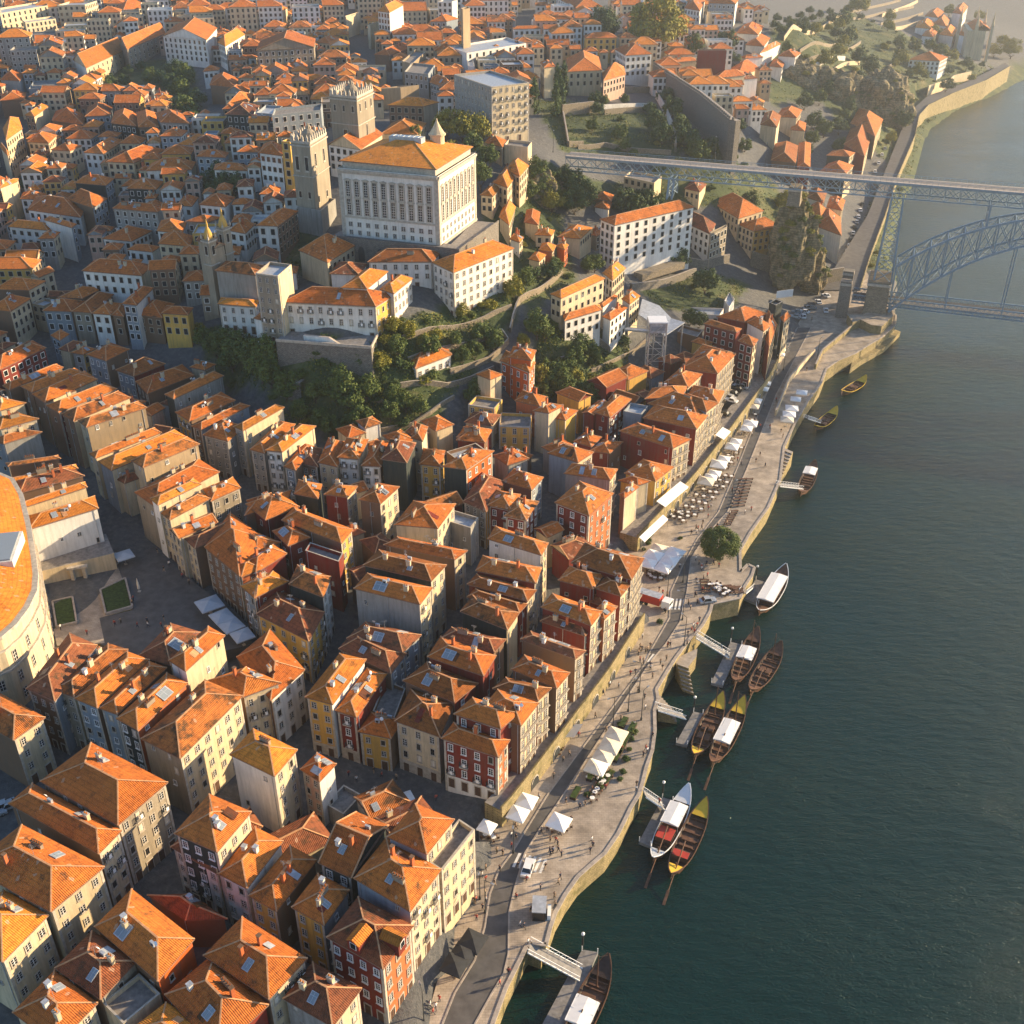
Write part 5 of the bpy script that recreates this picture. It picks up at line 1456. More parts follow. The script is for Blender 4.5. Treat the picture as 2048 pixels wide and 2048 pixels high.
w.face([(p.x, p.y, zr + .5) for p in ir], 'zinc'); root_build(w, 'roof', rt)
c_ = sum(ir, Vector()) / len(ir); w = MB(); w.box((c_.x + 4, c_.y, zr + .6), (8, 12, 2.5), 'ww', .2); w.box((c_.x + 4, c_.y, zr + 3.12), (7, 11, .3), 'sky_glass', .2); root_build(w, 'skylight', rt)
for i in range(1, 9):
    A, B = rp[i], rp[i + 1]; n = max(1, int((B - A).length / 3.5))
    facade(rt, A, B, [(zr - 7.6, 1.3, 2.8, 's'), (zr - 12.5, 1.3, 2.6, 's'), (zr - 16.8, 1.3, 2.6, 's')], n)
HOUSES.append(dict(root=rt, q=None, c=Vector((rp[5].x - 15, rp[5].y, 0)), z=zr, g=zr - 18, label='x', skip=True, poly=rp))

# ------------------------------------------------------------------ plaza by the round-ended building
pz = gsm(*P(230, 1200, 14).xy) + .4
def pp(x, y, z=None): return P(*T('02', x, y), pz if z is None else z)
slab('plaza', [pp(*a) for a in ((330, 520), (880, 380), (1000, 730), (750, 800), (790, 990), (430, 1010))], pz - 3, pz + .02, 'quay_top', 'quay_wall')
slab('plaza_street', [pp(*a) for a in ((750, -20), (1000, 60), (1220, 330), (1500, 560), (1700, 700), (1900, 1000), (1250, 1150), (760, 1000), (745, 800), (1000, 740), (860, 300))], pz - 3, pz, 'asphalt', 'asphalt')
M['lawn'] = plain('clipped_lawn', (.035, .06, .015), .95, var=.5, sc_=1.5)
for nm, pl, lb in (('lawn', ((770, 600), (940, 520), (990, 720), (810, 770)), 'dark green lawn bed nearer the street in the plaza'), ('lawn', ((410, 690), (540, 660), (570, 840), (440, 870)), 'square green lawn bed beside the round-ended building'), ('lawn', ((520, 410), (870, 330), (880, 390), (530, 470)), 'long narrow strip of dark hedge along the plaza terrace')):
    b = MB(); pts = [pp(*a) for a in pl]; b.prism([(p.x, p.y) for p in pts], pz, pz + .5, 'lawn'); o = b.build(nm); tag(o, lb, 'lawn')
    q2 = shrink([Vector((p.x, p.y, 0)) for p in (pts if sum(pts[i].x * pts[(i + 1) % 4].y - pts[(i + 1) % 4].x * pts[i].y for i in range(4)) > 0 else pts[::-1])], -.3); w = MB()
    for i in range(4): w.bar((q2[i].x, q2[i].y, pz + .3), (q2[(i + 1) % 4].x, q2[(i + 1) % 4].y, pz + .3), .4, 'stone_pave', .7)
    tag(w.build('border_wall'), 'low stone kerb around the ' + lb.split(' in the')[0].split(' beside')[0].split(' along')[0], 'kerb')
b = MB(); q = [pp(x, y, pz + 4.5) for x, y in ((300, 450), (860, 310), (800, 165), (255, 300))]
b.prism([(p.x, p.y) for p in q], pz - 1, pz + 4.5, 'wc', 'terrace'); o = b.build('pavilion'); tag(o, 'low cream pavilion with a mossy earth roof beside the plaza', 'pavilion')
b = MB(); q = [pp(x, y, pz + .1) for x, y in ((560, 520), (650, 500))]
b.box((q[0].x, q[0].y, pz), (.8, .8, 3.4), 'frame_stone'); b.box((q[1].x, q[1].y, pz), (.8, .8, 3.4), 'frame_stone'); b.bar((q[0].x - 1, q[0].y, pz + 3.6), (q[1].x + 1, q[1].y, pz + 3.6), 1.2, 'frame_stone', .5)
tag(b.build('stone_portal'), 'pale stone portal in the middle of the plaza', 'portal')

# ------------------------------------------------------------------ lift tower and canopy by the slope
bp = P(1306, 765, 12); hz = zat(0, bp.y, 640)
lt = empty('lift_tower', Vector((bp.x, bp.y, 12))); tag(lt, 'tall open steel lattice lift tower beside the hillside', 'lift tower')
w = MB(); s = 2.7
cs = [(bp.x + i * s, bp.y + j * s) for i, j in ((-1, -1), (1, -1), (1, 1), (-1, 1))]
for x, y in cs: w.tube((x, y, 8), (x, y, hz), .22, 'steel', 8)
n = 5
for k in range(n):
    z0_, z1_ = 12 + (hz - 12) * k / n, 12 + (hz - 12) * (k + 1) / n
    for i in range(4):
        a, c = cs[i], cs[(i + 1) % 4]; w.bar((*a, z0_), (*c, z1_), .14, 'steel') if k % 2 == 0 else w.bar((*c, z0_), (*a, z1_), .14, 'steel'); w.bar((*a, z1_), (*c, z1_), .14, 'steel')
root_build(w, 'lattice', lt)
w = MB(); w.box((bp.x, bp.y, hz - 3.4), (5.0, 5.0, 3.2), 'zinc'); w.box((bp.x, bp.y, hz - .1), (5.8, 5.8, .4), 'white_paint'); w.box((bp.x, bp.y - 2.53, hz - 2.6), (4.2, .05, 1.4), 'sky_glass'); root_build(w, 'lift_cabin', lt)
w = MB(); e_ = P(*T('21', 860, 550), hz - 5); w.bar((bp.x, bp.y, hz - 4), (e_.x, e_.y, hz - 5), 2.2, 'steel', .5); w.bar((bp.x, bp.y - 1.1, hz - 3), (e_.x, e_.y - 1.1, hz - 4), .1, 'steel'); w.bar((bp.x, bp.y + 1.1, hz - 3), (e_.x, e_.y + 1.1, hz - 4), .1, 'steel'); root_build(w, 'footbridge', lt)
zc_ = 27.5; b = MB(); q = [P(*T('21', x, y), zc_ + dz) for x, y, dz in ((985, 325, 1.5), (1110, 375, 1), (1200, 470, 0), (1300, 500, 0), (1150, 600, -1), (1080, 520, 0), (960, 440, 1.5))]
b.face([(p.x, p.y, p.z) for p in q], 'zinc'); b.face([(p.x, p.y, p.z - .3) for p in q][::-1], 'zinc')
for a, c in zip(q, q[1:] + q[:1]): b.bar(a - Vector((0, 0, .15)), c - Vector((0, 0, .15)), .3, 'zinc')
for k in (1, 3, 4, 5): b.tube((q[k].x * .97 + q[6].x * .03, q[k].y * .97 + q[6].y * .03, 10), (q[k].x * .97 + q[6].x * .03, q[k].y * .97 + q[6].y * .03, q[k].z - .2), .25, 'steel')
tag(b.build('station_canopy'), 'wing-shaped grey metal canopy of the hillside railway station', 'canopy')
big('21', (1262, 432), (1568, 446), (1600, 395), 4.5, 'f', 'g', 'ww', 'az', 'station_building', 'long low white station building under the bridge slope', 'building')
big('21', (1600, 335), (1640, 385), (1680, 320), 5, 'f', 'g', 'ww', 'n', 'kiosk', 'small white cube hut above the station yard', 'hut')
big('21', (1250, 570), (1400, 610), (1440, 560), 7, 'f', 'x', 'nn', 'n', 'service_building', 'flat grey roofed brick annexe beside the lift tower', 'building')
b = MB(); q = [sph('21', x, y) for x, y in ((950, 175), (1265, 130))]; zz = max(q[0].z, q[1].z)
b.bar((q[0].x, q[0].y, zz + .9), (q[1].x, q[1].y, zz + .9), 4.5, 'old_wall', 2.6); tag(b.build('stone_platform'), 'long low stone platform on the school forecourt', 'platform')

# ------------------------------------------------------------------ rocky cliffs
M['rock'] = stone_wall('cliff_rock', (.38, .29, .16), (.055, .06, .018), .45, .25)
def rock(px, py, z, r, label, seed=0):
    bm = bmesh.new(); bmesh.ops.create_icosphere(bm, subdivisions=5, radius=1)
    from mathutils import noise as mn
    for v in bm.verts:
        d = v.co.normalized(); k = 1 + .34 * mn.noise(d * 1.7 + Vector((seed, 0, 0))) + .16 * mn.noise(d * 5 + Vector((seed, 3, 0))) + .05 * mn.noise(d * 14)
        v.co = Vector((d.x * r[0] * k, d.y * r[1] * k, d.z * r[2] * k))
    me = bpy.data.meshes.new('cliff'); bm.to_mesh(me); bm.free(); me.materials.append(M['rock'])
    o = bpy.data.objects.new('rock_outcrop', me); COL.objects.link(o); p = P(px, py, z); o.location = p; tag(o, label, 'rock'); return o, p
CL = [rock(1588, 490, 27, (9, 6, 18), 'tall overgrown cliff standing beside the river road under the bridge', 1), rock(1625, 550, 12, (5, 5, 11), 'rust coloured rock spur at the foot of the overgrown cliff', 2),
      rock(1562, 500, 20, (6, 6, 12), 'lower shoulder of the overgrown cliff behind the yellow house', 3), rock(1118, 430, 36, (5, 4, 12), 'pointed pale rock between the hillside cottages', 4),
      rock(1078, 395, 44, (8, 7, 10), 'bushy rock under the square at the bridge end', 5), rock(1655, 200, 26, (22, 14, 18), 'dark shaded cleft rock on the sunlit slope', 6), rock(1760, 210, 22, (18, 14, 20), 'sunlit grassy rock face above the river road', 7),
      rock(1590, 170, 34, (20, 14, 16), 'terraced rock under the hilltop houses', 8), rock(1262, 790, 12, (8, 5, 6), 'bare pale rock behind the riverside roofs', 9)]
garden_wall('31', [(-130, 80), (10, 125), (200, 175), (345, 225), (560, 200)], 6.5, 'stone retaining wall at the foot of the overgrown cliff', .8)
b = MB(); p0 = P(*T('31', 60, 320), 9); p1 = P(*T('31', 185, 305), 9); b.bar(p0 + Vector((0, 0, 1.5)), p1 + Vector((0, 0, 1.5)), .15, 'white_paint', 3.0); tag(b.build('billboard'), 'blank white board standing against the cliff wall', 'board')

# ------------------------------------------------------------------ river road beyond the bridge
rl = [(1640, 580, 5.6), (1684, 512, 6.6), (1735, 430, 7.6), (1767, 350, 9), (1804, 257, 10.6), (1817, 225, 11.3), (1854, 193, 12), (1933, 164, 12.6), (1986, 138, 13.2), (2010, 125, 13.5)]
rr = [(1720, 580, 5.6), (1741, 512, 6.6), (1771, 430, 7.6), (1796, 352, 9), (1830, 273, 10.6), (1838, 233, 11.3), (1857, 212, 12), (1907, 188, 12.3), (1973, 162, 13.0), (2020, 134, 13.5)]
A1_ = [P(x, y, z) for x, y, z in rl]; A2_ = [P(x, y, z) for x, y, z in rr]
b = MB()
for i in range(len(A1_) - 1):
    a, c, d, e = A1_[i], A1_[i + 1], A2_[i + 1], A2_[i]
    b.face([a, e, d, c], 'asphalt'); b.face([(e.x, e.y, -2), (d.x, d.y, -2), d, e], 'quay_wall'); b.face([(a.x, a.y, -2), (c.x, c.y, -2), c, a][::-1], 'quay_wall')
o = b.build('river_road'); o['kind'] = 'structure'
b = MB()
for a, c in zip(A2_, A2_[1:]): b.bar(a + Vector((0, 0, .45)), c + Vector((0, 0, .45)), .4, 'quay_wall', .9)
tag(b.build('river_parapet'), 'long sunlit parapet between the far road and the river', 'parapet')

# ------------------------------------------------------------------ arched iron bridge
M['bridge'] = plain('blue_grey_bridge_paint', (.20, .28, .35), .5, .15, var=.15)
br = empty('arch_bridge', (145, 399, 0)); tag(br, 'two-deck blue-grey iron arch bridge over the river', 'bridge')
dx = Vector((.946, -.325, 0)); nn_ = Vector((-.325, -.946, 0)) * -1      # away from the camera
O = Vector((145, 399.6, 0))
def bp_(s, t, z): p = O + dx * s + nn_ * t; return Vector((p.x, p.y, z))
S0, S1 = -131, 240; zU = 57.0
w = MB()
for t0, t1, zz, m_ in ((0, 8, zU, 'asphalt'),):
    a, c, d, e = bp_(S0, t0, zz), bp_(S1, t0, zz), bp_(S1, t1, zz), bp_(S0, t1, zz); w.prism([(p.x, p.y) for p in (a, c, d, e)], zz - .6, zz, 'bridge', 'stone_pave', True)
root_build(w, 'upper_deck', br)
w = MB()
for t in (2.6, 3.9, 4.6, 5.9): w.bar(bp_(S0, t, zU + .03), bp_(S1, t, zU + .03), .12, 'iron', .06)
root_build(w, 'tram_rails', br)
for t in (.1, 7.9):
    w = MB(); w.bar(bp_(S0, t, zU + 1.1), bp_(S1, t, zU + 1.1), .12, 'bridge'); w.bar(bp_(S0, t, zU + .55), bp_(S1, t, zU + .55), .06, 'bridge')
    s = S0
    while s < S1: w.bar(bp_(s, t, zU), bp_(s, t, zU + 1.1), .07, 'bridge'); s += 2.0
    root_build(w, 'railing', br)
def truss(t, za, zb_, pitch, s0, s1, nm, wd=.32, wx=.2):
    w = MB(); w.bar(bp_(s0, t, za), bp_(s1, t, za), wd, 'bridge', wd * 1.4); w.bar(bp_(s0, t, zb_), bp_(s1, t, zb_), wd, 'bridge', wd * 1.4)
    s = s0
    while s < s1 - .1:
        w.bar(bp_(s, t, zb_), bp_(s + pitch, t, za), wx, 'bridge'); w.bar(bp_(s, t, za), bp_(s + pitch, t, zb_), wx, 'bridge'); w.bar(bp_(s, t, za), bp_(s, t, zb_), wx * .8, 'bridge'); s += pitch
    root_build(w, nm, br)
truss(.6, zU - .8, zU - 5.6, 5.3, S0, S1, 'upper_truss'); truss(7.4, zU - .8, zU - 5.6, 5.3, S0, S1, 'upper_truss')
w = MB(); s = S0
while s < S1: w.bar(bp_(s, .6, zU - 5.6), bp_(s, 7.4, zU - 5.6), .2, 'bridge'); s += 5.3
root_build(w, 'cross_beams', br)
A_S = 172.0
def ex(s): k = abs(1 - s / 86); return 27 + 24.5 * (1 - k ** 3.0)
def il(s): k = abs(1 - s / 86); return 9 + 35 * (1 - k ** 2.8)
for t in (-2.2, 10.2):
    w = MB(); n = 32; inw = 2.4 if t < 0 else -2.4
    def tt(s): return t + inw * min(1, (1 - abs(1 - s / 86)) * 1.3)
    for k in range(n):
        s, e = A_S * k / n, A_S * (k + 1) / n
        for f_ in (ex, il): w.bar(bp_(s, tt(s), f_(s)), bp_(e, tt(e), f_(e)), .75, 'bridge', .75)
        w.bar(bp_(s, tt(s), il(s)), bp_(s, tt(s), ex(s)), .4, 'bridge')
        w.bar(bp_(s, tt(s), il(s)), bp_(e, tt(e), ex(e)), .3, 'bridge'); w.bar(bp_(s, tt(s), ex(s)), bp_(e, tt(e), il(e)), .3, 'bridge')
    root_build(w, 'arch_rib', br)
w = MB(); n = 32
for k in range(n):
    s, e = A_S * k / n, A_S * (k + 1) / n; i_ = lambda q: 2.4 * min(1, (1 - abs(1 - q / 86)) * 1.3)
    for f_ in (ex, il):
        w.bar(bp_(s, -2.2 + i_(s), f_(s)), bp_(s, 10.2 - i_(s), f_(s)), .3, 'bridge')
        w.bar(bp_(s, -2.2 + i_(s), f_(s)), bp_(e, 10.2 - i_(e), f_(e)), .2, 'bridge'); w.bar(bp_(e, -2.2 + i_(e), f_(e)), bp_(s, 10.2 - i_(s), f_(s)), .2, 'bridge')
root_build(w, 'arch_bracing', br)
for s in (28, 52, 120, 144):
    w = MB()
    for t in (.6, 7.4): w.bar(bp_(s, t, ex(s)), bp_(s, t, zU - 5.6), .6, 'bridge')
    w.bar(bp_(s, .6, (ex(s) + zU - 5.6) / 2), bp_(s, 7.4, (ex(s) + zU - 5.6) / 2), .3, 'bridge'); root_build(w, 'deck_post', br)
zL = 12.0
w = MB(); a, c, d, e = bp_(-14, 0, zL), bp_(190, 0, zL), bp_(190, 8, zL), bp_(-14, 8, zL); w.prism([(p.x, p.y) for p in (a, c, d, e)], zL - .7, zL, 'bridge', 'asphalt', True); root_build(w, 'lower_deck', br)
truss(0, zL + 1.5, zL - 1.6, 2.0, -14, 190, 'lower_truss', .34, .16); truss(8, zL + 1.5, zL - 1.6, 2.0, -14, 190, 'lower_truss', .34, .16)
for s in (20, 40, 63, 86, 109, 132, 152):
    w = MB()
    for t in (0, 8): w.bar(bp_(s, t, zL), bp_(s, t, il(s)), .35, 'bridge')
    root_build(w, 'hanger', br)
def pier(s, z0_, z1_, w0, w1, nm='iron_pier'):
    w = MB(); n = max(2, int((z1_ - z0_) / 5)); 
    def c_(k, i, j): f = k / n; ws = w0 + (w1 - w0) * f; return bp_(s + i * ws / 2, 4 + j * (5.5 - 2 * f), z0_ + (z1_ - z0_) * f)
    for i, j in ((-1, -1), (1, -1), (1, 1), (-1, 1)): w.bar(c_(0, i, j), c_(n, i, j), .55, 'bridge')
    q = ((-1, -1), (1, -1), (1, 1), (-1, 1))
    for k in range(n):
        for m_ in range(4):
            a, c = q[m_], q[(m_ + 1) % 4]; w.bar(c_(k, *a), c_(k + 1, *c), .22, 'bridge'); w.bar(c_(k, *c), c_(k + 1, *a), .22, 'bridge'); w.bar(c_(k + 1, *a), c_(k + 1, *c), .25, 'bridge')
    root_build(w, nm, br)
pier(-4, 20, zU - 5.6, 6.5, 4); pier(176, 20, zU - 5.6, 6.5, 4)
pier(-88, 44, zU - 5.6, 2, 2)
def sblock(s, t, ds, dt, z0_, z1_, name, label, mat='old_wall', cap=True):
    w = MB(); q = [bp_(s - ds / 2, t - dt / 2, 0), bp_(s + ds / 2, t - dt / 2, 0), bp_(s + ds / 2, t + dt / 2, 0), bp_(s - ds / 2, t + dt / 2, 0)]
    k = .88; c = sum(q, Vector()) / 4; tq = [c + (p - c) * k for p in q]
    for i in range(4):
        j = (i + 1) % 4; w.face([(q[i].x, q[i].y, z0_), (q[j].x, q[j].y, z0_), (tq[j].x, tq[j].y, z1_), (tq[i].x, tq[i].y, z1_)], mat)
    root = empty(name, (c.x, c.y, z0_)); tag(root, label, 'pillar'); root_build(w, 'shaft', root)
    w = MB(); cq = [c + (p - c) * (k + .08) for p in q]; w.prism([(p.x, p.y) for p in cq], z1_, z1_ + .9, 'frame_stone', None, True); w.prism([(p.x, p.y) for p in tq], z1_ + .9, z1_ + 1.6, mat); root_build(w, 'cap', root)
sblock(-5, 4, 9, 17, 0, 19, 'bridge_pier', 'massive granite block carrying the iron pier and arch foot')
sblock(-17, -2, 4.5, 4.5, 3, 18, 'gate_pillar', 'granite gate pillar nearer the camera where the lower deck meets the road', 'grey_wall')
sblock(-17, 10.5, 4.5, 4.5, 3, 18, 'gate_pillar', 'granite gate pillar on the far side of the lower deck entrance', 'grey_wall')
sblock(177, 4, 9, 17, 0, 19, 'bridge_pier', 'granite block under the far foot of the arch')
# bastion under the bridge
sblock(-41, 4, 5, 7, 45, zU - 6.5, 'bridge_pillar', 'short granite pillar under the upper deck on top of the cliff')
q = [P(*T('31', x, y), 8.5) for x, y in ((640, 500), (700, 480), (780, 520), (860, 530), (945, 450), (930, 400), (880, 395), (700, 440), (600, 440))]
slab('bastion', q, -3, 8.5, 'quay_top', 'quay_wall', kind=None); tag(bpy.data.objects['bastion'], 'yellow stone bastion on the water beneath the arch foot', 'bastion')
q = [P(*T('31', x, y), 2) for x, y in ((1000, 570), (880, 690), (700, 790), (620, 850), (650, 740), (860, 600), (960, 555))]
slab('ledge', q, -3, 2.0, 'quay_wall', 'quay_wall', kind=None); tag(bpy.data.objects['ledge'], 'narrow weathered ledge at the waterline below the bastion', 'ledge')
# sunken ramp on the quay
strip_wall('ramp_wall', [(p.x, p.y, p.z) for p in [P(*T('31', x, y), 8) for x, y in ((370, 800), (420, 690), (640, 510))]], .6, 0, 7.2, 'low stone wall beside the sloping lane before the bridge', 'quay_wall', 'stone_pave')
strip_wall('ramp_wall', [(p.x, p.y, p.z) for p in [P(*T('31', x, y), 8) for x, y in ((70, 1150), (170, 900), (330, 720), (360, 690))]], .6, 0, 7.4, 'pale sunlit wall between the upper street and the lower quay', 'wc', 'stone_pave')
# gothic church at the far right
q = solve(*T('30', 1560, 440), 0); gc = empty('river_church', q); tag(gc, 'pale gothic church with thin pinnacles above the far road', 'church')
w = MB(); w.box((q.x, q.y + 14, q.z - 5), (14, 44, 27), 'wc', -.25); root_build(w, 'walls', gc)
for i, (dx_, dy_) in enumerate(((-6, -7), (6, -8), (7, 12), (-5, 34), (8, 32))):
    w = MB(); w.box((q.x + dx_, q.y + dy_, q.z - 5), (2.4, 2.4, 31), 'wc', -.25); w.lathe((q.x + dx_, q.y + dy_, q.z + 26), [(1.3, 0), (.05, 10)], 'wc', 6); root_build(w, 'pinnacle', gc)
w = MB(); roof_geo(w, [Vector((q.x + x, q.y + y, 0)) for x, y in ((-8, -5), (6, -9), (16, 33), (2, 37))], q.z + 22.2, 'g', 'b', 'r', 'wc', .6); root_build(w, 'roof', gc)
TREES, SHRUBS, LISTS = [], [], []
M['canvas_cream'] = plain('cream_canvas', (.66, .58, .46), .85, var=.12)
# ------------------------------------------------------------------ trees
def leaf_mat(name, c1, c2):
    m, nt, b = new_mat(name); p = pos(nt); n1 = noise(nt, p, .55, 4, .7); n2 = noise(nt, p, 3.5, 2, .8)
    col = ramp(nt, n1, [(.3, c1), (.7, c2)]); col = mix(nt, 1.0, col, ramp(nt, n2, [(.3, (.5, .55, .5)), (.7, (1.25, 1.2, 1.1))]), 'MULTIPLY')
    nt.links.new(col, b.inputs['Base Color']); b.inputs['Roughness'].default_value = .7; b.inputs['Specular IOR Level'].default_value = .2
    b.inputs['Subsurface Weight'].default_value = 0; return m
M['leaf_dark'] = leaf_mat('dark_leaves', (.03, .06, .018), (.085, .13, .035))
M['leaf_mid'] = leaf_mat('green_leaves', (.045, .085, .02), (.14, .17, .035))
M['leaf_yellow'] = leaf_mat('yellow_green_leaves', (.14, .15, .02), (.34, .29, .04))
M['bark'] = plain('bark', (.09, .065, .045), .95)
from mathutils import noise as mno
def crown_mesh(name, lm, n, lf, shape='round', seed=0):
    """leaf-sized faces in clumps through an uneven unit crown"""
    r = random.Random(seed); b = MB(); cl = []
    for k in range(120 if shape == 'dome' else 46):
        d = Vector((r.gauss(0, 1), r.gauss(0, 1), r.gauss(0, 1))).normalized()
        if shape == 'cypress': p = Vector((d.x * .32, d.y * .32, r.uniform(-1, 1))); w_ = 1 - max(0, p.z) * .85; p.x *= w_; p.y *= w_; rad = .22 * w_ + .05
        else:
            if d.z < -.35 and shape != 'dome': d.z *= .4
            k_ = 1 + .28 * mno.noise(d * 1.6 + Vector((seed * 3.1, 0, 0))); p = d * r.uniform(.45, .8) * k_; rad = r.uniform(.2, .36)
            if shape == 'bush': p.z *= .7
            if shape == 'dome': p = d * .78; rad = r.uniform(.2, .3)
        cl.append((p, rad))
    for i in range(n):
        c, rad = cl[i % len(cl)]; d = Vector((r.gauss(0, 1), r.gauss(0, 1), r.gauss(0, 1))).normalized()
        p = c + d * rad * r.uniform(.6, 1.05); nrm = (d + Vector((r.uniform(-.7, .7), r.uniform(-.7, .7), r.uniform(-.2, .9)))).normalized()
        a = nrm.orthogonal().normalized(); a.rotate(Matrix.Rotation(r.uniform(0, 6.28), 3, nrm)); e = nrm.cross(a); s = lf * r.uniform(.6, 1.3)
        b.face([p + a * s, p + e * s * .6, p - a * s, p - e * s * .6], lm)
    return b.mesh(name)
b = MB(); b.tube((0, 0, -1), (.03, 0, .5), .09, 'bark', 8, .06)
for k in range(5): a_ = k * 1.26; b.tube((.02, 0, .42), (.4 * math.cos(a_), .4 * math.sin(a_), .95), .045, 'bark', 6, .015)
TRUNK = b.mesh('trunk')
for lm in ('leaf_dark', 'leaf_mid', 'leaf_yellow'):
    for k in range(2): TREEMESH[(lm, 'round', k)] = crown_mesh('crown', lm, 2600, .075, 'round', k + len(lm) % 7)
    TREEMESH[(lm, 'bush', 0)] = crown_mesh('shrub_crown', lm, 900, .12, 'bush', 5); TREEMESH[(lm, 'bush', 1)] = crown_mesh('shrub_crown', lm, 900, .12, 'bush', 8)
TREEMESH[('leaf_dark', 'cypress', 0)] = crown_mesh('cypress_crown', 'leaf_dark', 1500, .07, 'cypress', 3)
TREEMESH[('leaf_mid', 'big', 0)] = crown_mesh('big_crown', 'leaf_mid', 7000, .045, 'round', 13); TREEMESH[('leaf_yellow', 'big', 0)] = crown_mesh('big_crown', 'leaf_yellow', 7000, .045, 'round', 17)
TREEMESH[('leaf_dark', 'big', 0)] = crown_mesh('big_crown', 'leaf_dark', 7000, .05, 'round', 23); TREEMESH[('leaf_dark', 'dome', 0)] = crown_mesh('dome_crown', 'leaf_mid', 13000, .045, 'dome', 23)
TR = random.Random(5)
def tree(p, rad, hgt, lm='leaf_dark', shape='round', desc='dark green', zs=1.0, label=None):
    root = empty('tree', p, TR.uniform(0, 6.28)); k = (lm, shape, TR.randint(0, 1)); k = k if k in TREEMESH else (lm, shape, 0)
    tr = bpy.data.objects.new('trunk', TRUNK); COL.objects.link(tr); tr.parent = root; tr.scale = (rad * .9, rad * .9, max(.8, hgt - rad * .6))
    cr = bpy.data.objects.new('crown', TREEMESH[k]); COL.objects.link(cr); cr.parent = root; cr.location = (0, 0, hgt); cr.scale = (rad * TR.uniform(.92, 1.08), rad * TR.uniform(.92, 1.08), rad * zs)
    if label: tag(root, label, 'tree')
    else: TREES.append((root, desc))
    return root
def shrub(p, rad, lm='leaf_mid', desc='green', zs=.8):
    o = bpy.data.objects.new('shrub', TREEMESH[(lm, 'bush', TR.randint(0, 1))]); COL.objects.link(o); o.location = p + Vector((0, 0, rad * zs * .5)); o.scale = (rad, rad, rad * zs); o.rotation_euler = (0, 0, TR.uniform(0, 6.28))
    SHRUBS.append((o, desc)); return o
def G(px, py): p = solve(px, py, 0); return Vector((p.x, p.y, gsm(p.x, p.y)))
def atq(px, py, z=QZ): return P(px, py, z)
tree(atq(1437, 1118), 4.8, 4.9, 'leaf_dark', 'dome', zs=.95, label='round dense dark green tree standing alone on the quay')
# (pixel of the crown centre, radius, height, leaf, shape)
def tc(px, py, rad, hgt, lm, shape='round', desc='dark green', zs=1.0, label=None):
    p = solve(px, py, hgt); return tree(Vector((p.x, p.y, p.z - hgt)), rad, hgt, lm, shape, desc, zs, label)
tc(1318, 45, 19, 19, 'leaf_yellow', 'big', label='huge yellow-green plane tree towering over the upper town')
tc(1208, 48, 11, 11, 'leaf_dark', 'big', label='large dark tree left of the huge yellow-green plane tree'); tc(1390, 90, 7, 9, 'leaf_mid', 'round'); tc(1455, 80, 7.5, 9, 'leaf_dark'); tc(1470, 115, 5, 5, 'leaf_dark')
tc(1720, 5, 12, 12, 'leaf_yellow', 'big', label='golden tree on the hilltop at the top edge'); tc(2025, 95, 9, 9, 'leaf_yellow', 'big', label='golden tree beside the bend of the far river road')
for i, (x, y, r_) in enumerate(((893, 245, 6), (925, 250, 6.5), (955, 255, 7), (900, 300, 4), (930, 330, 5), (960, 345, 5), (975, 310, 5), (945, 290, 5), (830, 262, 3))): tc(x, y, r_, 7, 'leaf_yellow' if i < 4 else 'leaf_mid', desc='tall yellow-green' if i < 4 else 'green')
for x, y in ((1115, 165), (1128, 160), (1112, 200), (1122, 190), (1068, 195)): tc(x, y, 5.5, 7, 'leaf_dark', 'cypress', 'slender dark cypress', 1.6)
for x, y, r_ in ((1190, 195, 4), (1210, 200, 3), (1250, 198, 3), (1195, 215, 4), (1330, 190, 5), (1345, 215, 6), (1360, 250, 6), (1375, 270, 7), (1395, 300, 6), (1420, 290, 5), (1310, 240, 6), (1325, 265, 6), (1300, 215, 4), (1185, 250, 3.5), (1240, 265, 4), (1400, 178, 4), (1480, 250, 4), (1490, 290, 4), (1250, 290, 3)): tc(x, y, r_, r_ * .8, 'leaf_dark' if TR.random() < .6 else 'leaf_mid')
for x, y, r_ in ((220, 162, 4), (210, 172, 4), (248, 160, 3.5), (300, 152, 5), (325, 155, 5), (350, 135, 6), (372, 150, 6), (340, 165, 5), (360, 180, 6), (355, 210, 6), (375, 220, 6), (380, 240, 5), (395, 195, 5), (280, 130, 3), (257, 140, 3), (420, 30, 6), (435, 35, 5)): tc(x, y, r_ * 1.1, r_, 'leaf_dark' if x % 3 else 'leaf_mid')
for x, y in ((1555, 35), (1575, 40), (1600, 30), (1620, 20), (1640, 28), (1660, 22), (1550, 48), (1585, 50), (1595, 45), (1610, 40), (1625, 35), (1562, 57)): tc(x, y, 4, 3.5, 'leaf_dark', desc='trimmed round')
for x, y in ((410, 365), (435, 372), (455, 360), (475, 368), (440, 345), (60, 360), (75, 368)): tc(x, y, 5, 5, 'leaf_dark')
tc(1990, 100, 6, 6, 'leaf_yellow', desc='golden')
tc(2005, 80, 6, 6, 'leaf_yellow', desc='golden')
tc(1960, 30, 6, 6, 'leaf_yellow', desc='golden')
tc(1900, 20, 6, 6, 'leaf_yellow', desc='golden')
tc(1870, 60, 6, 6, 'leaf_yellow', desc='golden')
tc(1780, 30, 6, 6, 'leaf_yellow', desc='golden')
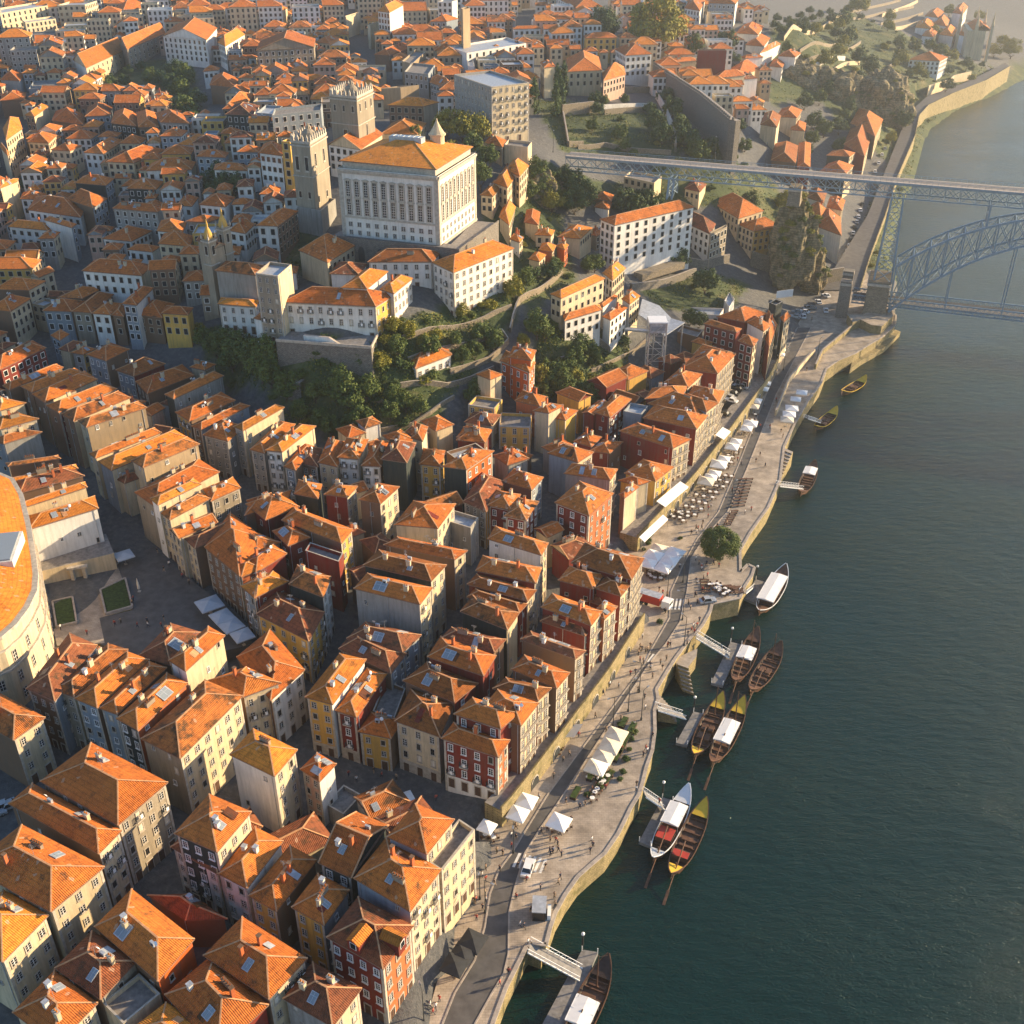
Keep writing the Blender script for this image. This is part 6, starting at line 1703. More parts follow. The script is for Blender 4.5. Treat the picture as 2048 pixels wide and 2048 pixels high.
# sloping garden under the convent
for x, y, r_, lm in ((530, 700, 6, 'd'), (555, 715, 6, 'd'), (480, 690, 6, 'd'), (500, 710, 6, 'd'), (520, 730, 6, 'd'), (450, 680, 5, 'd'), (430, 690, 5, 'd'), (405, 675, 4, 'd'), (460, 710, 6, 'd'), (540, 745, 5, 'd'), (490, 735, 6, 'd'), (575, 765, 5, 'm'), (570, 780, 4, 'm'),
                   (685, 760, 6, 'd'), (700, 790, 6, 'd'), (670, 780, 5, 'd'), (735, 775, 5, 'd'), (790, 790, 4, 'm'), (630, 780, 4, 'm'), (620, 800, 4, 'd'), (650, 815, 5, 'd'), (680, 830, 5, 'd'), (720, 835, 5, 'd'), (750, 830, 4, 'm'), (780, 820, 4, 'm'), (810, 800, 4, 'm'), (840, 810, 4, 'd'), (640, 835, 4, 'd'), (700, 850, 4, 'd'), (660, 850, 4, 'd'), (600, 820, 4, 'm'),
                   (785, 650, 3.6, 'y'), (815, 655, 3.4, 'y'), (860, 690, 4.5, 'm'), (850, 680, 3, 'y'), (870, 670, 3, 'y'), (925, 620, 3, 'y'), (910, 680, 3, 'm'), (960, 665, 4, 'm'), (990, 680, 4.5, 'm'), (950, 700, 3.5, 'm'), (925, 710, 3.5, 'm'), (1008, 640, 0, 'm'),
                   (1075, 645, 6, 'm'), (1030, 575, 4, 'y'), (1050, 560, 4, 'm'), (1060, 545, 4, 'd'), (1100, 540, 4, 'd'), (1110, 530, 3.5, 'm'), (1190, 525, 4, 'm'), (1175, 530, 3, 'm'), (1090, 660, 4, 'd'), (1045, 680, 3, 'y'), (1160, 690, 5, 'd'), (1180, 700, 4, 'd'), (1190, 720, 3.5, 'm'), (1150, 715, 5, 'm'), (1140, 735, 4, 'd'),
                   (1080, 750, 5, 'y'), (1100, 740, 5, 'm'), (1120, 750, 5, 'm'), (1150, 755, 4, 'y'), (1100, 770, 4, 'm'), (1130, 775, 5, 'd'), (1160, 780, 4, 'm'), (1180, 790, 5, 'm'), (1205, 790, 5, 'd'), (1085, 785, 4, 'm'), (1070, 765, 4, 'd'),
                   (1412, 560, 5.5, 'd'), (1350, 500, 5, 'd'), (1355, 515, 5, 'd'), (1330, 505, 3, 'm'), (1398, 640, 4, 'd'), (1380, 635, 4, 'd'), (955, 775, 4, 'd'), (940, 790, 3, 'd'), (740, 700, 3.5, 'm'), (760, 720, 3.5, 'y'), (720, 715, 3, 'm'), (795, 690, 4, 'm'), (810, 720, 3.5, 'm'),
                   (1130, 350, 5, 'd'), (1150, 365, 6, 'd'), (1170, 385, 6, 'd'), (1150, 400, 6, 'd'), (1250, 400, 6, 'd'), (1270, 410, 6, 'd'), (1290, 400, 6, 'd'), (1310, 395, 5, 'd'), (1080, 360, 5, 'm'), (1095, 380, 5, 'y'), (1075, 335, 5, 'm'), (1105, 400, 5, 'y'), (1060, 380, 4, 'm'), (1500, 400, 5, 'd'),
                   (1570, 400, 5, 'y'), (1585, 425, 5, 'y'), (1600, 450, 5, 'y'), (1610, 480, 5, 'm'), (1595, 500, 5, 'm'), (1580, 460, 4, 'm'), (1560, 490, 4, 'm'), (1550, 500, 4, 'y'), (1630, 240, 6, 'd'), (1650, 255, 6, 'm'), (1625, 275, 5, 'm'), (1610, 200, 6, 'd'), (1640, 195, 5, 'm'), (1680, 250, 6, 'd'), (1700, 210, 6, 'd'), (1720, 160, 8, 'd'), (1740, 130, 8, 'd'), (1760, 180, 7, 'm'), (1720, 110, 7, 'd'), (1800, 85, 6, 'm'), (1830, 90, 6, 'd'), (1860, 90, 6, 'm'), (1880, 100, 6, 'm'), (1900, 140, 4, 'd'), (1790, 150, 5, 'y'), (1690, 230, 4, 'm'), (1700, 70, 8, 'd'), (1690, 40, 7, 'm'), (1850, 150, 4, 'm'), (1610, 300, 5, 'd'), (1680, 290, 5, 'd')):
    if lm == 'd' and (x * 7 + y) % 5 < 2 and y > 600: lm = 'm'
    if (x * 3 + y) % 7 == 0 and 680 < y < 870 and x < 850: continue
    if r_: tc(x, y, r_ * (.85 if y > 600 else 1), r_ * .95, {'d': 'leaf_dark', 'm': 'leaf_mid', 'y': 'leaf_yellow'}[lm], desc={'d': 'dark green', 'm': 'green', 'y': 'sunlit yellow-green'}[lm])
k = 0
while k < 46:      # trees on the sunlit slope above the far road
    g_ = GREENS[5]; x, y = TR.uniform(min(p.x for p in g_), max(p.x for p in g_)), TR.uniform(min(p.y for p in g_), max(p.y for p in g_))
    if not pin(x, y, g_) or any(B_[0] < x < B_[1] and B_[2] < y < B_[3] and pin(x, y, Q) for Q, B_ in zip(QUADS, BB)): continue
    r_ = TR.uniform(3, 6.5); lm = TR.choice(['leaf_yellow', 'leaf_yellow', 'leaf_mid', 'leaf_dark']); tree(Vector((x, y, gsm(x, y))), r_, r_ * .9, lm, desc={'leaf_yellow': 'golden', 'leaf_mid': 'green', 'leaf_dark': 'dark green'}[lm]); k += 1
# plants clinging to the cliffs
bpy.context.view_layer.update()
for (o_, c_), n in zip(CL, (38, 8, 12, 2, 10, 8, 16, 10, 2)):
    vs = [v for v in o_.data.vertices if v.normal.z > -.1 and v.normal.x > -.5 and v.normal.y < .5]
    for k in range(n):
        v = vs[TR.randrange(len(vs))]; lm = TR.choice(['leaf_mid', 'leaf_yellow', 'leaf_yellow', 'leaf_mid']); shrub(c_ + v.co - Vector((0, 0, .5)), TR.uniform(1.5, 3.0), lm, {'leaf_mid': 'clinging green', 'leaf_dark': 'clinging dark', 'leaf_yellow': 'clinging yellowish'}[lm])
# loose shrubs on the slopes
for gi, n in ((0, 50), (1, 14), (3, 8), (4, 14), (5, 40), (6, 4), (7, 12), (8, 4), (2, 3)):
    g_ = GREENS[gi]; x0, x1 = min(p.x for p in g_), max(p.x for p in g_); y0, y1 = min(p.y for p in g_), max(p.y for p in g_); k = 0; t_ = 0
    while k < n and t_ < 4000:
        t_ += 1; x, y = TR.uniform(x0, x1), TR.uniform(y0, y1)
        if not pin(x, y, g_) or any(B_[0] < x < B_[1] and B_[2] < y < B_[3] and pin(x, y, Q) for Q, B_ in zip(QUADS, BB)): continue
        lm = TR.choice(['leaf_mid', 'leaf_dark', 'leaf_mid', 'leaf_yellow']); shrub(Vector((x, y, gsm(x, y))), TR.uniform(1.2, 2.8), lm, {'leaf_mid': 'low green', 'leaf_dark': 'low dark', 'leaf_yellow': 'low yellowish'}[lm]); k += 1
for k in range(24):      # riverbank beyond the bridge
    f_ = TR.random(); i = int(f_ * (len(SW) - 3)); a = SW[i].lerp(SW[i + 1], TR.random()); p = a + Vector((-TR.uniform(4, 14), TR.uniform(-2, 4), 0)); shrub(Vector((p.x, p.y, max(.5, gz(p.x, p.y)))), TR.uniform(1.2, 2.4), TR.choice(['leaf_mid', 'leaf_yellow']), 'sunlit bank')
for x, y in ((1240, 1560), (1246, 1545), (1252, 1520), (1258, 1500), (1262, 1480), (1268, 1465), (1205, 1560), (1200, 1575), (1175, 1590), (1222, 1545), (1195, 1560), (1240, 1450), (1288, 1100), (1296, 1088), (1350, 1115), (1360, 1078), (1320, 1246), (1298, 1082)):
    shrub(atq(x, y), TR.uniform(.7, 1.1), TR.choice(['leaf_mid', 'leaf_dark']), 'small potted')

# undergrowth nobody could count: leaf-sized faces hugging the planted ground
nr = np.random.default_rng(3); VV, FF_ = [], []
cnt_ = 0; VA = []; MIX_ = []
for gi, n in ((0, 26000), (1, 9000), (2, 3000), (3, 6000), (4, 12000), (5, 30000), (6, 2500), (7, 9000), (8, 3000), ('b', 9000)):
    if gi == 'b':
        t_ = nr.integers(0, len(SW) - 3, n); f_ = nr.random(n); SA = np.array([[p.x, p.y] for p in SW]); X = SA[t_, 0] + (SA[t_ + 1, 0] - SA[t_, 0]) * f_ - nr.uniform(2, 16, n); Y = SA[t_, 1] + (SA[t_ + 1, 1] - SA[t_, 1]) * f_
    else:
        g_ = GREENS[gi]; X = nr.uniform(min(p.x for p in g_), max(p.x for p in g_), n * 2); Y = nr.uniform(min(p.y for p in g_), max(p.y for p in g_), n * 2); ok = inpoly(X, Y, g_); X, Y = X[ok], Y[ok]
    cl = np.sin(X * .31 + 1.7 * np.sin(Y * .23)) + np.sin(Y * .41 + 1.3 * np.sin(X * .19)) + .8 * np.sin(X * .9) * np.sin(Y * .8); ok = cl > nr.uniform(-1.4, 1.2, len(X)); X, Y, cl = X[ok], Y[ok], cl[ok]
    Z = ground(X, Y) + nr.random(len(X)) * np.clip(cl, .1, 1.6) * 1.0; s_ = nr.uniform(.18, .42, len(X))[:, None]
    C_ = np.stack([X, Y, Z], 1); A = nr.normal(size=C_.shape); A /= np.linalg.norm(A, axis=1)[:, None]; B = np.cross(A, nr.normal(size=C_.shape)); B /= np.linalg.norm(B, axis=1)[:, None]
    VA.append(np.stack([C_ + A * s_, C_ + B * s_ * .7, C_ - A * s_, C_ - B * s_ * .7], 1).reshape(-1, 3))
VA = np.concatenate(VA); n = len(VA) // 4; me = bpy.data.meshes.new('undergrowth'); me.vertices.add(len(VA)); me.vertices.foreach_set('co', VA.ravel()); me.loops.add(n * 4); me.loops.foreach_set('vertex_index', np.arange(n * 4)); me.polygons.add(n); me.polygons.foreach_set('loop_start', np.arange(n) * 4)
for k in ('leaf_dark', 'leaf_mid', 'leaf_yellow'): me.materials.append(M[k])
me.polygons.foreach_set('material_index', nr.choice(3, n, p=[.3, .5, .2]).astype(np.int32)); me.update(calc_edges=True)
o = bpy.data.objects.new('undergrowth', me); COL.objects.link(o); tag(o, 'tangled undergrowth and ivy covering the hillside gardens', 'undergrowth', kind='stuff')
# ------------------------------------------------------------------ boats
def hullpts(L, B, n=20):
    out = []
    for i in range(n + 1):
        t = -1 + 2 * i / n; bb = B / 2 * max(0.02, (1 - abs(t) ** 2.6)) ** .75; zg = .95 + 1.5 * abs(t) ** 3.2 + (.35 * t ** 5 if t > 0 else 0); zk = -.35 + .9 * abs(t) ** 4
        out.append((t * L / 2, bb, zg, zk))
    return out
BOATS = []
def boat(t, bow, stern, label, hull='wood_dark', ends='wood_dark', bowc=None, canopy=None, cc='canvas', mast=False, oar=True, benches=0, cabin=None, beam=4.2, rim='wood', boxes=0, name='rabelo_boat'):
    a = P(*T(t, *bow), 1.6); c = P(*T(t, *stern), 1.6); L = (a - c).length; mid = (a + c) / 2; ang = math.atan2(a.y - c.y, a.x - c.x)
    root = empty(name, (mid.x, mid.y, 0), ang); tag(root, label, 'boat', 'boats moored along the quay')
    beam = min(beam, L * .25); hp = hullpts(L, beam)
    def ch(mb, nm, sm=False):
        o = bpy.data.objects.new(nm, mb.mesh(nm, sm)); COL.objects.link(o); o.parent = root; return o
    w = MB()
    for (x0, b0, g0, k0), (x1, b1, g1, k1) in zip(hp, hp[1:]):
        for s in (1, -1):
            q = [(x0, s * b0, g0), (x1, s * b1, g1), (x1, s * b1 * .72, (g1 + k1) / 2 - .1), (x0, s * b0 * .72, (g0 + k0) / 2 - .1)]; r_ = [q[3], q[2], (x1, 0, k1), (x0, 0, k0)]
            w.face(q if s < 0 else q[::-1], hull); w.face(r_ if s < 0 else r_[::-1], hull)
            w.face([(x0, s * b0 * .93, g0), (x1, s * b1 * .93, g1), (x1, s * b1 * .85, .45 + (g1 - .95)), (x0, s * b0 * .85, .45 + (g0 - .95))], 'wood_dark')
    ch(w, 'hull')
    w = MB()
    for (x0, b0, g0, k0), (x1, b1, g1, k1) in zip(hp, hp[1:]):
        for s in (1, -1): w.bar((x0, s * b0, g0), (x1, s * b1, g1), .16, rim, .14)
    ch(w, 'gunwale')
    w = MB()
    for (x0, b0, g0, k0), (x1, b1, g1, k1) in zip(hp[2:-2], hp[3:-2]): w.face([(x0, -b0 * .86, .5), (x1, -b1 * .86, .5), (x1, b1 * .86, .5), (x0, b0 * .86, .5)], 'wood')
    ch(w, 'deck')
    for sgn, cm, k in ((1, bowc or ends, 5), (-1, ends, 4)):
        w = MB(); seg = hp[-k:] if sgn > 0 else hp[:k]
        for (x0, b0, g0, k0), (x1, b1, g1, k1) in zip(seg, seg[1:]): w.face([(x0, -b0 * .95, g0 - .03), (x1, -b1 * .95, g1 - .03), (x1, b1 * .95, g1 - .03), (x0, b0 * .95, g0 - .03)], cm)
        ch(w, 'end_deck')
    w = MB()
    for k in range(-3, 4): x = k * L * .09; w.box((x, 0, .5), (.18, beam * .8, .35), 'wood')
    ch(w, 'rib')
    if canopy:
        x0, x1 = canopy[0] * L / 2, canopy[1] * L / 2; w = MB(); hb = beam * .42
        w.face([(x0, -hb, 2.7), (x1, -hb, 2.7), (x1, 0, 2.95), (x0, 0, 2.95)], cc); w.face([(x0, 0, 2.95), (x1, 0, 2.95), (x1, hb, 2.7), (x0, hb, 2.7)], cc)
        w.face([(x0, -hb, 2.62), (x1, -hb, 2.62), (x1, hb, 2.62), (x0, hb, 2.62)][::-1], cc)
        for a_, b_ in (((x0, -hb, 2.66), (x1, -hb, 2.66)), ((x0, hb, 2.66), (x1, hb, 2.66)), ((x0, -hb, 2.66), (x0, hb, 2.66)), ((x1, -hb, 2.66), (x1, hb, 2.66)), (((x0 + x1) / 2, -hb, 2.72), ((x0 + x1) / 2, hb, 2.72))): w.bar(a_, b_, .12, cc)
        co_ = ch(w, 'canopy'); w = MB()
        for x in (x0 + .1, (x0 + x1) / 2, x1 - .1):
            for y in (-hb + .1, hb - .1): w.tube((x, y, .5), (x, y, 2.65), .05, 'steel', 6)
        ch(w, 'canopy_posts')
    if cabin:
        x0, x1 = cabin[0] * L / 2, cabin[1] * L / 2; w = MB(); w.box(((x0 + x1) / 2, 0, .5), (abs(x1 - x0), beam * .72, 1.5), 'wood', 0, 'red_paint'); w.bar(((x0 + x1) / 2 - abs(x1 - x0) / 2, -beam * .37, 1.6), ((x0 + x1) / 2 + abs(x1 - x0) / 2, -beam * .37, 1.6), .06, 'glass', .5); ch(w, 'cabin')
    if mast:
        w = MB(); mx = L * .22; w.tube((mx, 0, .5), (mx, 0, 8.5), .14, 'wood', 8, .08); w.bar((mx, -beam * .3, .6), (mx, beam * .3, .6), .3, 'wood'); w.bar((mx, 0, 8.2), (L * .49, 0, 2.4), .03, 'wood_dark'); w.bar((mx, 0, 8.2), (-L * .1, beam * .45, 1), .03, 'wood_dark'); w.bar((mx, 0, 8.2), (-L * .1, -beam * .45, 1), .03, 'wood_dark'); ch(w, 'mast')
    if oar:
        w = MB(); w.tube((-L * .12, 0, 3.0), (-L * .72, -.6, .2), .12, 'wood', 6, .09); w.bar((-L * .62, -.5, .7), (-L * .76, -.65, .02), .5, 'wood', .08); w.tube((-L * .36, 0, .5), (-L * .36, 0, 2.2), .1, 'wood', 6); ch(w, 'steering_oar')
    for k in range(benches):
        w = MB(); x = L * (-.16 + .075 * k); w.box((x, 0, .5), (.5, beam * .62, .5), 'wood'); ch(w, 'bench')
    for k in range(boxes):
        w = MB(); w.box((L * (-.02 - .14 * (k // 2)), (-1 if k % 2 else 1) * beam * .17, .5), (1.9, 1.1, .75), 'wood'); ch(w, 'cargo_box')
    return root
boat('23', (1335, 145), (1062, 695), 'boat with pale bow, white canopy and red-brown cabin beside the narrow pontoon', bowc='white_paint', ends='zinc', canopy=(-.15, .42), cabin=(-.48, -.18), rim='white_paint')
boat('23', (1465, 245), (1198, 815), 'open boat with bright yellow painted bow and stern', ends='yellow_paint', bowc='yellow_paint', mast=False, benches=3, cabin=(-.55, -.4), hull='wood_dark', rim='wood')
boat('23', (728, 1430), (400, 2150), 'dark boat with white canopy at the bottom edge beside the long pontoon', canopy=(-.52, .02), mast=True, benches=2, rim='wood', beam=4.6)
boat('22', (1590, 1380), (1372, 1845), 'dark boat carrying brown cargo boxes, alongside the wide pontoon', ends='yellow_paint', bowc='yellow_paint', mast=True, boxes=4)
boat('22', (1752, 1410), (1505, 1905), 'boat with tall mast and long white canopy outside the boat with boxes', canopy=(-.45, .2), ends='wood', mast=True, bowc='yellow_paint', rim='wood')
boat('22', (1855, 890), (1675, 1288), 'boat with square white canopy and mast tied to the L-shaped pontoon', canopy=(-.25, .2), ends='wood', mast=True, oar=True)
boat('22', (2030, 1000), (1800, 1358), 'open brown boat without canopy moored outside the white-canopied one', ends='wood', mast=True, boxes=2, hull='wood', benches=2, bowc='wood')
boat('22', (2065, 415), (1865, 760), 'tour boat with a long flat pale roof beside the square pontoon', hull='wood', ends='wood', bowc='wood', canopy=(-.62, .5), cc='canvas', oar=False, beam=5, rim='white_paint', name='tour_boat', cabin=(-.5, .35))
boat('31', (352, 1560), (248, 1795), 'small boat with pale canopy moored at the stone steps', canopy=(.05, .5), benches=4, ends='wood', hull='wood', oar=False)
boat('31', (518, 1155), (358, 1298), 'small yellow-rimmed boat with dark cargo nearer the steps', ends='yellow_paint', rim='yellow_paint', boxes=4, hull='wood', oar=False)
boat('31', (738, 920), (558, 1030), 'small yellow-rimmed boat nearest the bridge', ends='yellow_paint', rim='yellow_paint', boxes=2, hull='wood', oar=False, benches=2)

# ------------------------------------------------------------------ pontoons and gangways
def pontoon(t, pts, label):
    b = MB(); q = [P(*T(t, x, y), .7) for x, y in pts]; b.prism([(p.x, p.y) for p in q], -.3, .7, 'steel', 'wood_grey')
    c = sum(q, Vector()) / len(q); root = empty('pontoon', (c.x, c.y, 0)); tag(root, label, 'pontoon', 'floating pontoons'); root_build(b, 'float', root)
    w = MB()
    for p in q: w.tube((p.x * .98 + c.x * .02, p.y * .98 + c.y * .02, .7), (p.x * .98 + c.x * .02, p.y * .98 + c.y * .02, 1.9), .09, 'white_paint', 6)
    root_build(w, 'bollard', root)
    w = MB(); w.tube((q[0].x, q[0].y, -.5), (q[0].x, q[0].y, 4.6), .16, 'rubber', 8); w.lathe((q[0].x, q[0].y, 4.6), [(.3, 0), (.3, .3), (.05, .5)], 'white_paint', 8); root_build(w, 'mooring_pile', root)
pontoon('23', [(1135, 220), (1215, 245), (1045, 590), (958, 555)], 'narrow grey pontoon beside the pale-bowed boat')
pontoon('23', [(530, 1370), (650, 1390), (330, 2100), (150, 2080)], 'long grey pontoon at the bottom edge')
pontoon('22', [(1650, 980), (1735, 1000), (1590, 1310), (1503, 1288)], 'L-shaped dark pontoon by the square-canopied boat')
pontoon('22', [(1370, 1505), (1442, 1522), (1322, 1762), (1238, 1740)], 'wide pontoon holding the boat with cargo boxes')
pontoon('22', [(1840, 508), (1960, 540), (1860, 695), (1740, 645)], 'square pontoon beside the white tour boat')
def gangway(t, a, c, label, w_=1.8):
    A = P(*T(t, *a), QZ + .1); B = P(*T(t, *c), 1.0); u = (B - A).normalized(); s = Vector((-u.y, u.x, 0)).normalized() * w_ / 2
    root = empty('gangway', A); tag(root, label, 'gangway', 'gangways from quay to pontoons'); w = MB(); w.bar(A, B, w_, 'wood_grey', .15); root_build(w, 'walkway', root)
    for s_ in (s, -s):
        w = MB(); up_ = Vector((0, 0, 1.05)); w.bar(A + s_ + up_, B + s_ + up_, .08, 'white_paint'); w.bar(A + s_, B + s_, .14, 'white_paint', .25); n = 9
        for k in range(n): p = (A + s_).lerp(B + s_, k / n); q = (A + s_).lerp(B + s_, (k + 1) / n); w.bar(p, p + up_, .06, 'white_paint'); w.bar(p, q + up_, .05, 'white_paint')
        root_build(w, 'handrail', root)
gangway('23', (1000, 195), (1140, 290), 'short white railed gangway to the narrow pontoon'); gangway('23', (130, 1350), (520, 1560), 'long white railed gangway at the bottom edge', 2.4)
gangway('22', (1390, 935), (1640, 1085), 'white railed gangway to the L-shaped pontoon'); gangway('22', (1090, 1480), (1300, 1545), 'white railed gangway to the wide pontoon')
gangway('31', (75, 1730), (250, 1750), 'gangway to the small canopied boat by the steps'); gangway('31', (285, 1222), (385, 1255), 'thin gangway to the small boat with dark cargo'); gangway('22', (1740, 610), (1800, 560), 'short gangway beside the tour boat pontoon')
# stone steps cut into the quay
def steps(t, a, c, wv, n, label, z0=1.0):
    A = P(*T(t, *a), QZ); B = P(*T(t, *c), QZ); W_ = P(*T(t, *wv), QZ) - A; b = MB()
    for k in range(n):
        p = A.lerp(B, k / n); q = A.lerp(B, (k + 1) / n); zz = QZ + .3 - (QZ - z0) * (k) / n * .0 - .0; zk = QZ + .35 + (n - k) * .0
        pts = [(p.x, p.y), (q.x, q.y), ((q + W_).x, (q + W_).y), ((p + W_).x, (p + W_).y)]
        b.prism(pts, -2, QZ - (QZ - z0) * (k + 1) / n, 'quay_wall', 'stone_pave')
    tag(b.build('stone_steps'), label, 'steps')
steps('31', (120, 1440), (-20, 1680), (190, 1470), 14, 'long flight of stone steps down to the water by the jetty', .8)
slab('landing_block', [P(*T('22', x, y), 3.6) for x, y in ((1235, 1105), (1330, 1060), (1400, 1030), (1392, 1090), (1330, 1170), (1240, 1165))], -2, 3.6, 'stone_pave', 'quay_wall', kind=None); tag(bpy.data.objects['landing_block'], 'lower stone landing beside the quay steps under the lamp post', 'landing')
steps('22', (1245, 1120), (1300, 1215), (1330, 1150), 7, 'short stone landing steps below the lamp post', .6)
steps('22', (1090, 1350), (1235, 1370), (1110, 1440), 8, 'mossy stone ramp at the bend of the quay', .6)
steps('23', (165, 1180), (115, 1330), (270, 1215), 7, 'dark stone steps at the head of the bottom gangway', 2.5)

# ------------------------------------------------------------------ canopies, tables
def canopy(p, s, rz, m='canvas', label='', h=2.6, grp='square cafe canopies', closed=False):
    s *= TR.uniform(.93, 1.05); h += TR.uniform(-.15, .2); rz += TR.uniform(-.06, .06); m = 'canvas_cream' if m == 'canvas' and TR.random() < .3 else m
    root = empty('canopy', p, rz); w = MB(); x = s / 2
    if closed: w.lathe((0, 0, .9), [(.35, 0), (.3, 1.2), (.12, 2.4), (.02, 2.9)], m, 8)
    else:
        for i in range(4):
            q = [(-x, -x), (x, -x), (x, x), (-x, x)]; a, c = q[i], q[(i + 1) % 4]; w.face([(*a, h), (*c, h), (0, 0, h + s * .18)], m); w.face([(*a, h - .25), (*c, h - .25), (*c, h), (*a, h)], m)
        w.face([(-x, -x, h - .02), (-x, x, h - .02), (x, x, h - .02), (x, -x, h - .02)], m)
    o = bpy.data.objects.new('canvas', w.mesh('canvas')); COL.objects.link(o); o.parent = root
    w = MB(); w.tube((0, 0, 0), (0, 0, h), .05, 'steel', 6); w.box((0, 0, 0), (.7, .7, .12), 'frame_stone'); o = bpy.data.objects.new('pole', w.mesh('pole')); COL.objects.link(o); o.parent = root
    CAN.append((root, label)); return root
CAN = []; LISTS.append((CAN, 'canopy', 'cafe canopies', ''))
RZ = math.atan2((P(1200, 1400, QZ) - P(1080, 1600, QZ)).y, (P(1200, 1400, QZ) - P(1080, 1600, QZ)).x)
for x, y in ((110, 250), (45, 345), (355, 405), (625, -5)): canopy(P(*T('23', x, y), QZ + 2.6) - Vector((0, 0, 2.6)), 3.7, RZ, 'canvas', 'single white canopy on the lower quay')
for x, y in ((785, 1685), (742, 1765), (690, 1842), (640, 1925)): canopy(P(*T('22', x, y), QZ + 2.6) - Vector((0, 0, 2.6)), 4.0, RZ, 'canvas', 'white canopy in the row by the flower planters')
for i in range(2):
    for j in range(3): p = P(*T('22', 1170, 290), QZ + 2.6).lerp(P(*T('22', 1085, 400), QZ + 2.6), j / 2) ; e_ = (P(*T('22', 1180, 310), QZ + 2.6) - P(*T('22', 1090, 285), QZ + 2.6)).normalized(); q = p + e_ * (4.3 * i - 2.15); canopy(Vector((q.x, q.y, QZ)), 4.2, math.atan2(e_.y, e_.x), 'canvas', 'white canopy in the tight block of six')
for x, y, s in ((1580, 690, 5), (1675, 790, 4.4), (1745, 855, 4.4), (1830, 930, 4.4), (935, 325, 4.2)): p = P(*T('02', x, y), pz + 2.6); canopy(Vector((p.x, p.y, pz)), s, .65, 'canvas_grey', 'grey canopy in the shaded plaza street')
p = pp(1052, 600); canopy(p, 2, 0, 'canvas', 'furled white parasol in the plaza', closed=True)
for x, y in ((1635, 1310), (1560, 1400), (1500, 1490)): canopy(P(*T('13', x, y), QZ + 2.6) - Vector((0, 0, 2.6)), 3.8, RZ, 'dark_canvas', 'black canopy at the foot of the yellow facades')
canopy(P(*T('13', 1742, 440), QZ + 2.6) - Vector((0, 0, 2.6)), 3, RZ, 'canvas', 'small white parasol by the stone post'); canopy(P(*T('13', 1125, 235), 8.6) - Vector((0, 0, 2.6)), 3.4, .5, 'canvas', 'white parasol in the walled yard')
ROW = [(1840, 1090, 4), (1825, 1130, 3.6), (1800, 1260, 4.2), (1770, 1300, 3.6), (1690, 1400, 3.6), (1660, 1440, 4), (1600, 1530, 3.6), (1560, 1570, 4.8), (1530, 1640, 3.4), (1500, 1670, 3.6), (1465, 1700, 4.8), (1900, 1000, 3.4), (1920, 960, 3)]
for x, y, s in ROW: canopy(P(*T('21', x, y), QZ + 2.6) - Vector((0, 0, 2.6)), s, RZ + .1, 'canvas', 'white canopy along the arcade wall')
for x, y, s in ((255, 1030, 3.8), (210, 1075, 3.6), (180, 1150, 4.2), (160, 1195, 4.2), (145, 1230, 4), (100, 745, 2.6), (110, 710, 2.4)): canopy(P(*T('31', x, y), QZ + 2.6) - Vector((0, 0, 2.6)), s, RZ + .2, 'canvas', 'white canopy on the broad upper quay')
def awning(t, a, c, wd, z, label, m='canvas'):
    A, B = P(*T(t, *a), z), P(*T(t, *c), z); u = (B - A).normalized(); s = Vector((u.y, -u.x, 0)) * wd; w = MB(); root = empty('awning', A); tag(root, label, 'awning')
    w.face([A, B, B + s - Vector((0, 0, .8)), A + s - Vector((0, 0, .8))], m); w.face([A + s - Vector((0, 0, .8)), B + s - Vector((0, 0, .8)), B + s - Vector((0, 0, 1.1)), A + s - Vector((0, 0, 1.1))], m); w.face([A - Vector((0, 0, .05)), A + s - Vector((0, 0, .85)), B + s - Vector((0, 0, .85)), B - Vector((0, 0, .05))], m); root_build(w, 'canvas', root)
    w = MB()
    for k in range(4): p = A.lerp(B, k / 3) + s; w.tube((p.x, p.y, z - 3.4), (p.x, p.y, z - .9), .05, 'steel', 6)
    root_build(w, 'post', root)
awning('21', (1090, 1850), (1270, 1700), 2.6, WZ + 3.2, 'long white awning on the walled promenade'); awning('21', (1535, 1350), (1590, 1290), 2.6, WZ + 3, 'short white awning on the promenade by parked cars'); awning('22', (535, 1600), (470, 1700), 2.0, QZ + 3.2, 'curved white awning at the foot of the promenade wall'); awning('22', (960, 190), (1140, 20), 1.5, WZ + 2.5, 'narrow cream awning on top of the stub wall')
# cafe table with its chairs
b = MB(); b.lathe((0, 0, .70), [(.5, 0), (.5, .04)], 'canvas', 10); b.tube((0, 0, 0), (0, 0, .7), .04, 'iron', 6); TAB = b.mesh('table_top')
b = MB(); b.box((0, 0, .42), (.42, .42, .05), 'wood'); b.box((0, .2, .45), (.42, .05, .42), 'wood')
for x, y in ((-.18, -.18), (.18, -.18), (-.18, .18), (.18, .18)): b.bar((x, y, 0), (x, y, .42), .04, 'iron')
CHA = b.mesh('chair')
TABS = []; LISTS.append((TABS, 'table', 'cafe tables', ''))
def table(p, rz, desc):
    r_ = empty('cafe_table', p, rz); o = bpy.data.objects.new('table_top', TAB); COL.objects.link(o); o.parent = r_
    for k in range(4): o = bpy.data.objects.new('chair', CHA); COL.objects.link(o); o.parent = r_; o.location = (-.85 * math.sin(k * math.pi / 2), .85 * math.cos(k * math.pi / 2), 0); o.rotation_euler = (0, 0, k * math.pi / 2)
    TABS.append((r_, desc))
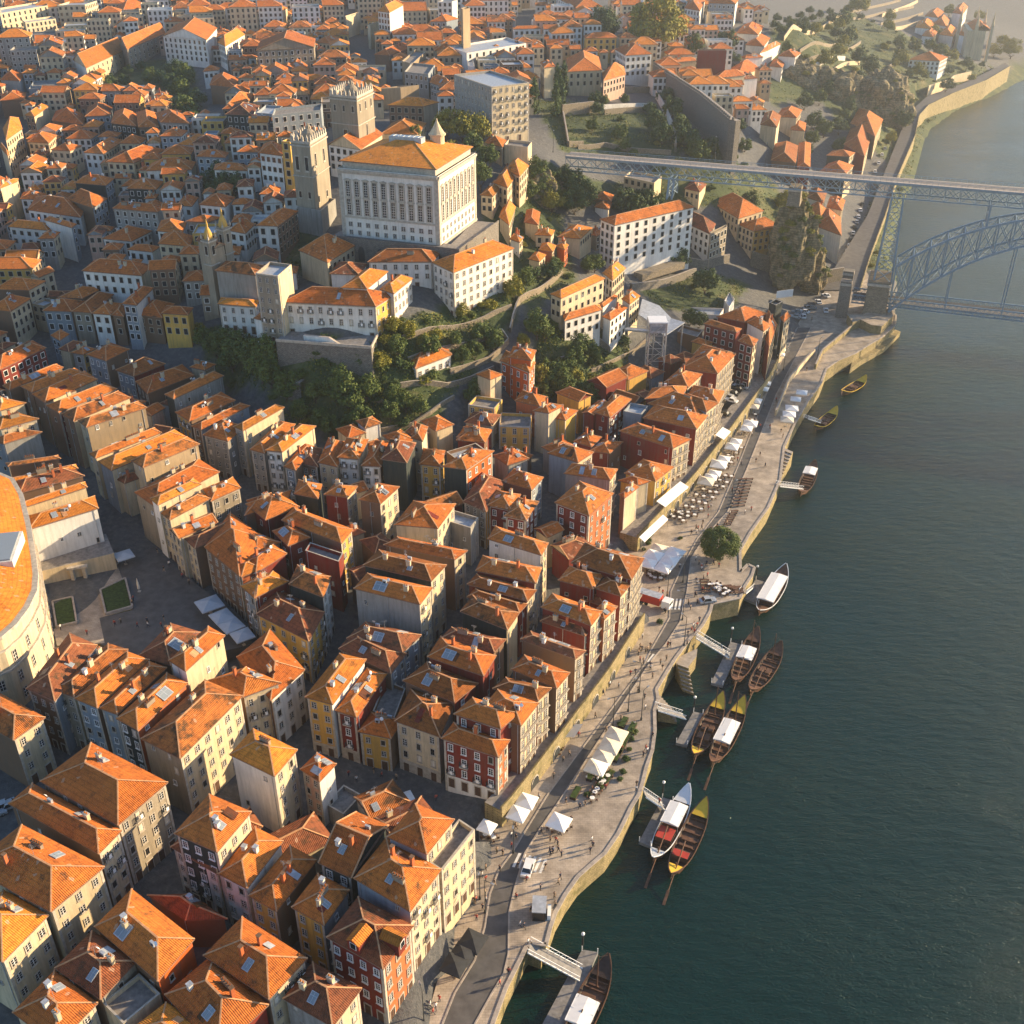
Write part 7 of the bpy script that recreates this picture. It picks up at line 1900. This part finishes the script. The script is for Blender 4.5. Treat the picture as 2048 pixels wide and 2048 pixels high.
def tabs(t, a, c, wv, n, m, desc, z=QZ):
    A, B, W_ = P(*T(t, *a), z), P(*T(t, *c), z), P(*T(t, *wv), z)
    for i in range(n):
        for j in range(m): p = A.lerp(B, (i + .5) / n) + (W_ - A) * ((j + .3) / m) + Vector((TR.uniform(-.4, .4), TR.uniform(-.4, .4), 0)); table(p, TR.uniform(0, 1.5), desc)
tabs('21', (1240, 1960), (1560, 1640), (1400, 1990), 8, 3, 'white cafe table with brown chairs'); tabs('21', (1560, 1600), (1700, 1420), (1620, 1640), 5, 2, 'round white cafe table near the arcade'); tabs('21', (1730, 1350), (1830, 1180), (1790, 1380), 4, 1, 'white cafe table by parked scooters')
tabs('22', (1170, 30), (1300, 90), (1220, -30), 4, 2, 'white table before the stub wall'); tabs('22', (1040, 440), (1150, 480), (1000, 500), 4, 2, 'table under the six canopies'); tabs('22', (1480, 560), (1600, 640), (1540, 540), 4, 3, 'dark cafe table beside the quay edge')
tabs('23', (620, 270), (740, 60), (570, 240), 6, 1, 'small table beside the planters'); tabs('23', (280, 470), (420, 480), (290, 430), 3, 1, 'table under the single white canopy'); tabs('22', (400, 1640), (300, 1830), (470, 1680), 4, 1, 'table beside the small awning'); tabs('13', (1720, 520), (1800, 560), (1740, 470), 3, 1, 'yellow lit table by the small parasol')
# planters
for i, (x, y) in enumerate(((840, 1600), (905, 1640), (860, 1720), (820, 1800), (790, 1850), (600, 60), (720, 90), (480, 200))):
    t = '22' if i < 5 else '23'; p = P(*T(t, x, y), QZ); b = MB(); b.box((0, 0, 0), (3.2, 1.2, .7), 'wood_dark', 0, 'lawn'); o = b.build('planter'); o.location = p; o.rotation_euler = (0, 0, RZ)
    PL = globals().setdefault('PLANT', []); PL.append((o, 'dark wooden planter full of greenery'))
LISTS.append((PLANT, 'planter', 'planters around the terrace', ''))
# benches in rows
BEN = []; LISTS.append((BEN, 'bench', 'benches and boat cradles on the quay', ''))
b = MB(); b.box((0, 0, .4), (2.4, .5, .08), 'wood'); b.box((-1, 0, 0), (.12, .45, .4), 'iron'); b.box((1, 0, 0), (.12, .45, .4), 'iron'); BM_ = b.mesh('bench')
def bench(t, x, y, rz, d='dark slatted bench'): o = bpy.data.objects.new('bench', BM_); COL.objects.link(o); o.location = P(*T(t, x, y), QZ); o.rotation_euler = (0, 0, rz); BEN.append((o, d))
for k in range(5): bench('22', 1450 + 3 * k, 520 + 22 * k, 0)
for k in range(4): bench('22', 1620 + 30 * k, 565 + 8 * k, .2); bench('22', 1690 + 8 * k, 575 + 14 * k, .2)
for k in range(9): bench('21', 1745 - 8 * k, 1690 + 25 * k, .2, 'slatted seat in the double row'); bench('21', 1790 - 8 * k, 1690 + 25 * k, .2, 'slatted seat in the double row')
for k in range(7): bench('22', 1675 - 9 * k, 0 + 17 * k, .2, 'red-brown seat in the single row')

# ------------------------------------------------------------------ lamps
LAMP = []; LISTS.append((LAMP, 'street lamp', 'street lamps on the quay', ''))
def lp_mesh(h, arm):
    b = MB(); b.tube((0, 0, 0), (0, 0, h), .11, 'iron', 8, .06); b.lathe((0, 0, 0), [(.22, 0), (.22, .5), (.12, .8)], 'iron', 8)
    if arm: b.bar((0, 0, h), (arm, 0, h + .25), .08, 'iron')
    return b.mesh('post')
POST = lp_mesh(8, 1.4); b = MB(); b.box((1.5, 0, 8.1), (.7, .3, .14), 'steel'); HEAD = b.mesh('lantern')
def lamp(p, rz, d='slim dark street lamp'):
    r_ = empty('street_lamp', p, rz)
    for nm, me in (('post', POST), ('lantern', HEAD)): o = bpy.data.objects.new(nm, me); COL.objects.link(o); o.parent = r_
    LAMP.append((r_, d))
for t, x, y in (('22', 1298, 1010), ('22', 876, 1505), ('22', 762, 1620), ('22', 960, 1360), ('22', 1285, 815), ('22', 1170, 640), ('22', 1290, 530), ('13', 1270, 1932), ('13', 1730, 1090), ('13', 1690, 990), ('21', 1650, 1900), ('23', 10, 640), ('22', 975, 1570), ('31', 115, 860), ('31', 370, 780)):
    lamp(P(*T(t, x, y), QZ), TR.uniform(0, 6.28))
for x, y in ((1530, 1200), (1910, 1250), (310, 1150)): p = P(*T('20', x, y), 57); lamp(p, 1.5, 'lamp post on the upper bridge deck')

# ------------------------------------------------------------------ vehicles
def car_meshes(nm, cm, L=4.1, W_=1.75, Hh=1.45, van=False):
    b = MB(); b.prism([(-L / 2, -W_ / 2), (L / 2, -W_ / 2), (L / 2, W_ / 2), (-L / 2, W_ / 2)], .32, .82, cm, None, True)
    x0, x1 = (-L * .46, L * .34) if van else (-L * .34, L * .2); a0, a1 = (x0 + .1, x1 - .3) if van else (x0 + .45, x1 - .35); w2, w3 = W_ / 2 - .04, W_ / 2 - .2
    lo = [(x0, -w2, .82), (x1, -w2, .82), (x1, w2, .82), (x0, w2, .82)]; hi = [(a0, -w3, Hh), (a1, -w3, Hh), (a1, w3, Hh), (a0, w3, Hh)]
    for i in range(4): j = (i + 1) % 4; b.face([lo[i], lo[j], hi[j], hi[i]], 'glass')
    b.face(hi, cm)
    for i in range(4): b.bar(lo[i], hi[i], .09, cm)
    body = b.mesh(nm + '_body'); w = MB()
    for x in (-L * .31, L * .31):
        for y in (-W_ / 2, W_ / 2 - .2): w.tube((x, y, .32), (x, y + .2, .32), .32, 'rubber', 12); w.tube((x, y - .01, .32), (x, y + .21, .32), .17, 'steel', 8)
    return body, w.mesh(nm + '_wheels')
CARS = {k: car_meshes(k, m_) for k, m_ in (('white', 'white_paint'), ('grey', 'zinc'), ('black', 'rubber'), ('blue', 'wu'), ('red', 'red_paint'))}
CARL = []; LISTS.append((CARL, 'car', 'parked cars', ''))
def car(p, rz, c, d=None):
    r_ = empty('parked_car', p, rz)
    for nm, me in zip(('body', 'wheels'), CARS[c]): o = bpy.data.objects.new(nm, me); COL.objects.link(o); o.parent = r_
    CARL.append((r_, d or f'{c} parked car'))
for k, (x, y) in enumerate(((640, 975), (665, 1045), (640, 1075), (655, 1100), (700, 1010), (735, 995), (600, 1200))): car(P(*T('21', x + 1000, y), WZ + .02), RZ + 1.4, ['white', 'black', 'grey', 'white', 'black', 'grey', 'black'][k])
for k in range(9): p = P(1725 - 3.6 * k, 405 + 11 * k, 8); p.z = max(gz(p.x, p.y), 5.2) + .05; car(p, RZ + .2, TR.choice(['white', 'white', 'grey', 'black']))
for k in range(6): p = P(1775 - 6 * k, 290 + 12 * k, 9); p.z = max(gz(p.x, p.y), 5.2) + .3; car(p, RZ + .2, TR.choice(['white', 'grey', 'black']))
for k, (x, y) in enumerate(((215, 430), (250, 425), (235, 465), (275, 415), (300, 385), (330, 385), (380, 340), (440, 295), (205, 470), (270, 450))): p = P(*T('31', x, y), 6); p.z = max(gz(p.x, p.y), QZ) + .05; car(p, TR.uniform(0, 3), ['blue', 'grey', 'blue', 'white', 'grey', 'blue', 'white', 'white', 'grey', 'white'][k])
for x, y in ((60, 375), (110, 370), (-10, 440)): p = P(*T('03', x, y), 9); p.z = gz(p.x, p.y) + .05; car(p, .6, 'grey', 'grey car in the shaded lane')
p = P(*T('22', 1475, 680), QZ + .02); car(p, .2, 'grey', 'grey car beside the dark landing block'); car(P(*T('23', 120, 770), QZ + .02), 1.3, 'white', 'small white vehicle on the zebra crossing'); car(P(*T('31', 435, 420), QZ + .1), 1.4, 'white', 'white car near the bridge gate')
# red trailer truck
A, B = P(*T('22', 1000, 690), QZ), P(*T('22', 1180, 745), QZ); A, B = A.lerp(B, -.25), B.lerp(A, -.1); u = (B - A).normalized(); rz = math.atan2(u.y, u.x); c_ = (A + B) / 2 + Vector((0, .6, 0)); r_ = empty('truck', Vector((c_.x, c_.y, QZ + .02)), rz); tag(r_, 'long red box truck with a white cab', 'truck'); L = (B - A).length
for nm, f_ in (('cargo_box', lambda b: b.box((-1.2, 0, .9), (L - 2.6, 2.4, 2.2), 'red_paint', 0, 'zinc')), ('cab', lambda b: (b.box((L / 2 - 1, 0, .6), (2, 2.3, 2.0), 'white_paint'), b.box((L / 2 + .02, 0, 1.5), (.06, 2, .8), 'glass'))), ('wheels', lambda b: [b.tube((x, y, .45), (x, y + .3, .45), .45, 'rubber', 12) for x in (-L / 2 + 1.2, -L / 2 + 2.4, L / 2 - 1) for y in (-1.15, .85)])):
    b = MB(); f_(b); o = bpy.data.objects.new(nm, b.mesh(nm)); COL.objects.link(o); o.parent = r_
# kiosk on the lower quay, small market stall
p = P(*T('23', 205, 1100), QZ); r_ = empty('kiosk', p, RZ - 1.2); tag(r_, 'dark glazed kiosk with a flat roof and white side counter on the lower quay', 'kiosk')
for nm, f_ in (('cabin', lambda b: (b.box((0, 0, 0), (2, 3.0, 2.2), 'glass'), [b.box((x, y, 0), (.15, .15, 2.3), 'frame_dark') for x in (-1.0, 1.0) for y in (-1.5, 0, 1.5)])), ('roof', lambda b: b.box((0, 0, 2.3), (2.4, 3.5, .2), 'zinc')), ('counter', lambda b: b.box((1.7, 0, 0), (.6, 2.4, 1.1), 'canvas'))):
    b = MB(); f_(b); o = bpy.data.objects.new(nm, b.mesh(nm)); COL.objects.link(o); o.parent = r_

# ------------------------------------------------------------------ people (one skinned body each, clothes by zone)
def person_mesh(nm, pose, shirt, trs):
    J = {'pelvis': (0, 0, .95), 'chest': (0, .02, 1.3), 'neck': (0, .02, 1.48), 'head': (0, 0, 1.62), 'top': (0, 0, 1.74)}
    st = .28 if pose == 'walk' else .05
    J.update({'lk': (-.1, -st * .5, .5), 'lf': (-.11, -st, .06), 'lt': (-.11, -st - .14, .03), 'rk': (.1, st * .3, .5), 'rf': (.11, st, .06), 'rt': (.11, st - .14, .03)})
    ar = .25 if pose == 'walk' else .02
    J.update({'ls': (-.2, .02, 1.42), 'le': (-.27, ar * .5, 1.14), 'lh': (-.27, -ar, .9), 'rs': (.2, .02, 1.42), 're': (.27, -ar * .5 + .04, 1.14), 'rh': (.26, ar if pose != 'reach' else -.4, .9 if pose != 'reach' else 1.2)})
    E = [('pelvis', 'chest'), ('chest', 'neck'), ('neck', 'head'), ('head', 'top'), ('pelvis', 'lk'), ('lk', 'lf'), ('lf', 'lt'), ('pelvis', 'rk'), ('rk', 'rf'), ('rf', 'rt'), ('chest', 'ls'), ('ls', 'le'), ('le', 'lh'), ('chest', 'rs'), ('rs', 're'), ('re', 'rh')]
    RD = dict(pelvis=.15, chest=.17, neck=.06, head=.105, top=.08, lk=.075, rk=.075, lf=.05, rf=.05, lt=.04, rt=.04, ls=.075, rs=.075, le=.05, re=.05, lh=.035, rh=.035)
    names = list(J); me = bpy.data.meshes.new(nm + '_cage'); me.from_pydata([J[k] for k in names], [(names.index(a), names.index(b_)) for a, b_ in E], []); o = bpy.data.objects.new(nm, me); COL.objects.link(o)
    sk = o.modifiers.new('s', 'SKIN'); o.modifiers.new('d', 'SUBSURF').levels = 1
    for i, k in enumerate(names): me.skin_vertices[0].data[i].radius = (RD[k],) * 2
    me.skin_vertices[0].data[0].use_root = True
    dg = bpy.context.evaluated_depsgraph_get(); out = bpy.data.meshes.new_from_object(o.evaluated_get(dg)); bpy.data.objects.remove(o); out.name = nm
    out.materials.clear()
    for k in ('skin', shirt, trs, 'hair'): out.materials.append(M[k])
    for p in out.polygons:
        c = p.center; p.use_smooth = True
        p.material_index = 3 if (c.z > 1.66 or (c.z > 1.56 and c.y > .03)) else 0 if (c.z > 1.46 or (abs(c.x) > .23 and c.z < 1.0)) else 1 if c.z > .98 else 2
    return out
M['skin'] = plain('skin', (.45, .26, .17), .6, var=.05); M['hair'] = plain('hair', (.035, .022, .015), .6); M['cloth_navy'] = plain('navy_cloth', (.02, .03, .06)); M['cloth_black'] = plain('black_cloth', (.015, .015, .016)); M['cloth_white'] = plain('white_cloth', (.65, .63, .6)); M['cloth_red'] = plain('red_cloth', (.4, .06, .04)); M['cloth_tan'] = plain('tan_cloth', (.35, .25, .16))
SH = [('cloth_navy', 'navy', 'cloth_black', 'black'), ('cloth_white', 'white', 'cloth_navy', 'navy'), ('cloth_red', 'red', 'cloth_navy', 'navy'), ('cloth_black', 'black', 'cloth_tan', 'tan'), ('cloth_tan', 'tan', 'cloth_black', 'black')]
PM = [(person_mesh('person', ps, a, c), f'{"person walking" if ps == "walk" else "person standing" if ps == "stand" else "person reaching out"} in {b_} top and {d} trousers') for i, (a, b_, c, d) in enumerate(SH) for ps in ('walk', 'stand' if i % 2 else 'reach')]
PPL = []; LISTS.append((PPL, 'person', 'people on the quay and in the squares', ''))
def person(p, k=None):
    me, d = PM[TR.randrange(len(PM)) if k is None else k]; o = bpy.data.objects.new('person', me); COL.objects.link(o); o.location = p; o.rotation_euler = (0, 0, TR.uniform(0, 6.28)); s = TR.uniform(.95, 1.05); o.scale = (s,) * 3; PPL.append((o, d))
for t, L_ in (('23', ((330, 560), (345, 585), (285, 640), (305, 640), (600, 560), (610, 600), (590, 640), (940, 140), (935, 175), (365, 835), (350, 880), (320, 985), (325, 1050), (215, 920), (45, 755), (110, 860), (700, 50), (30, 460), (1110, 270))),
              ('22', ((1120, 1150), (1165, 1120), (1135, 1190), (1010, 1800), (1018, 1820), (990, 1850), (1320, 1010), (1388, 530), (1395, 550), (1345, 740), (1365, 880), (1395, 870), (1410, 400), (1430, 420), (1385, 370), (1520, 400), (1560, 420), (1110, 600), (1170, 640), (1380, 640), (950, 1360), (1000, 1410), (710, 1660), (1060, 1700), (1330, 700), (1045, 1190), (690, 1380), (200, 140), (215, 160), (350, 300), (380, 380))),
              ('21', ((1730, 1580), (1590, 1710), (1810, 1360), (1870, 1300), (1700, 1550), (1500, 1900), (1660, 1780), (1840, 1560), (1480, 1920), (1900, 1150))), ('31', ((325, 495), (330, 480), (110, 1375), (545, 355), (40, 840), (290, 870), (60, 900), (190, 1160))), ('13', ((1735, 770), (1710, 1070), (1730, 960), (1800, 880), (1840, 780), (1500, 1600), (1520, 1580), (1385, 1760), (1840, 1640)))):
    for x, y in L_: person(P(*T(t, x, y), QZ + .01))
for x, y in ((1000, 140), (890, 30), (1360, 230), (950, 60), (1060, 80), (700, 60), (760, 100)): p = P(*T('13', x, y), 6.5); person(Vector((p.x, p.y, gz(p.x, p.y) + .02)))
for x, y in ((1000, 700), (1010, 670), (1115, 840), (1120, 870), (1240, 820), (1220, 870), (870, 860), (915, 840), (1040, 870), (1140, 170), (1240, 450), (1280, 410), (1380, 500), (1430, 545), (1120, 130), (1190, 310), (660, 930), (460, 890)): person(pp(x, y, pz + .03))
for k in range(150):
    f_ = TR.random() * (len(LP) - 3) + 1; i = int(f_); a = LP[i].lerp(LP[i + 1], f_ - i); c = RP[i].lerp(RP[i + 1], f_ - i); w_ = (c - a).normalized(); p = a - w_ * TR.uniform(.5, 4) if TR.random() < .45 else c + w_ * TR.uniform(.5, 7)
    if 'ok' and not bool(inpoly([p.x], [p.y], RIVER)[0]) and bool(inpoly([p.x], [p.y], QUAY)[0]): person(Vector((p.x, p.y, QZ + .01)))
# ------------------------------------------------------------------ haze
M['haze'] = bpy.data.materials.new('haze'); M['haze'].use_nodes = True; nt = M['haze'].node_tree; nt.nodes.remove(nt.nodes['Principled BSDF']); v = nt.nodes.new('ShaderNodeVolumePrincipled')
v.inputs['Color'].default_value = (.93, .97, 1, 1); v.inputs['Density'].default_value = .00013; v.inputs['Anisotropy'].default_value = .55; nt.links.new(v.outputs[0], nt.nodes['Material Output'].inputs['Volume'])
b = MB(); b.prism([(-2550, -450), (2650, -450), (2650, 4600), (-2550, 4600)], -7, 168, 'haze', None, True); o = b.build('haze'); o['kind'] = 'stuff'
# ------------------------------------------------------------------ the houses that show smallest become one mass
def children_of():
    d = {}
    for o in bpy.data.objects:
        if o.parent: d.setdefault(o.parent, []).append(o)
    return d
CH = children_of()
def fam(o):
    out = []
    for c in CH.get(o, []): out.append(c); out += fam(c)
    return out
def pix(p):
    d = p.y * math.cos(TH) + (H - p.z) * math.sin(TH)
    if d < 5: return 9e4, 9e4, 1
    return 1024 + F * p.x / d, 1024 - F * ((p.z - H) * math.cos(TH) + p.y * math.sin(TH)) / d, d
hs = [h for h in HOUSES if h.get('cat') == 'house' and h['label'] is None]
for h in hs:
    u, v, d = pix(Vector((h['c'].x, h['c'].y, h['z']))); h['px'] = (u, v)
    a = (h['q'][1] - h['q'][0]).length * (h['q'][2] - h['q'][1]).length + 8 * ((h['q'][1] - h['q'][0]).length + (h['q'][2] - h['q'][1]).length)
    h['show'] = a / d ** 2 if (-60 < u < 2110 and -60 < v < 2110) else 0
hs.sort(key=lambda h: -h['show'])
LIMIT = 290
mass = hs[LIMIT:]; hs = hs[:LIMIT]
V, FA, MI, UV, MT = [], [], [], [], []
drop = []
for h in mass:
    for o in fam(h['root']):
        drop.append(o)
        if o.type != 'MESH' or o.name.startswith(('aerial', 'window', 'door', 'balcony')): continue
        mw = WMp(o) if False else None
        m4 = Matrix.Identity(4); p = o
        while p: m4 = p.matrix_parent_inverse @ Matrix.LocRotScale(p.location, p.rotation_euler, p.scale) @ m4 if p.parent else Matrix.LocRotScale(p.location, p.rotation_euler, p.scale) @ m4; p = p.parent
        me = o.data; n = len(me.vertices); co_ = np.empty(n * 3); me.vertices.foreach_get('co', co_); co_ = co_.reshape(-1, 3)
        A4 = np.array(m4); co_ = co_ @ A4[:3, :3].T + A4[:3, 3]; base = len(V); V.extend(map(tuple, co_))
        uvl = me.uv_layers[0].data if me.uv_layers else None
        sl_m = []
        for mt_ in me.materials:
            if mt_ not in MT: MT.append(mt_)
            sl_m.append(MT.index(mt_))
        for pl in me.polygons:
            FA.append(tuple(base + i for i in pl.vertices)); MI.append(sl_m[pl.material_index]); UV.append([tuple(uvl[li].uv) for li in pl.loop_indices] if uvl else None)
    drop.append(h['root'])
if V:
    me = bpy.data.meshes.new('distant_houses'); me.from_pydata(V, [], FA)
    for m_ in MT: me.materials.append(m_)
    me.polygons.foreach_set('material_index', MI); l = me.uv_layers.new(name='UVMap').data
    for pl, uv in zip(me.polygons, UV):
        if uv:
            for li, c in zip(pl.loop_indices, uv): l[li].uv = c
    o = bpy.data.objects.new('distant_houses', me); COL.objects.link(o)
    tag(o, 'mass of small tiled houses filling the far town and the gaps between larger ones', 'houses', kind='stuff')
bpy.data.batch_remove(drop)

# ------------------------------------------------------------------ labels that single each house, tree and shrub out
LM = [('the square battlemented cathedral tower', P(690, 220, 75)), ('the white palace', P(790, 400, 65)), ('the long white convent', P(650, 610, 42)), ('the white seminary', P(960, 560, 45)),
      ('the steel lift tower', P(1306, 720, 20)), ('the round tree on the quay', P(1436, 1090, 8)), ('the round-ended building', P(30, 1180, 30)), ('the two grey plaza canopies', P(470, 1250, 14)),
      ('the bottom left corner of the photo', P(0, 2048, 10)), ('the empty dark square', P(760, 1570, 6)), ('the tall dark gabled wall', P(650, 1240, 20)), ('the long red truck', P(1315, 1200, 6)),
      ('the corner of the arcade wall', P(1400, 945, 9)), ('the bridge gate pillars', P(1700, 600, 8)), ('the overgrown cliff', P(1590, 470, 25)), ('the city wall', P(1390, 190, 55)), ('the grey office block', P(970, 210, 60)),
      ('the big yellow-green tree', P(1320, 80, 62)), ('the white four-storey school', P(1290, 450, 35)), ('the two church bell towers', P(430, 480, 48)), ('the yellow house by the wood', P(350, 640, 35)),
      ('the long orange gabled hall', P(200, 110, 65)), ('the top left corner of the photo', P(0, 0, 65)), ('the middle of the left edge', P(0, 700, 25)), ('the river road bend', P(1830, 230, 12)), ('the gothic church', P(1950, 60, 30)),
      ('the small cottage on the terraces', P(860, 730, 32)), ('the dark blue-black house', P(790, 950, 25)), ('the orange-red tower house', P(1040, 730, 30)), ('the promenade wall end', P(1010, 1610, 7))]
def near(pt):
    return min(range(len(LM)), key=lambda i: (LM[i][1].xy - pt.xy).length)
buckets = {}
for h in hs: buckets.setdefault(near(h['c']), []).append(h)
for k, L_ in buckets.items():
    L_.sort(key=lambda h: (LM[k][1].xy - h['c'].xy).length)
    for i, h in enumerate(L_):
        wa = WC[h['walls'][0]][0]; wb2 = WC[h['walls'][-1]][0]
        rn = RN.get(h['rc'], 'grey'); rt_ = 'flat-roofed' if h['roof'][0] == 'f' else f'{rn}-roofed'
        lab = f"{wb2 if h['root'].name else wa} {rt_} house, {ordinal(i + 1)} to {LM[k][0]}"
        if len(lab.split()) > 16: lab = f"{wb2} house, {ordinal(i + 1)} to {LM[k][0]}"
        tag(h['root'], lab, 'house', 'houses of the old riverside town')
for kindname, lst in (('tree', TREES), ('shrub', SHRUBS)):
    bk = {}
    for o, desc in lst: bk.setdefault(near(o.location), []).append((o, desc))
    for k, L_ in bk.items():
        L_.sort(key=lambda a: (LM[k][1].xy - a[0].location.xy).length)
        for i, (o, desc) in enumerate(L_):
            tag(o, f"{desc} {kindname}, {ordinal(i + 1)} to {LM[k][0]}", kindname, 'trees on the hillside and in gardens' if kindname == 'tree' else 'shrubs on the terraces')
for lst, cat, grp, desc in LISTS:
    bk = {}
    for o, d in lst: bk.setdefault(near(o.location), []).append((o, d))
    for k, L_ in bk.items():
        L_.sort(key=lambda a: (LM[k][1].xy - a[0].location.xy).length)
        for i, (o, d) in enumerate(L_):
            lb = f"{d}, {ordinal(i + 1)} to {LM[k][0]}"; ws = d.split()
            if len(lb.split()) > 16: lb = ' '.join(ws[:max(2, len(ws) - (len(lb.split()) - 16))]).rstrip(',').removesuffix(' and').removesuffix(' in').removesuffix(' the') + f", {ordinal(i + 1)} to {LM[k][0]}"
            tag(o, lb, cat, grp)
print('HOUSES', len(hs), 'mass', len(mass), 'WIN', NWIN, 'OBJ', len(bpy.data.objects))
